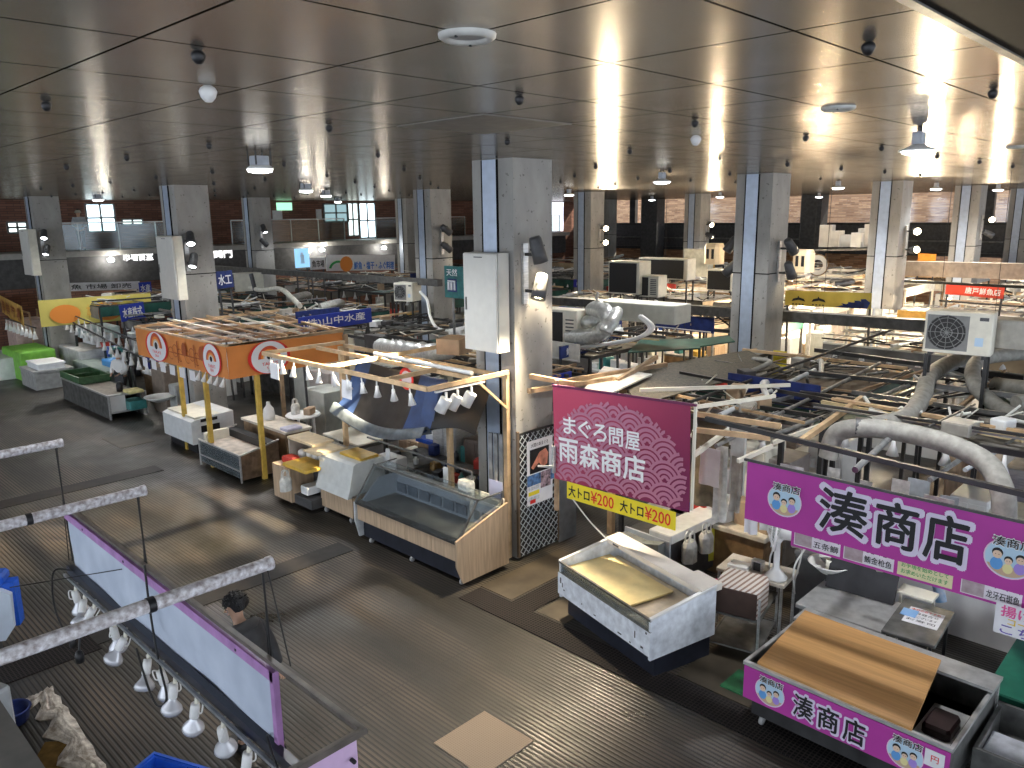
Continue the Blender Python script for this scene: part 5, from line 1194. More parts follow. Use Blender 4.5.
# ============================================================ OVERHEAD PLANT: air conditioners, ducts, conduits
def ac_unit(T, w_, d, h, label, fan='front', m_=cream):
    """local x along the visible grille face, y depth"""
    t = thing('air_conditioner', label, 'air conditioner', T.translation)
    MB(T).bbox(0, 0, 0, w_, d, h, .02).build('casing', m_, t)
    TT = T @ Matrix(((1, 0, 0, 0), (0, 0, -1, -.004), (0, 1, 0, 0), (0, 0, 0, 1)))
    if fan == 'front':
        MB(TT).box(.04, .05, 0, w_*.66, h-.06, .004).build('grille_recess', M('grille_grey', (.20, .20, .19), .5), t)
        r_ = min(w_*.29, h*.42); c = (w_*.34, h*.5)
        MB(TT).disc(c, r_, 28, .008).build('fan_opening', grille, t)
        b = MB(TT)
        for q in (.3, .6, .85, 1.0): b.ring(c, r_*q-.008, r_*q+.004, .014)
        for k in range(12): a = PI/6*k; b.bar((c[0], c[1], .014), (c[0]+r_*math.cos(a), c[1]+r_*math.sin(a), .014), .008)
        b.build('guard', dsteel, t)
        MB(TT).box(w_*.76, h*.22, 0, w_*.88, h*.42, .006).build('rating_label', P('pale_blue_label', (.45, .6, .75)), t)
        MB(TT).box(w_*.80, h*.82, 0, w_*.93, h*.90, .006).build('name_badge', dgrey, t)
    else:
        MB(TT).box(.05, .04, 0, w_*(.92 if fan == 'back' else .62), h-.05, .01).build('coil_grille', grille, t)
        if fan == 'side':
            b = MB(TT); [b.box(w_*.70, .08+h*.085*k, 0, w_*.92, .11+h*.085*k, .01) for k in range(9)]; b.build('louvres', dgrey, t)
    b = MB(T)
    for x in (.08, w_-.12): b.box(x, 0, -.06, x+.05, d, 0)
    b.build('feet', blksteel, t)
    return t
BIGAC = 1
p = atX(800, 260, 20)
q = atX(986, 347, 14.6); o = MB(FR(q.x, q.y, q.z, 5)).bbox(0, 0, 0, .72, .55, .46, .03); solo(o, 'unit_box', M('warm_grey_box', (.40, .38, .33), .5), 'plain grey box beside the large cream air conditioner', 'box')
def ac_at(px, pyb, X_, w_, d, h, label, rot=0, fan='front', m_=cream):
    p = atX(px, pyb, X_); T_ = FR(p.x, p.y, p.z, rot); t_ = ac_unit(T_, w_, d, h, label, fan, m_)
    for x in (.06, w_-.06):
        for y in (.06, d-.06): MB(T_).bar((x, y, -p.z), (x, y, -.04), .05).build('stand_leg', blksteel, t_)
    return t_
ac_at(922, 351, 14, .98, .40, .68, 'large cream air conditioner with round fan at the right edge', 6)
a1 = ac_at(541, 350, 13.2, .95, .5, .95, 'air conditioner with black coil just right of the big front column', 8, 'side')
ac_at(608, 293, 21, 1.15, .8, 1.05, 'tall black-backed air conditioner right of the foil duct coil', 6, 'back')
ac_at(632, 296, 21.3, .95, .6, .68, 'small black and cream air conditioner beside the tall black-backed one', 6, 'side')
ac_at(638, 278, 23.5, 1.95, .6, .72, 'wide brown-grilled air conditioner behind the two black-backed ones', 4, 'back')
ac_at(706, 290, 25.5, 1.0, .6, .75, 'black grilled unit between grey control box and conduit column', 4, 'back')
ac_at(394, 301, 16.5, .75, .6, .62, 'cream air conditioner with trailing white hose left of the teal sign', 20)
ac_at(234, 291, 16.2, .5, 1.2, .78, 'cream air conditioner with side vent right of the left column', -20, 'side')
ac_at(342, 260, 31, 1.3, .7, .75, 'cream air conditioner on the far stall roofs below the railing', 12)
# supports and beams
def plank(a, b_, w_, h_, m_, name, label, cat): o = MB().bar(a, b_, w_, h_); solo(o, name, m_, label, cat)
plank(atX(548, 300, 20.6), atX(1040, 333, 19.0), .34, .26, M('dark_conduit_grey', (.075, .073, .068), .6, var=.25), 'overhead_conduit', 'thick dark conduit beam crossing the whole right half', 'beam')
plank(atX(215, 268, 17.2), atX(440, 283, 17.2), .22, .22, M('dark_conduit_grey', (.075, .073, .068)), 'overhead_conduit', 'thick dark conduit beam between left column and teal sign', 'beam')
plank(atX(900, 268, 30), atX(1040, 272, 29), .4, .5, M('beige_beam', (.46, .38, .30), .6), 'beige_beam', 'beige overhead beam above the red banner', 'beam')
# ducts
def duct(pts, r, m_, label, wob=0, n=10):
    c = curve(pts, n); b = MB().tube([p+Vector((0, 0, wob*math.sin(i*2.4))) for i, p in enumerate(c)], [r*(1+.07*(i % 2)*(wob > 0)) for i in range(len(c))], 14); solo(b, 'flexible_duct', m_, label, 'duct')
duct([atz(828, 458, 2.6), atz(836, 434, 2.95), atz(862, 428, 3.1), atz(900, 432, 3.1), atz(945, 443, 3.1), atz(985, 462, 3.0), atz(1002, 490, 2.8), atz(1004, 520, 2.5)], .13, ductm, 'front grey cloth duct arching over the magenta banner')
duct([atz(870, 426, 3.0), atz(905, 418, 3.05), atz(922, 398, 3.1), atz(930, 376, 3.15), atz(955, 360, 3.2), atz(990, 353, 3.25), atz(1040, 350, 3.3)], .135, ductm, 'long grey cloth duct snaking up to the right edge')
duct([atz(1040, 352, 3.35), atz(990, 357, 3.3), atz(974, 366, 3.25), atz(975, 385, 3.1), atz(992, 402, 2.9), atz(1012, 416, 2.8), atz(1030, 432, 2.7)], .125, ductm, 'second grey cloth duct curving down at the right edge')
o = MB().tube([atz(855, 427, 3.1), atz(868, 428, 3.1)], .14, 14); solo(o, 'duct_collar', dgrey, 'dark collar joining the front grey cloth ducts', 'collar')
cc = atX(585, 330, 13.6)
duct([atX(553, 331, 13.6), atX(575, 337, 13.4), atX(598, 334, 13.3), atX(609, 322, 13.3), atX(604, 311, 13.5), atX(592, 309, 13.8)], .17, foil, 'silver foil duct coiling round right of the big front column', .02, 8)
duct([atX(556, 325, 13.9), atX(572, 321, 13.8), atX(590, 322, 13.6), atX(598, 318, 13.9)], .13, foil, 'flattened silver foil duct inside the coil, right of the front column', .02, 6)
duct([atX(605, 332, 13.0), atX(612, 322, 13.2), atX(617, 312, 13.5)], .13, foil, 'short silver foil duct rising to the pale duct unit', .02, 6)
T = FR(13.9, 12.2, 3.0, 0)
o = MB(FR(cc.x+.55, cc.y+.1, cc.z+.20, 3)).bbox(0, 0, 0, 2.0, .7, .40, .02); solo(o, 'ceiling_unit', M('pale_green_grey_panel', (.50, .50, .43)), 'long pale grey duct unit above the coiled foil duct', 'duct unit')
for k in range(2): o = MB().tube(curve([cc+Vector((-.15, -1.55-.05*k, .45)), cc+Vector((-.2, -1.85-.08*k, .25)), cc+Vector((-.2, -1.6, .02)), cc+Vector((-.2, -.9, -.18)), cc+Vector((-.25, -.1, -.35))]), .045, 8); solo(o, 'white_hose', white, ('outer white hose below the pale duct unit', 'inner white hose below the pale duct unit')[k], 'hose')
pz = atX(612, 303, 20); o = MB().tube(curve([atX(598, 292, 20), atX(597, 300, 20), atX(606, 306, 20), atX(630, 309, 20), atX(652, 310, 20), atX(656, 300, 20)]), .05, 7); solo(o, 'white_hose', white, 'white hose looping under the black-backed air conditioners', 'hose')
o = MB().tube(curve([atX(420, 292, 15.5), atX(427, 300, 15.4), atX(430, 316, 15), atX(437, 328, 14.6), atX(450, 331, 14)]), .045, 7); solo(o, 'white_hose', white, 'white hose curling down from the cream air conditioner', 'hose')
o = MB().tube(curve([atX(250, 288, 16), atX(262, 290, 15.6), atX(280, 289, 15), atX(292, 298, 14.5), atX(300, 306, 14)]), .09, 8); solo(o, 'white_hose', M('off_white_lagging', (.62, .60, .52), .6), 'lagged white pipe from the side-vent air conditioner', 'hose')
o = MB().tube([atX(251, 274, 15.8), atX(256, 294, 15.8), atX(256, 320, 15.8)], .09, 8); solo(o, 'dark_pipe', dgrey, 'dark vertical pipe in front of the side-vent air conditioner', 'pipe')
# control box, boxes on gallery shelf, teal sign
o = MB(WX(29.5, atX(683, 276, 29.5).y, atX(683, 276, 29.5).z)).bbox(0, 0, -.4, 1.2, 1.15, 0, .02); solo(o, 'control_box', M('pale_control_box', (.58, .60, .54), .5), 'pale grey control box below the slim column, right of brown grille', 'box')
T = WX(12.0, 13.79, 4.13)
t = thing('teal_sign', 'teal sign with white characters and blue square mark beside the grey cabinet', 'sign', T.translation)
MB(T).box(0, 0, -.08, .85, .72, 0).build('board', M('teal_sign_face', (.015, .16, .16), .5, var=.25, scale=5), t)
text('天然', T, .08, .50, .36, .16, winkp, t, z=.004); MB(T).box(.12, .14, 0, .42, .44, .004).build('blue_square', navy, t)
b = MB(T); b.bar((.16, .18, .01), (.16, .36, .01), .05); b.bar((.26, .18, .01), (.26, .36, .01), .05); b.bar((.36, .18, .01), (.36, .40, .01), .04); b.bar((.13, .385, .01), (.38, .385, .01), .03); b.build('white_mark', winkp, t)
o = MB().tube([(12.0, 13.5, 4.13), (12.0, 13.5, 3.2)], .03, 6); solo(o, 'sign_pole', dsteel, 'thin pole under the teal sign', 'pole')
rnd = random.Random(5)
sh = atX(835, 249, 40)
plank(atX(818, 250, 40), atX(872, 249, 40), .9, .08, dsteel, 'high_shelf', 'high grey shelf with white boxes left of the flame banner column', 'shelf')
for k, px in enumerate((824, 836, 845, 856, 863, 869)):
    p = atX(px, 248, 40); T = FR(p.x, p.y+.3, p.z+.04, (0, 20, 40, -20, 5, 0)[k]); b = MB(T).bbox(0, 0, 0, .62, .5, (1.1, .8, .6, .7, .9, 1.1)[k], .02)
    solo(b, 'storage_box', white, ('tallest white box at the left end of the high shelf', 'short white box second from left on the high shelf', 'tilted white box near the middle of the high shelf', 'leaning white box right of the tilted one on the shelf', 'white box second from right on the high shelf', 'rightmost white box on the high shelf')[k], 'box', 'white boxes on the high shelf')
# banners of the back stalls
def banner(X_, pl_, pr_, h, m_, label, chars=None, cm=ink, n=None, nm='shop_banner', flip=None, cat='banner'):
    a = atX(pl_[0], pl_[1], X_); b_ = atX(pr_[0], pr_[1], X_)
    T, L = WP(a, b_)
    t = thing(nm, label, cat, a)
    MB(T @ Matrix.Translation((0, h, 0))).cloth(L, h, 20, 3, .015, 3).build('banner_cloth', m_, t)
    for x in (.05, L-.05): MB(T).bar((x, h, -.06), (x, -a.z-.2, -.06), .05).build('banner_post', dgrey, t)
    if chars: text(chars, T, L*(n[0] if n else .1), h*.22, L*(n[1] if n else .8), h*.55, cm, t, bold=.04, z=.03)
    return T, L, t
fl = M('flame_yellow_cloth', (.74, .56, .10), .6, var=.1, scale=2)
T, L, t = banner(20.6, (785, 305), (871, 309), .40, fl, 'yellow banner with black marks and navy flames above the dark conduit')
b = MB(T)
for x in (.2, .75):
    b.poly([(x, .12), (x+.2, .16), (x+.38, .12), (x+.34, .19), (x+.2, .23), (x+.04, .19)], .0); b.box(x+.17, .2, 0, x+.2, .26, .004); [b.box(x+.02+.09*k, .03, 0, x+.07+.09*k, .06, .004) for k in range(4)]
for v in range(len(b.v)): b.v[v] = b.v[v]+Vector((-.04, 0, 0))
b.build('black_marks', ink, t)
b = MB(T @ Matrix.Translation((0, 0, .045)))
for k in range(4): x = L*.60+.16*k; b.poly([(x, .02), (x+.35, .0), (x+.42, .16), (x+.3, .10+.05*k), (x+.18, .12+.04*k), (x+.22, .07)], .0)
b.build('navy_flames', navy, t)
banner(26.0, (945, 294), (1003, 299), .34, M('bright_red_cloth', (.75, .06, .03), .5, var=.05), 'red banner with white characters behind the thin black rail at right', '唐戸鮮魚店', winkp, (.35, .6))
banner(36.0, (917, 264), (935, 265), .45, M('bright_orange', (.85, .32, .04), .5), 'small bright orange sign right of the flame banner column')
o = MB().bar(atX(905, 281, 24), atX(1040, 288, 23), .07); solo(o, 'black_rail', blksteel, 'thin black rail in front of the red banner', 'rail')
banner(13.2, (292, 331), (348, 319), .38, M('royal_blue_cloth', (.012, .04, .40), .5, var=.1), 'royal blue sign with white characters behind the orange banner', '山本鮮魚', winkp, (.12, .85)) if 0 else None
def signY(Y_, pl_, pr_, h, m_, label, chars=None, cm=winkp, n=(.1, .8), cat='sign', nm='fascia_sign'):
    a = atY(pl_[0], pl_[1], Y_); b_ = atY(pr_[0], pr_[1], Y_); T, L = WP(a, b_); t = thing(nm, label, cat, a)
    MB(T).box(0, 0, -.05, L, h, 0).build('board', m_, t)
    for x in (.08, L-.08): MB(T).bar((x, h, -.08), (x, -min(a.z, b_.z), -.08), .05).build('sign_post', dgrey, t)
    if chars: text(chars, T, L*n[0], h*.2, L*n[1], h*.6, cm, t, bold=.04, z=.005)
rb = M('royal_blue_cloth', (.012, .04, .40), .5, var=.1)
signY(18.2, (300, 333), (372, 322), .40, rb, 'royal blue sign with white characters behind the orange banner stall', '(株)山中水産', winkp, (.05, .85))
signY(11.8, (602, 342), (622, 337), .42, navy, 'navy sign with white characters under the coiled foil duct', '水産市場', winkp, (.05, .9))
signY(10.9, (561, 359), (588, 352), .26, navy, 'small navy sign behind the wooden frame beside the front column', '鮮魚・大和', winkp, (.2, .7))
signY(24.5, (218, 289), (234, 287), .55, navy, 'navy sign with white characters touching the left column edge', '水工', winkp)
signY(33, (108, 331-26), (110, 331-26), .3, navy, 'tiny navy sign above the yellow banner') if 0 else None
signY(27.5, (122, 322), (146, 318), .55, rb, 'blue sign with white marks under the lumber rail left of the left column', '水産株式', winkp)
signY(36.0, (140, 294), (152, 293), .5, rb, 'small blue sign at the right end of the long yellow banner', '水産', winkp)
signY(36.8, (50, 300-8), (140, 300-11), .35, paper, 'long white sign with dark marks above the yellow banner', '鮮魚 市場 卸売', ink)
signY(38.0, (60, 284), (70, 283), .7, navy, 'navy cloth with pale characters right of the far left column', '長州', winkp)
signY(22.5, (574, 287), (597, 289), .34, P('indigo_board', (.03, .03, .30)), 'indigo sign with white characters in front of the warm lit column', '山中水産', winkp, (.1, .85))
signY(30.0, (296, 268), (310, 267), .8, P('lit_blue_panel', (.3, .6, .85), .5, emit=.4), 'square glowing pale blue sign on the far stall roofs', '魚', winkp, (.35, .3))
signY(30.0, (311, 270), (326, 269), .5, paper, 'grey and white sign right of the glowing blue one', '魚市場', ink)
a = atY(327, 271, 30.0); b_ = atY(395, 270, 30.0); T, L = WP(a, b_); t = thing('fascia_sign', 'long white fascia with green, orange and blue marks, far left of centre', 'sign', a)
MB(T).box(0, 0, -.05, L, .7, 0).build('board', paper, t); MB(T).ring((L*.16, .05), .38, .5, .01, 20, 170, sy=.8).build('green_arc', greenink, t); MB(T).disc((L*.27, .3), .34, 16, .012).build('orange_disc', orangeink, t); text('鮮魚・塩干・ふぐ料理', T, L*.38, .06, L*.6, .34, P('bright_blue_ink', (.05, .2, .65)), t, bold=.06, z=.012)
banner(26.5, (96, 262), (98, 262), .3, paper, 'x') if 0 else None
# walkway underside lettering signs
for (px0, px1, s, l) in ((123, 153, '市場食堂', 'white cut-out letters on the dark wall right of the far left column'), (214, 232, '関門', 'white cut-out letters on the dark wall right of the left column')):
    a = atY(px0, 261 if px0 < 200 else 258, 38.85); b_ = atY(px1, 260 if px0 < 200 else 257.5, 38.85); T, L = WP(a, b_); t = thing('wall_lettering', l, 'sign', a); text(s, T, 0, 0, L, .42, P('lit_white_letters', (.9, .9, .9), .5, emit=1.2), t, name='letters', bold=.05, z=.02)
for (px, py, l) in ((111, 260, 'small round white lamp on the dark wall left of the cut-out letters'), (384, 248, 'small white lamp under the walkway near the thin far column'), (322, 250, 'square lit panel under the walkway railing'), (309, 251, 'tiny white lamp left of the square lit panel')):
    p = atY(px, py, 38.7); t = thing('wall_lamp', l, 'lamp', p); MB(Tr(*p)).lathe([(0, -.1), (.14, -.07), (.16, .05), (.05, .12), (0, .12)], n=12).build('globe', P('lit_globe', (1, 1, 1), .4, emit=4), t); lamp('POINT', 'globe_light', p+Vector((0, -.3, 0)), 35, (1, .95, .85), size=.15, parent=t); MB(Tr(*p)).lathe([(0, .12), (.05, .12), (.05, .25), (0, .25)], n=8).build('lamp_base', dgrey, t)
# poles and battens of the nearer right-hand stalls
def pole(p0, z0, p1, z1, r, m_, label, sq=False, nm=None, grp=None):
    a = atz(p0[0], p0[1], z0); b_ = atz(p1[0], p1[1], z1)
    r *= .68; b = MB().bar(a, b_, r*2, r*2.4) if sq else MB().tube([a, b_], r, 8)
    solo(b, nm or ('wooden_batten' if sq else 'overhead_pipe'), m_, label, 'batten' if sq else 'pipe', grp)
galv = M('galvanised_pipe', (.33, .34, .34), .4, metal=.5, var=.2)
pole((716, 446), 2.75, (880, 363), 3.05, .045, galv, 'grey pipe rising from the maroon banner towards the conduit')
pole((720, 415), 2.85, (815, 370), 3.0, .06, M('pale_blue_pipe', (.55, .58, .60), .35), 'pale blue tube lamp pipe above the maroon banner end')
pole((760, 440), 2.8, (1000, 352), 3.1, .05, galv, 'long grey pipe crossing behind the front cloth duct')
pole((690, 402), 2.95, (905, 325), 3.2, .045, blksteel, 'dark pipe running from maroon banner up to the conduit')
pole((855, 470), 2.9, (890, 438), 3.0, .06, galv, 'short grey pipe below the front cloth duct')
pole((930, 480), 2.6, (1040, 405), 2.9, .05, galv, 'grey pipe right of the front cloth duct')
pole((965, 470), 2.7, (1040, 425), 2.9, .045, M('pale_blue_pipe', (.55, .58, .60)), 'pale pipe at the right edge under the second duct')
pole((695, 407), 3.15, (775, 396), 3.15, .035, cream, 'cream batten starting at the corner of the maroon banner', True)
pole((640, 390), 3.1, (790, 385), 3.1, .035, cream, 'cream batten above the maroon banner', True)
pole((697, 414), 3.0, (780, 426), 3.0, .045, wood, 'brown batten right of the maroon banner, upper of two', True)
pole((697, 430), 2.9, (770, 438), 2.9, .045, wood, 'brown batten right of the maroon banner, lower of two', True)
pole((694, 455), 2.6, (728, 430), 2.75, .04, cream, 'short cream batten behind the lower right of the maroon banner', True)
pole((738, 461), 2.7, (772, 446), 2.8, .035, cream, 'short cream batten beside the magenta banner corner', True)
pole((772, 443), 2.7, (822, 425), 2.85, .035, cream, 'cream batten leading to the front cloth duct', True)
pole((800, 442), 2.95, (862, 398), 3.05, .05, wood, 'tan batten leaning over the green tank left of the duct', True)
pole((822, 402), 3.0, (1024, 440), 3.0, .04, M('yellowish_batten', (.62, .50, .28), .6), 'yellowish batten crossing under the grey cloth ducts', True)
pole((800, 393), 2.95, (1024, 420), 2.95, .05, blksteel, 'dark beam crossing under the grey cloth ducts', True)
pole((880, 420), 2.8, (1024, 447), 2.8, .035, wood2, 'brown batten just behind the front cloth duct', True)
pole((815, 350), 3.0, (1024, 378), 3.0, .05, blksteel, 'dark beam in front of the large cream air conditioner', True)
pole((800, 372), 3.0, (930, 385), 3.0, .045, blksteel, 'dark beam left of the long grey cloth duct', True)
pole((930, 385), 3.0, (1030, 398), 3.0, .05, galv, 'grey beam between the two grey cloth ducts', True)
for k in range(9):
    a = 850+18*k; pole((a-30, 418-3*k), 2.88, (a+60, 372+2*k), 3.0, .022, (blksteel, galv, dsteel)[k % 3], 'one of a bundle of thin dark rods running under the cloth ducts', nm='thin_rod', grp='thin rods under the ducts')
o = MB().tube([atz(750, 380, 3.0)+Vector((0, 0, 0)), atz(750, 380, 3.0)+Vector((0, 0, .35))], .04, 6)
# wooden frame right of column, over the lane
t = thing('wooden_canopy', 'wooden frame standing between the front column and the maroon banner', 'canopy frame', (10.4, 8.9, 0))
a = atX(597, 350, 11.3); 
for q0, q1 in (((9.55, 8.9, 3.05), (11.4, 8.5, 3.02)), ((10.4, 9.0, 3.05), (13.3, 8.6, 3.0)), ((11.4, 8.4, 3.0), (13.4, 8.9, 3.1)), ((9.6, 8.9, 3.3), (9.6, 7.9, 3.3))): MB().bar(q0, q1, .07, .08).build('beam', wood2, t)
MB().bar((11.4, 8.5, 0), (11.4, 8.5, 3.05), .11).build('post', wood, t); MB().bar((9.30, 8.05, 1.2), (9.30, 8.05, 3.4), .06).build('post', wood2, t)

# flat sheets lying on the stall roofs behind the maroon banner
def roof_patch(px, z, m_, name, label, th=.03):
    v = [atz(x, y, z) for x, y in px]
    o = MB().hexa([(p.x, p.y, z-th) for p in v]+[(p.x, p.y, z) for p in v]); solo(o, name, m_, label, 'roof sheet')
roof_patch([(640, 404), (780, 366), (748, 350), (612, 372)], 2.92, M('brown_roof_netting', (.085, .07, .045), .7, var=.3, scale=20, bump=.3), 'roof_netting', 'dusty brown netting roof behind the maroon banner')
roof_patch([(572, 402), (604, 396), (652, 374), (604, 366)], 3.0, M('dusty_white_sheet', (.60, .59, .55)), 'roof_panel', 'pale panel lying on the roofs just above the maroon banner')
roof_patch([(628, 352), (700, 348), (712, 338), (640, 340)], 3.05, dgreen, 'roof_panel', 'dark green panel on the roofs below the white hoses')
roof_patch([(700, 346), (735, 341), (728, 335), (704, 338)], 3.08, dgreen, 'roof_panel', 'small dark green panel on the roofs left of the conduit column')
roof_patch([(812, 428), (870, 424), (866, 408), (818, 408)], 2.75, dgreen, 'roof_panel', 'dark green panel left of the front cloth duct')

# ============================================================ FILLER STALLS
ORD = ['first', 'second', 'third', 'fourth', 'fifth', 'sixth', 'seventh', 'eighth', 'ninth', 'tenth', 'eleventh']
roofs = {'green': dgreen, 'brown': M('dusty_brown_sheet', (.16, .125, .085), .7, var=.3, scale=1.2), 'white': M('dusty_white_sheet', (.60, .59, .55), .6, var=.15, scale=1.5), 'grey': M('dusty_grey_sheet', (.22, .21, .19), .6, var=.3, scale=1.4), 'tan': M('tan_ply_sheet', (.48, .36, .22), .65, var=.2, scale=1.4)}
signm = [rb, navy, M('off_white_board', (.70, .69, .64), .6), M('plain_red_board', (.60, .06, .04), .5), M('amber_cloth', (.60, .36, .08), .6), M('cream_board', (.66, .58, .42), .6)]
def stall(ix, iy, x0, y0, x1, y1, rnd, tone, near):
    side = 'left' if y0 > 8.8 else 'right'
    where_ = '%s row back, %s stall %s of the lane' % (ORD[ix], ORD[iy], side)
    h = rnd.uniform(2.55, 2.95)
    fm = blksteel if tone == 'dark' else rnd.choice([blksteel, galv, cream, wood2])
    fn = {id(blksteel): 'black steel', id(galv): 'grey pipe', id(cream): 'cream', id(wood2): 'brown lumber'}[id(fm)]
    t = thing('market_stall', '%s stall frame, %s' % (fn, where_), 'market stall', (x0, y0, 0), 'market stalls')
    for x in (x0, x1):
        for y in (y0, y1): MB().bar((x, y, 0), (x, y, h), .07).build('post', fm, t)
    for a, b_ in (((x0, y0, h), (x0, y1, h)), ((x1, y0, h), (x1, y1, h)), ((x0, y0, h), (x1, y0, h)), ((x0, y1, h), (x1, y1, h))): MB().bar(a, b_, .055, .075).build('beam', fm, t)
    nb = 10 if near else 6
    for k in range(nb):
        mm = rnd.choice([blksteel, blksteel, dsteel, galv, wood, wood2] if tone == 'dark' else [galv, cream, wood, wood2, white, blksteel])
        dz = rnd.uniform(.03, .22)
        if k % 2: y = y0+(y1-y0)*rnd.random(); MB().bar((x0-.1, y, h+dz), (x1+.1, y+rnd.uniform(-.5, .5), h+dz), rnd.choice([.025, .04, .06])).build('cross_bar', mm, t)
        else: x = x0+(x1-x0)*rnd.random(); MB().bar((x, y0-.2, h+dz), (x+rnd.uniform(-.5, .5), y1+.2, h+dz), rnd.choice([.025, .04, .06])).build('cross_bar', mm, t)
    wr = MB(); nw = 12 if near else 7
    for k in range(nw):
        a = Vector((rnd.uniform(x0, x1), rnd.uniform(y0, y1), h+rnd.uniform(.02, .3))); b_ = Vector((rnd.uniform(x0, x1), rnd.uniform(y0, y1), h+rnd.uniform(.02, .3)))
        wr.tube(curve([a, (a+b_)/2+Vector((0, 0, -rnd.uniform(.05, .3))), b_], 3), rnd.choice([.012, .018, .03]), 5)
    wr.build('cable_bundle', rnd.choice([cable, rope, dsteel, cream]), t)['kind'] = 'stuff'
    # roof sheets
    rk = rnd.choice(['green', 'brown', 'grey', 'grey', 'green', 'none'] if tone == 'dark' else ['white', 'tan', 'brown', 'white', 'grey', 'none'])
    if rk != 'none':
        fy = rnd.uniform(.3, .7); zz = h-.06
        o = MB().box(x0+.1, y0+.1, zz-.02, x1-.1, y0+(y1-y0)*fy, zz+.0); o.build('roof_sheet', roofs[rk], t)
    if rnd.random() < .75:   # hanging valance along the front
        k = rnd.choice(['green', 'green', 'brown', 'grey'] if tone == 'dark' else ['white', 'tan', 'grey'])
        b = MB(WX(x0-.06, y1, h)).cloth(y1-y0, rnd.uniform(.25, .45), 12, 2, .02, ix*9+iy); b.build('valance', roofs[k], t)
    if rnd.random() < .75:
        b = MB(WY(x0, y0-.06, h)).cloth(x1-x0, rnd.uniform(.25, .4), 12, 2, .02, ix*7+iy); b.build('valance', roofs[rnd.choice(['green', 'grey'] if tone == 'dark' else ['white', 'tan'])], t)
    # fascia sign
    if rnd.random() < .4:
        sm = rnd.choice(signm[:3] if tone == 'dark' else signm[2:]+[rb]); ln = rnd.uniform(1.2, 2.2); hh = rnd.uniform(.3, .45)
        if rnd.random() < .5: T_ = WX(x0-.10, y0+ln+rnd.random(), h-.1)
        else: T_ = WY(x0+.3, y0-.12, h-.1)
        t_ = thing('fascia_sign', 'plain sign board of the stall, %s' % where_, 'sign', T_.translation, 'stall signs')
        MB(T_).box(0, 0, -.03, ln, hh, 0).build('board', sm, t_)
        MB(T_).box(ln*.04, hh*.06, 0, ln*.96, hh*.12, .006).build('board_stripe', winkp, t_)
    # interior: counter, cabinets, goods
    o = thing('stall_counter', 'counter in the %s' % where_, 'counter', (x0+.3, y0+.3, 0), 'stall counters')
    cm_ = rnd.choice([steel, white, cream, dsteel, M('pale_worn_top', (.66, .60, .50))])
    MB().bbox(x0+.3, y0+.3, .8, x0+1.1, y1-.3, .88, .02).build('counter_top', cm_, o); MB().box(x0+.35, y0+.35, 0, x0+1.05, y1-.35, .8).build('body', rnd.choice([dgrey, dsteel, ply, white]), o)
    for k in range(4 if near else 2):
        w1, d1, h1 = rnd.uniform(.5, 1.1), rnd.uniform(.4, .8), rnd.uniform(.9, 2.1); x = rnd.uniform(x0+1.3, x1-.9); y = y0+.3+(y1-y0-1.3)*k/(4 if near else 2)+rnd.uniform(0, .1)
        mm = rnd.choice([white, cream, steel, M('pale_green_metal', (.44, .46, .42)), styro, M('warm_grey_metal', (.38, .34, .31)), oak])
        b = MB(Tr(x, y, 0)).bbox(0, 0, 0, min(w1, .8), min(d1, .75), h1, .02); b.box(-.012, .04, .1, 0, min(d1, .75)/2-.01, h1-.08); b.box(-.012, min(d1, .75)/2+.01, .1, 0, min(d1, .75)-.04, h1-.08)
        solo(b, 'tall_cabinet', mm, 'tall cabinet under the roof bars, %s' % where_, 'cabinet', 'cabinets among the stalls')
    nb = 5 if near else 3
    for k in range(nb):
        y = y0+.5+(y1-y0-1)*k/nb; s = rnd.uniform(.25, .45)
        b = MB(Tr(x0+.7, y, .88, rnd.uniform(-20, 20))).bbox(-s/2, -s/2, 0, s/2, s/2, rnd.uniform(.15, .45), .02)
        solo(b, 'goods_box', rnd.choice([styro, white, red, blue, M('tan_card', (.42, .30, .19)), teal, ceramic, M('amber_tray', (.66, .42, .06))]), 'box of goods on the counter, %s' % where_, 'box', 'boxes on stall counters')
    if rnd.random() < (.95 if near else .7):  # loose stuff on top
        for k in range(rnd.choice([2, 3, 4]) if near else rnd.choice([1, 2])):
            x = rnd.uniform(x0+.4, x1-.8); y = rnd.uniform(y0+.4, y1-1)
            if rnd.random() < .5:
                b = MB(Tr(x, y, h+.08, rnd.uniform(0, 90))).bbox(0, 0, 0, rnd.uniform(.2, .5), rnd.uniform(.2, .4), rnd.uniform(.1, .25), .02); solo(b, 'roof_box', rnd.choice([M('tan_card', (.42, .30, .19)), styro, cream, dgrey, M('warm_grey_box', (.40, .38, .33))]), 'box lying on the roof bars, %s' % where_, 'box', 'boxes on the roof bars')
            else:
                b = MB().tube(curve([(x, y, h+.2), (x+.7, y+rnd.uniform(-.5, .5), h+.3), (x+1.3, y+.6, h+.2)], 5), rnd.choice([.05, .09, .14]), 9); solo(b, 'roof_hose', rnd.choice([white, foil, ductm, dgrey]), 'hose lying on the roof bars, %s' % where_, 'hose', 'hoses on the roof bars')
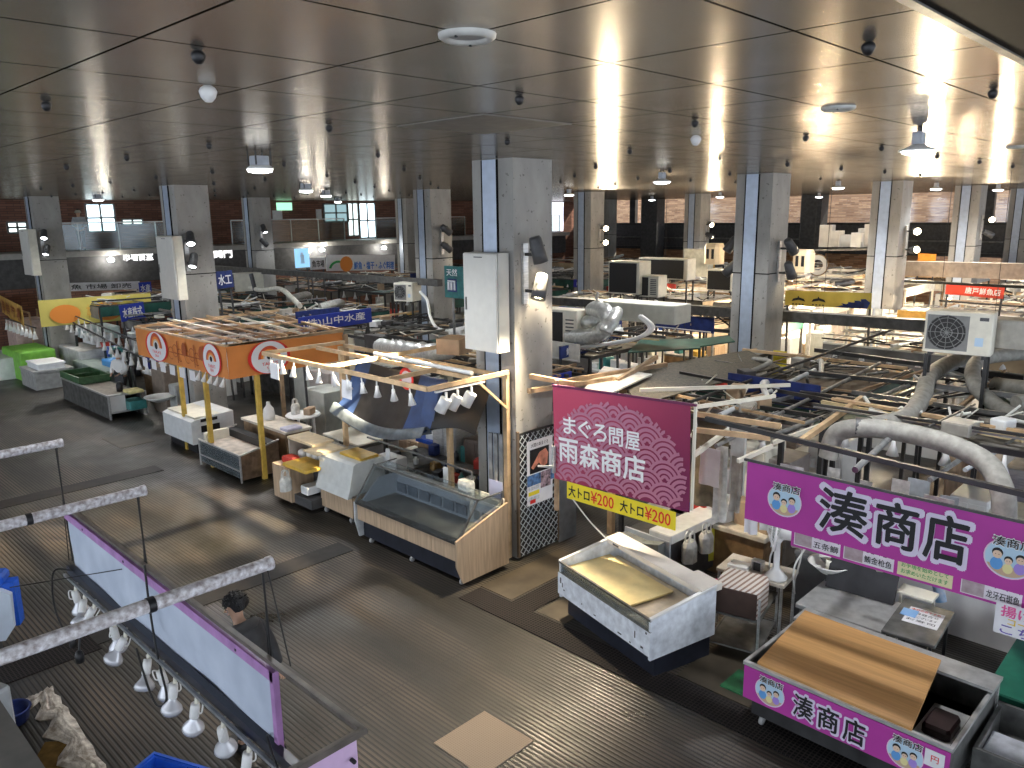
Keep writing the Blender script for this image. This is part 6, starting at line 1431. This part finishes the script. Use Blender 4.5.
    if rnd.random() < .7:
        n_ = 5 if near else 4; pr = None
        for k in range(n_):
            q = (x0-.02, y0+(y1-y0)*(k+.5)/n_, h-.05)
            l = 'small white lamp at the front beam, %s' % where_
            if pr is None: pr = thing('hanging_lamp', l, 'hanging lamp', q, 'lamps of the back stalls'); MB(Tr(*q)).lathe([(0, 0), (.02, 0), (.03, -.12), (.09, -.28), (.085, -.28), (.02, -.2), (0, -.2)], n=8).build('lamp_shade', white, pr); \
                MB(Tr(*q)).lathe([(0, -.22), (.04, -.24), (.045, -.28), (0, -.31)], n=8).build('bulb', bulbs if tone != 'dark' else offbulb, pr)
            else: clone(pr, loc=q)
rnd = random.Random(11)
XS = [(8.7, 12.3), (13.1, 17.2), (20.0, 23.6), (24.2, 27.2), (28.8, 32.2), (32.8, 36.2), (37.6, 41), (41.6, 45)]
YR = [(4.9, 8.2), (.9, 4.5)]
YL = [(10.4, 13.8), (14.3, 17.6), (18.1, 21.2), (22.9, 26.3), (26.8, 30.2), (30.8, 33.8), (34.9, 37.8)]
for ix, (x0, x1) in enumerate(XS):
    for iy, (y0, y1) in enumerate(YR+YL):
        right = iy < 2
        if ix == 0: continue                      # the front row is built by hand
        if ix == 1 and right and iy == 0: y0, y1 = 5.2, 8.3
        if math.atan2(y1, x0) < R(12) or math.atan2(y0, x1) > R(76): continue
        if x0 > 37 and y0 > 31: continue
        tone = 'dark' if (x0 < 22 and not right) or x0 < 18 else 'pale'
        if right and ix == 2: tone = 'pale'
        if not right and iy >= 2+3 and x0 < 30: tone = 'dark'
        stall(ix, iy if right else iy-2, x0, y0, x1, y1, rnd, tone, x0 < 21 and y0 < 24)
# first-row back halves on the left (behind the hand-built fronts)
for k, (x0, y0, x1, y1) in enumerate(((9.9, 25.0, 12.8, 28.0), (10.0, 30.4, 12.8, 33.4), (9.8, 3.0, 12.3, 6.1), (10.2, 9.9+.3, 12.7, 13.9))):
    if k == 2: continue
    stall(0, (4, 5, 0, 0)[k], x0, y0, x1, y1, rnd, 'dark', True)
# warm bright lane behind the conduit: hanging curtains and lit shop fronts
rnd = random.Random(21)
wl = M('warm_cream_wall', (.72, .60, .46), .7, var=.08)
t = thing('shop_partition', 'warm lit cream partition wall under the dark conduit', 'partition', (28.4, 10, 0)); MB().box(28.3, 2.0, 0, 28.4, 17.5, 2.6).build('wall_sheet', wl, t); MB().box(28.2, 2.0, 2.6, 28.5, 17.5, 2.7).build('cap', white, t)
for k in range(26):
    px = 788+7.2*k; p = atX(px, 322, 27.5-.02*k)
    hgt = rnd.uniform(1.1, 1.9); wd = rnd.uniform(.12, .30)
    b = MB(WX(p.x, p.y, 2.75)).cloth(wd, hgt, 4, 3, .02, k)
    solo(b, 'hanging_strip', rnd.choice([paper, styro, cream, M('warm_grey_metal', (.38, .34, .31)), clearplastic, navy if k == 10 else paper, red if k == 4 else cream]), 'narrow hanging strip in the bright gap below the dark conduit', 'hanging strip', 'hanging strips below the conduit')
for k, (x, y) in enumerate(((23.2, 9.6), (26.6, 7.4), (27.0, 12.2), (31.5, 13.6), (33.5, 9.0), (23.5, 5.2), (32.0, 5.5), (26.0, 17.0), (34.0, 17.5), (38.0, 12.5))):
    t = thing('shop_lamp', ('warm bulb lamp %s the conduit, over the back stalls' % ('under' if k < 3 else 'beyond')), 'lamp', (x, y, 2.5), 'warm shop lamps')
    MB(Tr(x, y, 2.62)).lathe([(0, .12), (.04, .12), (.16, 0), (.15, 0), (0, .06)], n=12).build('lamp_shade', white, t); MB(Tr(x, y, 2.58)).lathe([(0, -.05), (.05, -.03), (.06, .02), (0, .06)], n=10).build('bulb', bulbw, t); MB().bar((x, y, 2.7), (x, y, CEIL), .012).build('cord', cable, t)
    lamp('POINT', 'shop_bulb', (x, y, 2.45), 150, (1, .78, .52), size=.1, parent=t)
for px, py, X_, l in ((714, 264, 26, 'lighthouse shaped cream lamp stand left of the conduit column'), (803, 272, 26, 'cream lantern box right of the conduit column')):
    p = atX(px, py, X_); t = thing('lantern', l, 'lantern', p); MB(Tr(*p)).bbox(-.3, -.3, 0, .3, .3, .75, .12).build('body', M('lantern_cream', (.80, .66, .45), .5, var=.04), t); MB(Tr(*p)).box(-.31, .05, .2, -.29, .15, .55).build('slot', ink, t); MB(Tr(*p)).box(-.31, -.15, .2, -.29, -.05, .55).build('slot', ink, t)
p = atX(818, 265, 30); t = thing('life_ring', 'round white ring hanging above the yellow flame banner', 'ring', p); MB(WX(*p)).ring((0, 0), .2, .38, .03).build('ring_body', white, t); MB(WX(*p)).ring((0, 0), .36, .42, .02).build('ring_edge', ply, t)
o = MB(Tr(12.9, 8.55, 0)).bbox(0, -.3, 0, .15, .3, 2.2, .01); solo(o, 'yellow_cloth_panel', M('bright_yellow_panel', (.75, .62, .04), .6, var=.1), 'bright yellow cloth on a frame before the conduit column', 'cloth') if 0 else None
p = atX(768, 372, 18.0)
for (px0, py0, px1, h_, X_, l) in ((771, 398, 784, 1.15, 17.3, 'bright yellow hanging cloth right of the dark post under the conduit column'), (728, 397, 758, .55, 17.35, 'yellow cloth strip left of the dark post under the conduit column')):
    a = atX(px0, py0, X_); b_ = atX(px1, py0+2, X_); T, L = WP(a, b_); b = MB(T @ Matrix.Translation((0, h_, 0))).cloth(L, h_, 8, 3, .03, 4); solo(b, 'yellow_cloth', M('bright_yellow_panel', (.75, .62, .04), .6, var=.1), l, 'cloth')
plank(atX(785, 316, 27.5)+Vector((0, 0, 0)), atX(985, 322, 27.2), .05, .05, dgrey, 'curtain_rail', 'rail carrying the hanging strips below the dark conduit', 'rail')
# white cloth pieces hanging in the near right stalls
rnd = random.Random(8)
for k in range(16):
    px = 700+16*k; zz = 2.55; p = atz(px, 452+rnd.uniform(-12, 14)+.16*(px-700), zz)
    b = MB(WX(p.x, p.y, zz)).cloth(rnd.uniform(.15, .35), rnd.uniform(.5, 1.2), 5, 4, .03, k)
    solo(b, 'hanging_cloth', rnd.choice([paper, filmw, clearplastic, M('dirty_cloth', (.36, .33, .28), .7, var=.2), filmw]), 'pale cloth or plastic hanging behind the magenta banner', 'cloth', 'pale cloths behind the magenta banner')
stall(0, 0, 10.9, 5.0, 12.9, 7.9, rnd, 'dark', True)
stall(0, 1, 11.4, 1.2, 13.0, 4.6, rnd, 'dark', True)
o = MB(WX(10.2, 5.45, 1.9)).box(0, 0, -.06, .22, 1.0, 0); solo(o, 'white_door_panel', M('pale_panel', (.55, .57, .54), .4), 'upright pale panel left of the magenta banner corner', 'panel')
o = MB(WX(10.4, 6.2, 1.5)).cloth(.6, 1.1, 6, 4, .03, 2); 
T = WX(10.6, 6.35, 2.6); b = MB(T).cloth(.65, 1.2, 8, 6, .05, 6); solo(b, 'brown_sack', M('olive_brown_sack', (.20, .17, .11), .7, var=.25), 'olive brown sack hanging right of the maroon banner', 'sack')
# ============================================================ FOREGROUND STALL (lower left)
rust = M('flaking_painted_pipe', (.72, .72, .74), .5, var=.3, scale=22, var2=(.26, .21, .20), bump=.2)
FX_ = 2.62; ZR = 1.92
for k, (y, l) in enumerate(((10.15, 'flaking grey pipe highest at the left edge'), (7.69, 'flaking grey pipe in the middle at the left edge'), (5.27, 'flaking grey pipe nearest the camera at lower left'))):
    o = MB().tube([(-1.5, y, 3.40), (2.70, y, 3.40)], .05, 12).tube([(2.70, y, 3.40), (2.74, y, 3.40)], .055, 12); solo(o, 'overhead_pipe', rust, l, 'pipe')
    o = MB().tube([(1.6+.1*k, y, 3.40), (1.65+.1*k, y, 3.40)], .056, 12); solo(o, 'black_tape', black, 'black tape round the '+('highest', 'middle', 'nearest')[k]+' flaking pipe', 'tape')
    b = MB().tube([(2.66, y, 3.36), (2.67, y-.02, ZR)], .010, 6).tube([(2.68, y+.02, 3.36), (2.64, y+.02, ZR)], .006, 6)
    if k == 2: b.tube([(2.70, y, 3.36), (2.68, y-.28, 2.66)], .008, 5)
    solo(b, 'hanging_wire', cable, 'dark wires hanging from the '+('highest', 'middle', 'nearest')[k]+' flaking pipe', 'wire')
t = thing('stall_banner', 'long white banner with lilac border seen from behind at lower left', 'banner', (FX_, 7.5, 1.9))
T = WP((FX_, 9.93, 2.63), (FX_, 5.15, 2.58))[0]; L = 4.78
bm, nt_, bb = nodes_of('bluish_white_translucent_banner'); V_, x_, y_, z_ = coords(nt_)
nt_.links.new(ramp(nt_, noise(nt_, V_, 2.5, 5), (.3, (.40, .46, .56)), (.7, (.52, .58, .68))), bb.inputs['Base Color']); bb.inputs['Roughness'].default_value = .7
MB(T).cloth(L, .70, 40, 6, .012, 5).build('banner_cloth', bm, t)
b = MB(T); b.box(-.02, -.09, -.025, L+.02, .0, .025); b.box(L-.03, -.70, -.025, L+.03, 0, .025); b.build('lilac_border', lilac, t)
b = MB(T); [b.box(.6+1.2*k, -.06, -.03, .62+1.2*k, -.04, .03) for k in range(4)]; b.build('eyelets', ink, t)
rail = MB().bar((FX_+.02, 9.98, 2.66), (FX_, 3.95, 2.64), .045, .035); solo(rail, 'top_rail', M('brown_grey_rail', (.12, .10, .085), .5, var=.2), 'brown rail along the top of the long white banner', 'rail')
b = MB().bar((FX_-.04, 9.95, ZR-.02), (FX_-.04, 4.55, ZR-.02), .07, .10); solo(b, 'lamp_rail', M('dark_blue_rail', (.02, .022, .035), .4), 'dark rail with lamps below the long white banner', 'rail')
b = MB().bar((FX_-.12, 9.9, ZR-.05), (FX_-.12, 4.6, ZR-.05), .03, .03); solo(b, 'cable_channel', galv, 'pale channel beside the dark lamp rail', 'channel')
b = MB().bar((FX_, 3.95, 2.66), (1.4, 3.95, 2.66), .04, .045); solo(b, 'short_rail', M('brown_grey_rail', (.12, .10, .085)), 'brown rail over the pink banner at the bottom edge', 'rail')
t = thing('pink_banner', 'pale pink banner at the bottom edge left of centre', 'banner', (2.1, 3.97, 1.9))
MB(WY(1.4, 3.97, 2.63)).cloth(1.16, .62, 12, 4, .01, 2).build('banner_cloth', M('pale_pink_cloth', (.66, .46, .68), .6, var=.05), t)
o = MB(Tr(2.5, 3.93, 2.50)).lathe([(0, -.02), (.015, -.02), (.015, .02), (0, .02)], n=8, axis='Y').build('grommet', ink, t)
# reflector lamps hanging from the rail
def refl(x, y, z, tilt, az, label):
    t_ = thing('reflector_lamp', label, 'lamp', (x, y, z), 'reflector lamps of the foreground stall')
    MB().tube([(x, y, z), (x-.02, y, z-.10)], .020, 8).build('stem', cream, t_)
    TT = Tr(x-.03, y, z-.10) @ Matrix.Rotation(R(az), 4, 'Z') @ Matrix.Rotation(R(tilt), 4, 'Y') @ Matrix.Scale(1.15, 4)
    MB(TT).lathe([(0, .01), (.032, .01), (.036, -.03), (.036, -.11), (.026, -.12), (0, -.12)], n=14).build('socket', white, t_)
    MB(TT).lathe([(.028, -.11), (.036, -.14), (.078, -.19), (.086, -.215), (.070, -.245), (0, -.258)], n=18).build('bulb', offbulb, t_)
    b_ = MB(TT); b_.tube(curve([(0, 0, 0), (.04, .03, .04), (.06, .0, -.05), (.034, 0, -.07)], 5), .006, 5); b_.build('wire', white, t_)
ys = [9.55, 9.25, 8.95, 8.35, 8.05, 7.45, 7.15, 6.85, 6.40, 5.90, 5.45, 5.05, 4.75]
for k, y in enumerate(ys):
    refl(FX_-.10, y, ZR-.05, rnd.uniform(8, 40), rnd.uniform(-60, 60)+(180 if k % 3 == 0 else 0), ORD[k]+' reflector lamp from the far end of the dark rail' if k < 11 else ('reflector lamp second from the near end of the dark rail', 'reflector lamp at the near end of the dark rail')[k-11])
def loop(pts, label, nm='black_cable', plug=True):
    t_ = thing(nm, label, 'cable', pts[0]); MB().tube(curve(pts, 8), .011, 6).build('cord', cable, t_)
    if plug: p = Vector(pts[-1]); MB(Tr(*p)).lathe([(0, .06), (.03, .05), (.045, 0), (.04, -.07), (0, -.09)], n=12).build('plug', cable, t_)
loop([(2.55, 9.75, 1.95), (2.4, 9.9, 1.95), (2.3, 9.7, 1.7), (2.3, 9.55, 1.45), (2.35, 9.35, 1.28)], 'black cable with plug at the far end of the lamp rail')
loop([(2.6, 7.55, 2.7), (2.55, 7.4, 2.3), (2.5, 7.2, 1.9), (2.45, 6.95, 1.62), (2.40, 7.05, 1.5), (2.40, 7.25, 1.6), (2.45, 7.6, 1.85)], 'black cable loop hanging among the reflector lamps', plug=False)
loop([(2.5, 8.25, 1.95), (2.3, 8.25, 1.98), (2.15, 8.25, 1.85), (2.1, 8.2, 1.68)], 'short black cable with plug beside the middle of the lamp rail')
loop([(2.6, 5.3, 1.95), (2.55, 5.2, 2.0), (2.5, 5.0, 1.9), (2.55, 4.9, 1.7)], 'black cable knot at the near end of the lamp rail')
o = MB().tube([(1.8, 9.2, 2.2), (2.6, 8.2, 2.45)], .006, 4); solo(o, 'thin_wire', cable, 'thin wire tied across behind the long white banner', 'wire')
# blue cloth with white foam box at left edge
a = atz(-70, 648, .30); b_ = atz(15, 636, .30); T, L = WP(a, b_)
t = thing('foam_box', 'white foam box standing against blue cloth at the left edge', 'foam box', (a.x, a.y, 0))
MB(T).poly([(0, -.05), (L-.12, -.05), (L, .12), (L+.02, .62), (L-.10, .70), (0, .72)], .10).build('body', M('bluish_foam', (.62, .70, .80), .6, var=.04), t)
b = MB(T); b.box(0, -.28, -.1, L-.2, -.05, 0); b.build('base', dgrey, t)
b = MB(T); b.box(-.1, .1, -.32, L+.05, .75, -.11); b.bbox(-.1, .75, -.32, L-.05, .90, -.02, .04); solo(b, 'blue_cloth', M('vivid_blue_cloth', (.01, .11, .62), .5, var=.15, bump=.3), 'vivid blue cloth heaped behind the foam box at the left edge', 'cloth')
# blue crate at the bottom
cz = .75; c = atz(147, 800, .55)
T = Tr(c.x, c.y, .25, 23); t = thing('blue_crate', 'bright blue plastic crate cut by the bottom edge', 'crate', c)
b = MB(T); b.box(-.45, -.35, 0, .45, .35, .03); b.box(-.47, -.37, .03, -.44, .37, .36); b.box(.44, -.37, .03, .47, .37, .36); b.box(-.44, -.37, .03, .44, -.34, .36); b.box(-.44, .34, .03, .44, .37, .36); b.build('crate_body', M('bright_crate_blue', (.02, .12, .62), .4, var=.1), t)
b = MB(T); b.box(-.49, -.39, .34, .49, -.36, .38); b.box(-.49, .36, .34, .49, .39, .38); b.box(-.49, -.36, .34, -.46, .36, .38); b.box(.46, -.36, .34, .49, .36, .38); b.build('rim', M('bright_crate_blue', (.02, .12, .62)), t)
o = MB(T).box(-.4, -.3, -.25, .4, .3, 0); solo(o, 'low_stand', dgrey, 'dark stand beneath the bright blue crate', 'stand')
# grey chest bottom-left corner and melting ice
a = atz(0, 700, 1.0); b_ = atz(60, 790, 1.0); d = (b_-a).normalized(); nrm = Vector((d.y, -d.x, 0))
if nrm.x > 0: nrm = -nrm
t = thing('grey_chest', 'big grey chest top cut by the lower left corner', 'chest', a)
vs = [a-d*1.5, b_+d*.2, b_+d*.2+nrm*1.2, a-d*1.5+nrm*1.2]
MB().hexa([(v.x, v.y, 0) for v in vs]+[(v.x, v.y, .96) for v in vs]).build('body', M('dark_chest_side', (.10, .10, .095), .5), t)
MB().hexa([(v.x, v.y, .96) for v in vs]+[(v.x, v.y, 1.0) for v in vs]).build('lid', M('dim_grey_lid', (.20, .19, .17), .5, var=.06), t)
a2 = atz(12, 700, .8); o = MB(Tr(a2.x-.15, a2.y+.35, .3, 20)).bbox(-.12, -.25, 0, .12, .25, .6, .04); solo(o, 'white_canister', M('pale_canister', (.60, .64, .66), .4), 'pale canister behind the grey chest at the left edge', 'canister')
rows = []; rn = random.Random(4)
P0 = [(28, 700), (52, 688), (75, 720), (110, 775)]; P1 = [(12, 715), (30, 712), (42, 738), (62, 782)]
for i in range(19):
    u = i/18*2.999; k = int(u); f = u-k; a = Vector((P0[k][0]*(1-f)+P0[k+1][0]*f, P0[k][1]*(1-f)+P0[k+1][1]*f, 0)); c2 = Vector((P1[k][0]*(1-f)+P1[k+1][0]*f, P1[k][1]*(1-f)+P1[k+1][1]*f, 0)); rows.append([])
    for j in range(13):
        v = j/12; q = a.lerp(c2, v*(.75+.25*math.sin(i*1.7))+.05*math.sin(i*2.9)*(1-v)); w3 = atz(q.x, q.y, 0); rows[-1].append((w3.x, w3.y, .015+(.01+.07*rn.random())*math.sin(PI*v)**1.2))
o = sheet(rows, .015); solo(o, 'ice_heap', M('melting_ice', (.50, .46, .40), .35, var=.4, scale=9, var2=(.16, .12, .08), bump=.7), 'dirty melting ice heap on the floor beside the grey chest', 'ice')['kind'] = 'stuff'
c = atz(24, 715, .1); o = MB(Tr(c.x-.1, c.y+.1, 0)).lathe([(0, .02), (.17, .02), (.20, .18), (.215, .18), (.20, .20), (.18, .18), (.16, .05), (0, .05)], n=20); solo(o, 'dark_tub', navy, 'dark blue round tub beside the melting ice', 'tub')
o = MB().add([tuple(atz(x, y, .012)) for x, y in ((30, 768), (45, 742), (70, 740), (95, 790), (60, 800))], [(0, 1, 2, 3, 4)]); solo(o, 'puddle', M('amber_puddle', (.12, .07, .02), .12, var=.3), 'amber brown puddle below the melting ice heap', 'puddle')

# ============================================================ PEOPLE
def skinned(nodes, edges, name, mat, parent, sub=2, root=0):
    me = bpy.data.meshes.new(name); off = parent.location if parent else Vector()
    me.from_pydata([tuple(Vector(n_[0])) for n_ in nodes], edges, []); o = bpy.data.objects.new(name, me); C.objects.link(o)
    md = o.modifiers.new('skin', 'SKIN'); md.use_smooth_shade = True
    for i, n_ in enumerate(nodes):
        r_ = n_[1]; me.skin_vertices[0].data[i].radius = (r_, r_) if not isinstance(r_, tuple) else r_; me.skin_vertices[0].data[i].use_root = (i == root)
    s_ = o.modifiers.new('sub', 'SUBSURF'); s_.levels = s_.render_levels = sub
    dg = bpy.context.evaluated_depsgraph_get(); m2 = bpy.data.meshes.new_from_object(o.evaluated_get(dg)); bpy.data.objects.remove(o)
    for p_ in m2.polygons: p_.use_smooth = True
    m2.materials.clear(); m2.materials.append(mat); q = bpy.data.objects.new(name, m2); C.objects.link(q); q.parent = parent
    return q
def person(x, y, az, label, top, trousers, lean=.0, hair=hairm, scale=1.0, arms='down', apron=None, backpack=None, hood=None, cap=None, turn=0):
    t_ = bpy.data.objects.new('person', None); C.objects.link(t_); t_.location = (x, y, 0); t_.rotation_euler = (0, 0, R(az)); t_.scale = (scale,)*3; tag(t_, label, 'person')
    par = bpy.data.objects.new('p', None)      # local frame: +x forward, z up
    class Pz: location = Vector()
    S = math.sin(lean); Cn = math.cos(lean)
    def up(h, f=0, s=0): return (f*Cn+(h-.95)*S, s, .95+(h-.95)*Cn-f*S)
    pelvis = (-.02, 0, .95)
    N = [(pelvis, (.15, .11)), (up(1.15), (.13, .10)), (up(1.36), (.16, .11)), (up(1.46), (.09, .08)), (up(1.53, .02), (.055, .055)), (up(1.60, .03), (.072, .085)), (up(1.68, .03), (.078, .095)), (up(1.74, .02), (.06, .07))]
    E_ = [(0, 1), (1, 2), (2, 3), (3, 4), (4, 5), (5, 6), (6, 7)]
    def limb(lst, st):
        k = st
        for n_ in lst: N.append(n_); E_.append((k, len(N)-1)); k = len(N)-1
        return k
    hands = []
    for s in (-1, 1):
        fwd = (.16 if s > 0 else -.12) if arms == 'down' else .30
        el = up(1.14, (fwd*.3 if arms == 'down' else .05), .25*s); wr = up(.90 if arms == 'down' else 1.08, fwd if arms == 'down' else .30, .24*s if arms == 'down' else .14*s)
        k = limb([(up(1.42, 0, .18*s), .045), (el, .036), (wr, .028)], 2)
        d = (Vector(wr)-Vector(el)).normalized(); hp = Vector(wr)+d*.05; k = limb([(tuple(hp), (.036, .022))], k)
        for q, (oy, ln, cu) in enumerate(((-.030, .072, .3), (-.010, .082, .35), (.010, .078, .4), (.030, .062, .45))):
            b_ = hp+d*.035+Vector((0, oy, 0)); e1 = b_+d*ln*.5; e2 = e1+d*ln*.45+Vector((cu*.06, 0, 0)); limb([(tuple(b_), .010), (tuple(e1), .009), (tuple(e2), .007)], k)
        limb([(tuple(hp+Vector((.035, 0, 0))+d*.0), .011), (tuple(hp+Vector((.055, 0, 0))+d*.04), .009)], k)
        st = .12*s
        limb([((-.0, .09*s, .88), .085), ((.03+st, .10*s, .50), .056), ((-.05+1.6*st, .10*s, .10), .038), ((.03+1.6*st, .10*s, .045), (.045, .035)), ((.14+1.6*st, .10*s, .035), (.035, .025))], 0)
    body = skinned(N, E_, 'body', skin, None); body.parent = t_
    def kid(nodes, edges, nm, m_, sub=2): o_ = skinned(nodes, edges, nm, m_, None, sub); o_.parent = t_; return o_
    k0 = [((-.02, 0, .86), (.20, .16)), (up(1.15), (.21, .17)), (up(1.36), (.26, .19)), (up(1.45), (.17, .15)), (up(1.51), (.10, .10))]; e0 = [(0, 1), (1, 2), (2, 3), (3, 4)]
    for s in (-1, 1):
        fwd = (.16 if s > 0 else -.12) if arms == 'down' else .30; i0 = len(k0)
        k0 += [(up(1.42, 0, .19*s), .105), (up(1.14, (fwd*.3 if arms == 'down' else .05), .255*s), .085), (up(.90 if arms == 'down' else 1.08, (fwd*1.0 if arms == 'down' else .29), (.245 if arms == 'down' else .15)*s), .062)]; e0 += [(2, i0), (i0, i0+1), (i0+1, i0+2)]
    kid(k0, e0, 'jacket', top)
    k1 = [((-.02, 0, .97), (.165, .13))]; e1_ = []
    for s in (-1, 1):
        st = .12*s; i0 = len(k1); k1 += [((0, .09*s, .84), .105), ((.03+st, .10*s, .50), .078), ((-.05+1.6*st, .10*s, .12), .058)]; e1_ += [(0, i0), (i0, i0+1), (i0+1, i0+2)]
    kid(k1, e1_, 'trousers', trousers)
    for s in (-1, 1):
        st = .192*s; b_ = MB(Tr(st, .10*s, 0)).bbox(-.10, -.05, 0, .19, .05, .09, .03); o_ = b_.build('shoe', black); o_.parent = t_
    hc = Vector(up(1.685, .015))
    def local(mb, nm, m_): o_ = mb.build(nm, m_); o_.parent = t_; return o_
    HT = Matrix.Translation(hc) @ Matrix.Rotation(turn, 4, 'Z') @ Matrix.Rotation(lean, 4, 'Y') @ Matrix.Scale(1.1, 4)
    # hair: tousled cap covering top, back and sides
    rn = random.Random(int(x*10)); b_ = MB(HT); vs = []; nu, nv = 18, 9
    for j in range(nv+1):
        ph = PI*.62*j/nv
        for i in range(nu):
            th = 2*PI*i/nu; fr = math.cos(th)
            rr = 1.12+.07*rn.uniform(-1, 1); zz = math.cos(ph)
            lo = .0
            if fr > .35 and zz < .25: rr *= .82; zz = max(zz, .22)
            vs.append((.108*math.sin(ph)*fr*rr-.012, .094*math.sin(ph)*math.sin(th)*rr, .118*zz*rr+.012))
    b_.add(vs, [(j*nu+i, j*nu+(i+1) % nu, (j+1)*nu+(i+1) % nu, (j+1)*nu+i) for j in range(nv) for i in range(nu)], True)
    for q in range(60):
        th = rn.uniform(0, 2*PI); ph = rn.uniform(0, PI*.5); d = Vector((math.sin(ph)*math.cos(th)*.108-.012, math.sin(ph)*math.sin(th)*.094, math.cos(ph)*.118+.012)); e = d*1.16+Vector((rn.uniform(-.03, .01), rn.uniform(-.02, .02), rn.uniform(-.02, .01)))
        b_.tube([d*.95, d*1.08, e], [.016, .013, .003], 5)
    local(b_, 'hair', hair)
    b_ = MB(HT); b_.tube([(.080, 0, .0), (.105, 0, -.030), (.088, 0, -.040)], [.010, .014, .008], 6); b_.build('nose', skin).parent = t_
    for s in (-1, 1):
        local(MB(HT).lathe([(0, -.006), (.010, -.004), (.012, 0), (0, .004)], c=(.086, .032*s, .0), n=8, axis='X'), 'eye', ink); local(MB(HT).bar((.090, .018*s, .020), (.084, .048*s, .020), .007), 'eyebrow', hair)
        local(MB(HT).lathe([(0, -.010), (.020, -.006), (.026, 0), (.018, .008), (0, .004)], c=(-.005, .080*s, -.010), n=10, axis='Y'), 'ear', skin)
    local(MB(HT).bar((.086, -.020, -.062), (.086, .020, -.062), .007), 'mouth', P('lip_colour', (.40, .16, .13), .5))
    if apron: b_ = MB(); b_.prism([(.10, 0)]*0 or [(0, 0), (0, .0)], 0, 0) if 0 else None; local(MB(WP((.17, .17, .45), (.17, -.17, .45))[0]).cloth(.34, -.80, 8, 6, .01, 1) if 0 else MB().hexa([(.15, -.17, .45), (.165, -.17, .45), (.165, .17, .45), (.15, .17, .45), (.15, -.13, 1.36), (.165, -.13, 1.36), (.165, .13, 1.36), (.15, .13, 1.36)]), 'apron', apron)
    if hood: local(MB(Matrix.Translation(Vector(up(1.46, -.10))) @ Matrix.Rotation(lean+.3, 4, 'Y')).lathe([(0, -.06), (.10, -.05), (.135, 0), (.12, .045), (.06, .05), (0, .01)], n=16), 'hood', hood)
    if backpack: local(MB(Matrix.Translation(Vector(up(1.0, -.13))) @ Matrix.Rotation(lean, 4, 'Y')).bbox(-.20, -.16, -.02, .0, .16, .44, .06), 'backpack', backpack)
    if cap: local(MB(HT).lathe([(.125, -.0), (.12, .05), (.08, .11), (0, .13)], n=16), 'cap', cap)
    return t_
person(3.66, 7.68, 100, 'person with tousled black hair and dark jacket walking past the white banner', M('dark_grey_jacket', (.030, .030, .032), .7, var=.3, bump=.2), M('black_trousers', (.012, .013, .018), .7), lean=.26, turn=.9, scale=1.06, hood=M('grey_hood', (.055, .052, .05), .8))
q = atz(122, 376, .9)
person(q.x, q.y, 215, 'person in white shirt and black apron working behind the steel tank', white, black, lean=.15, arms='front', apron=black)
q = atY(80, 230, 39.8)
pp = person(q.x, 39.8, 250, 'person in pale jacket standing at the upper walkway railing', M('pale_grey_jacket', (.42, .45, .48), .7), black, arms='front', cap=M('straw_cap', (.5, .45, .35)))
pp.location.z = 4.6
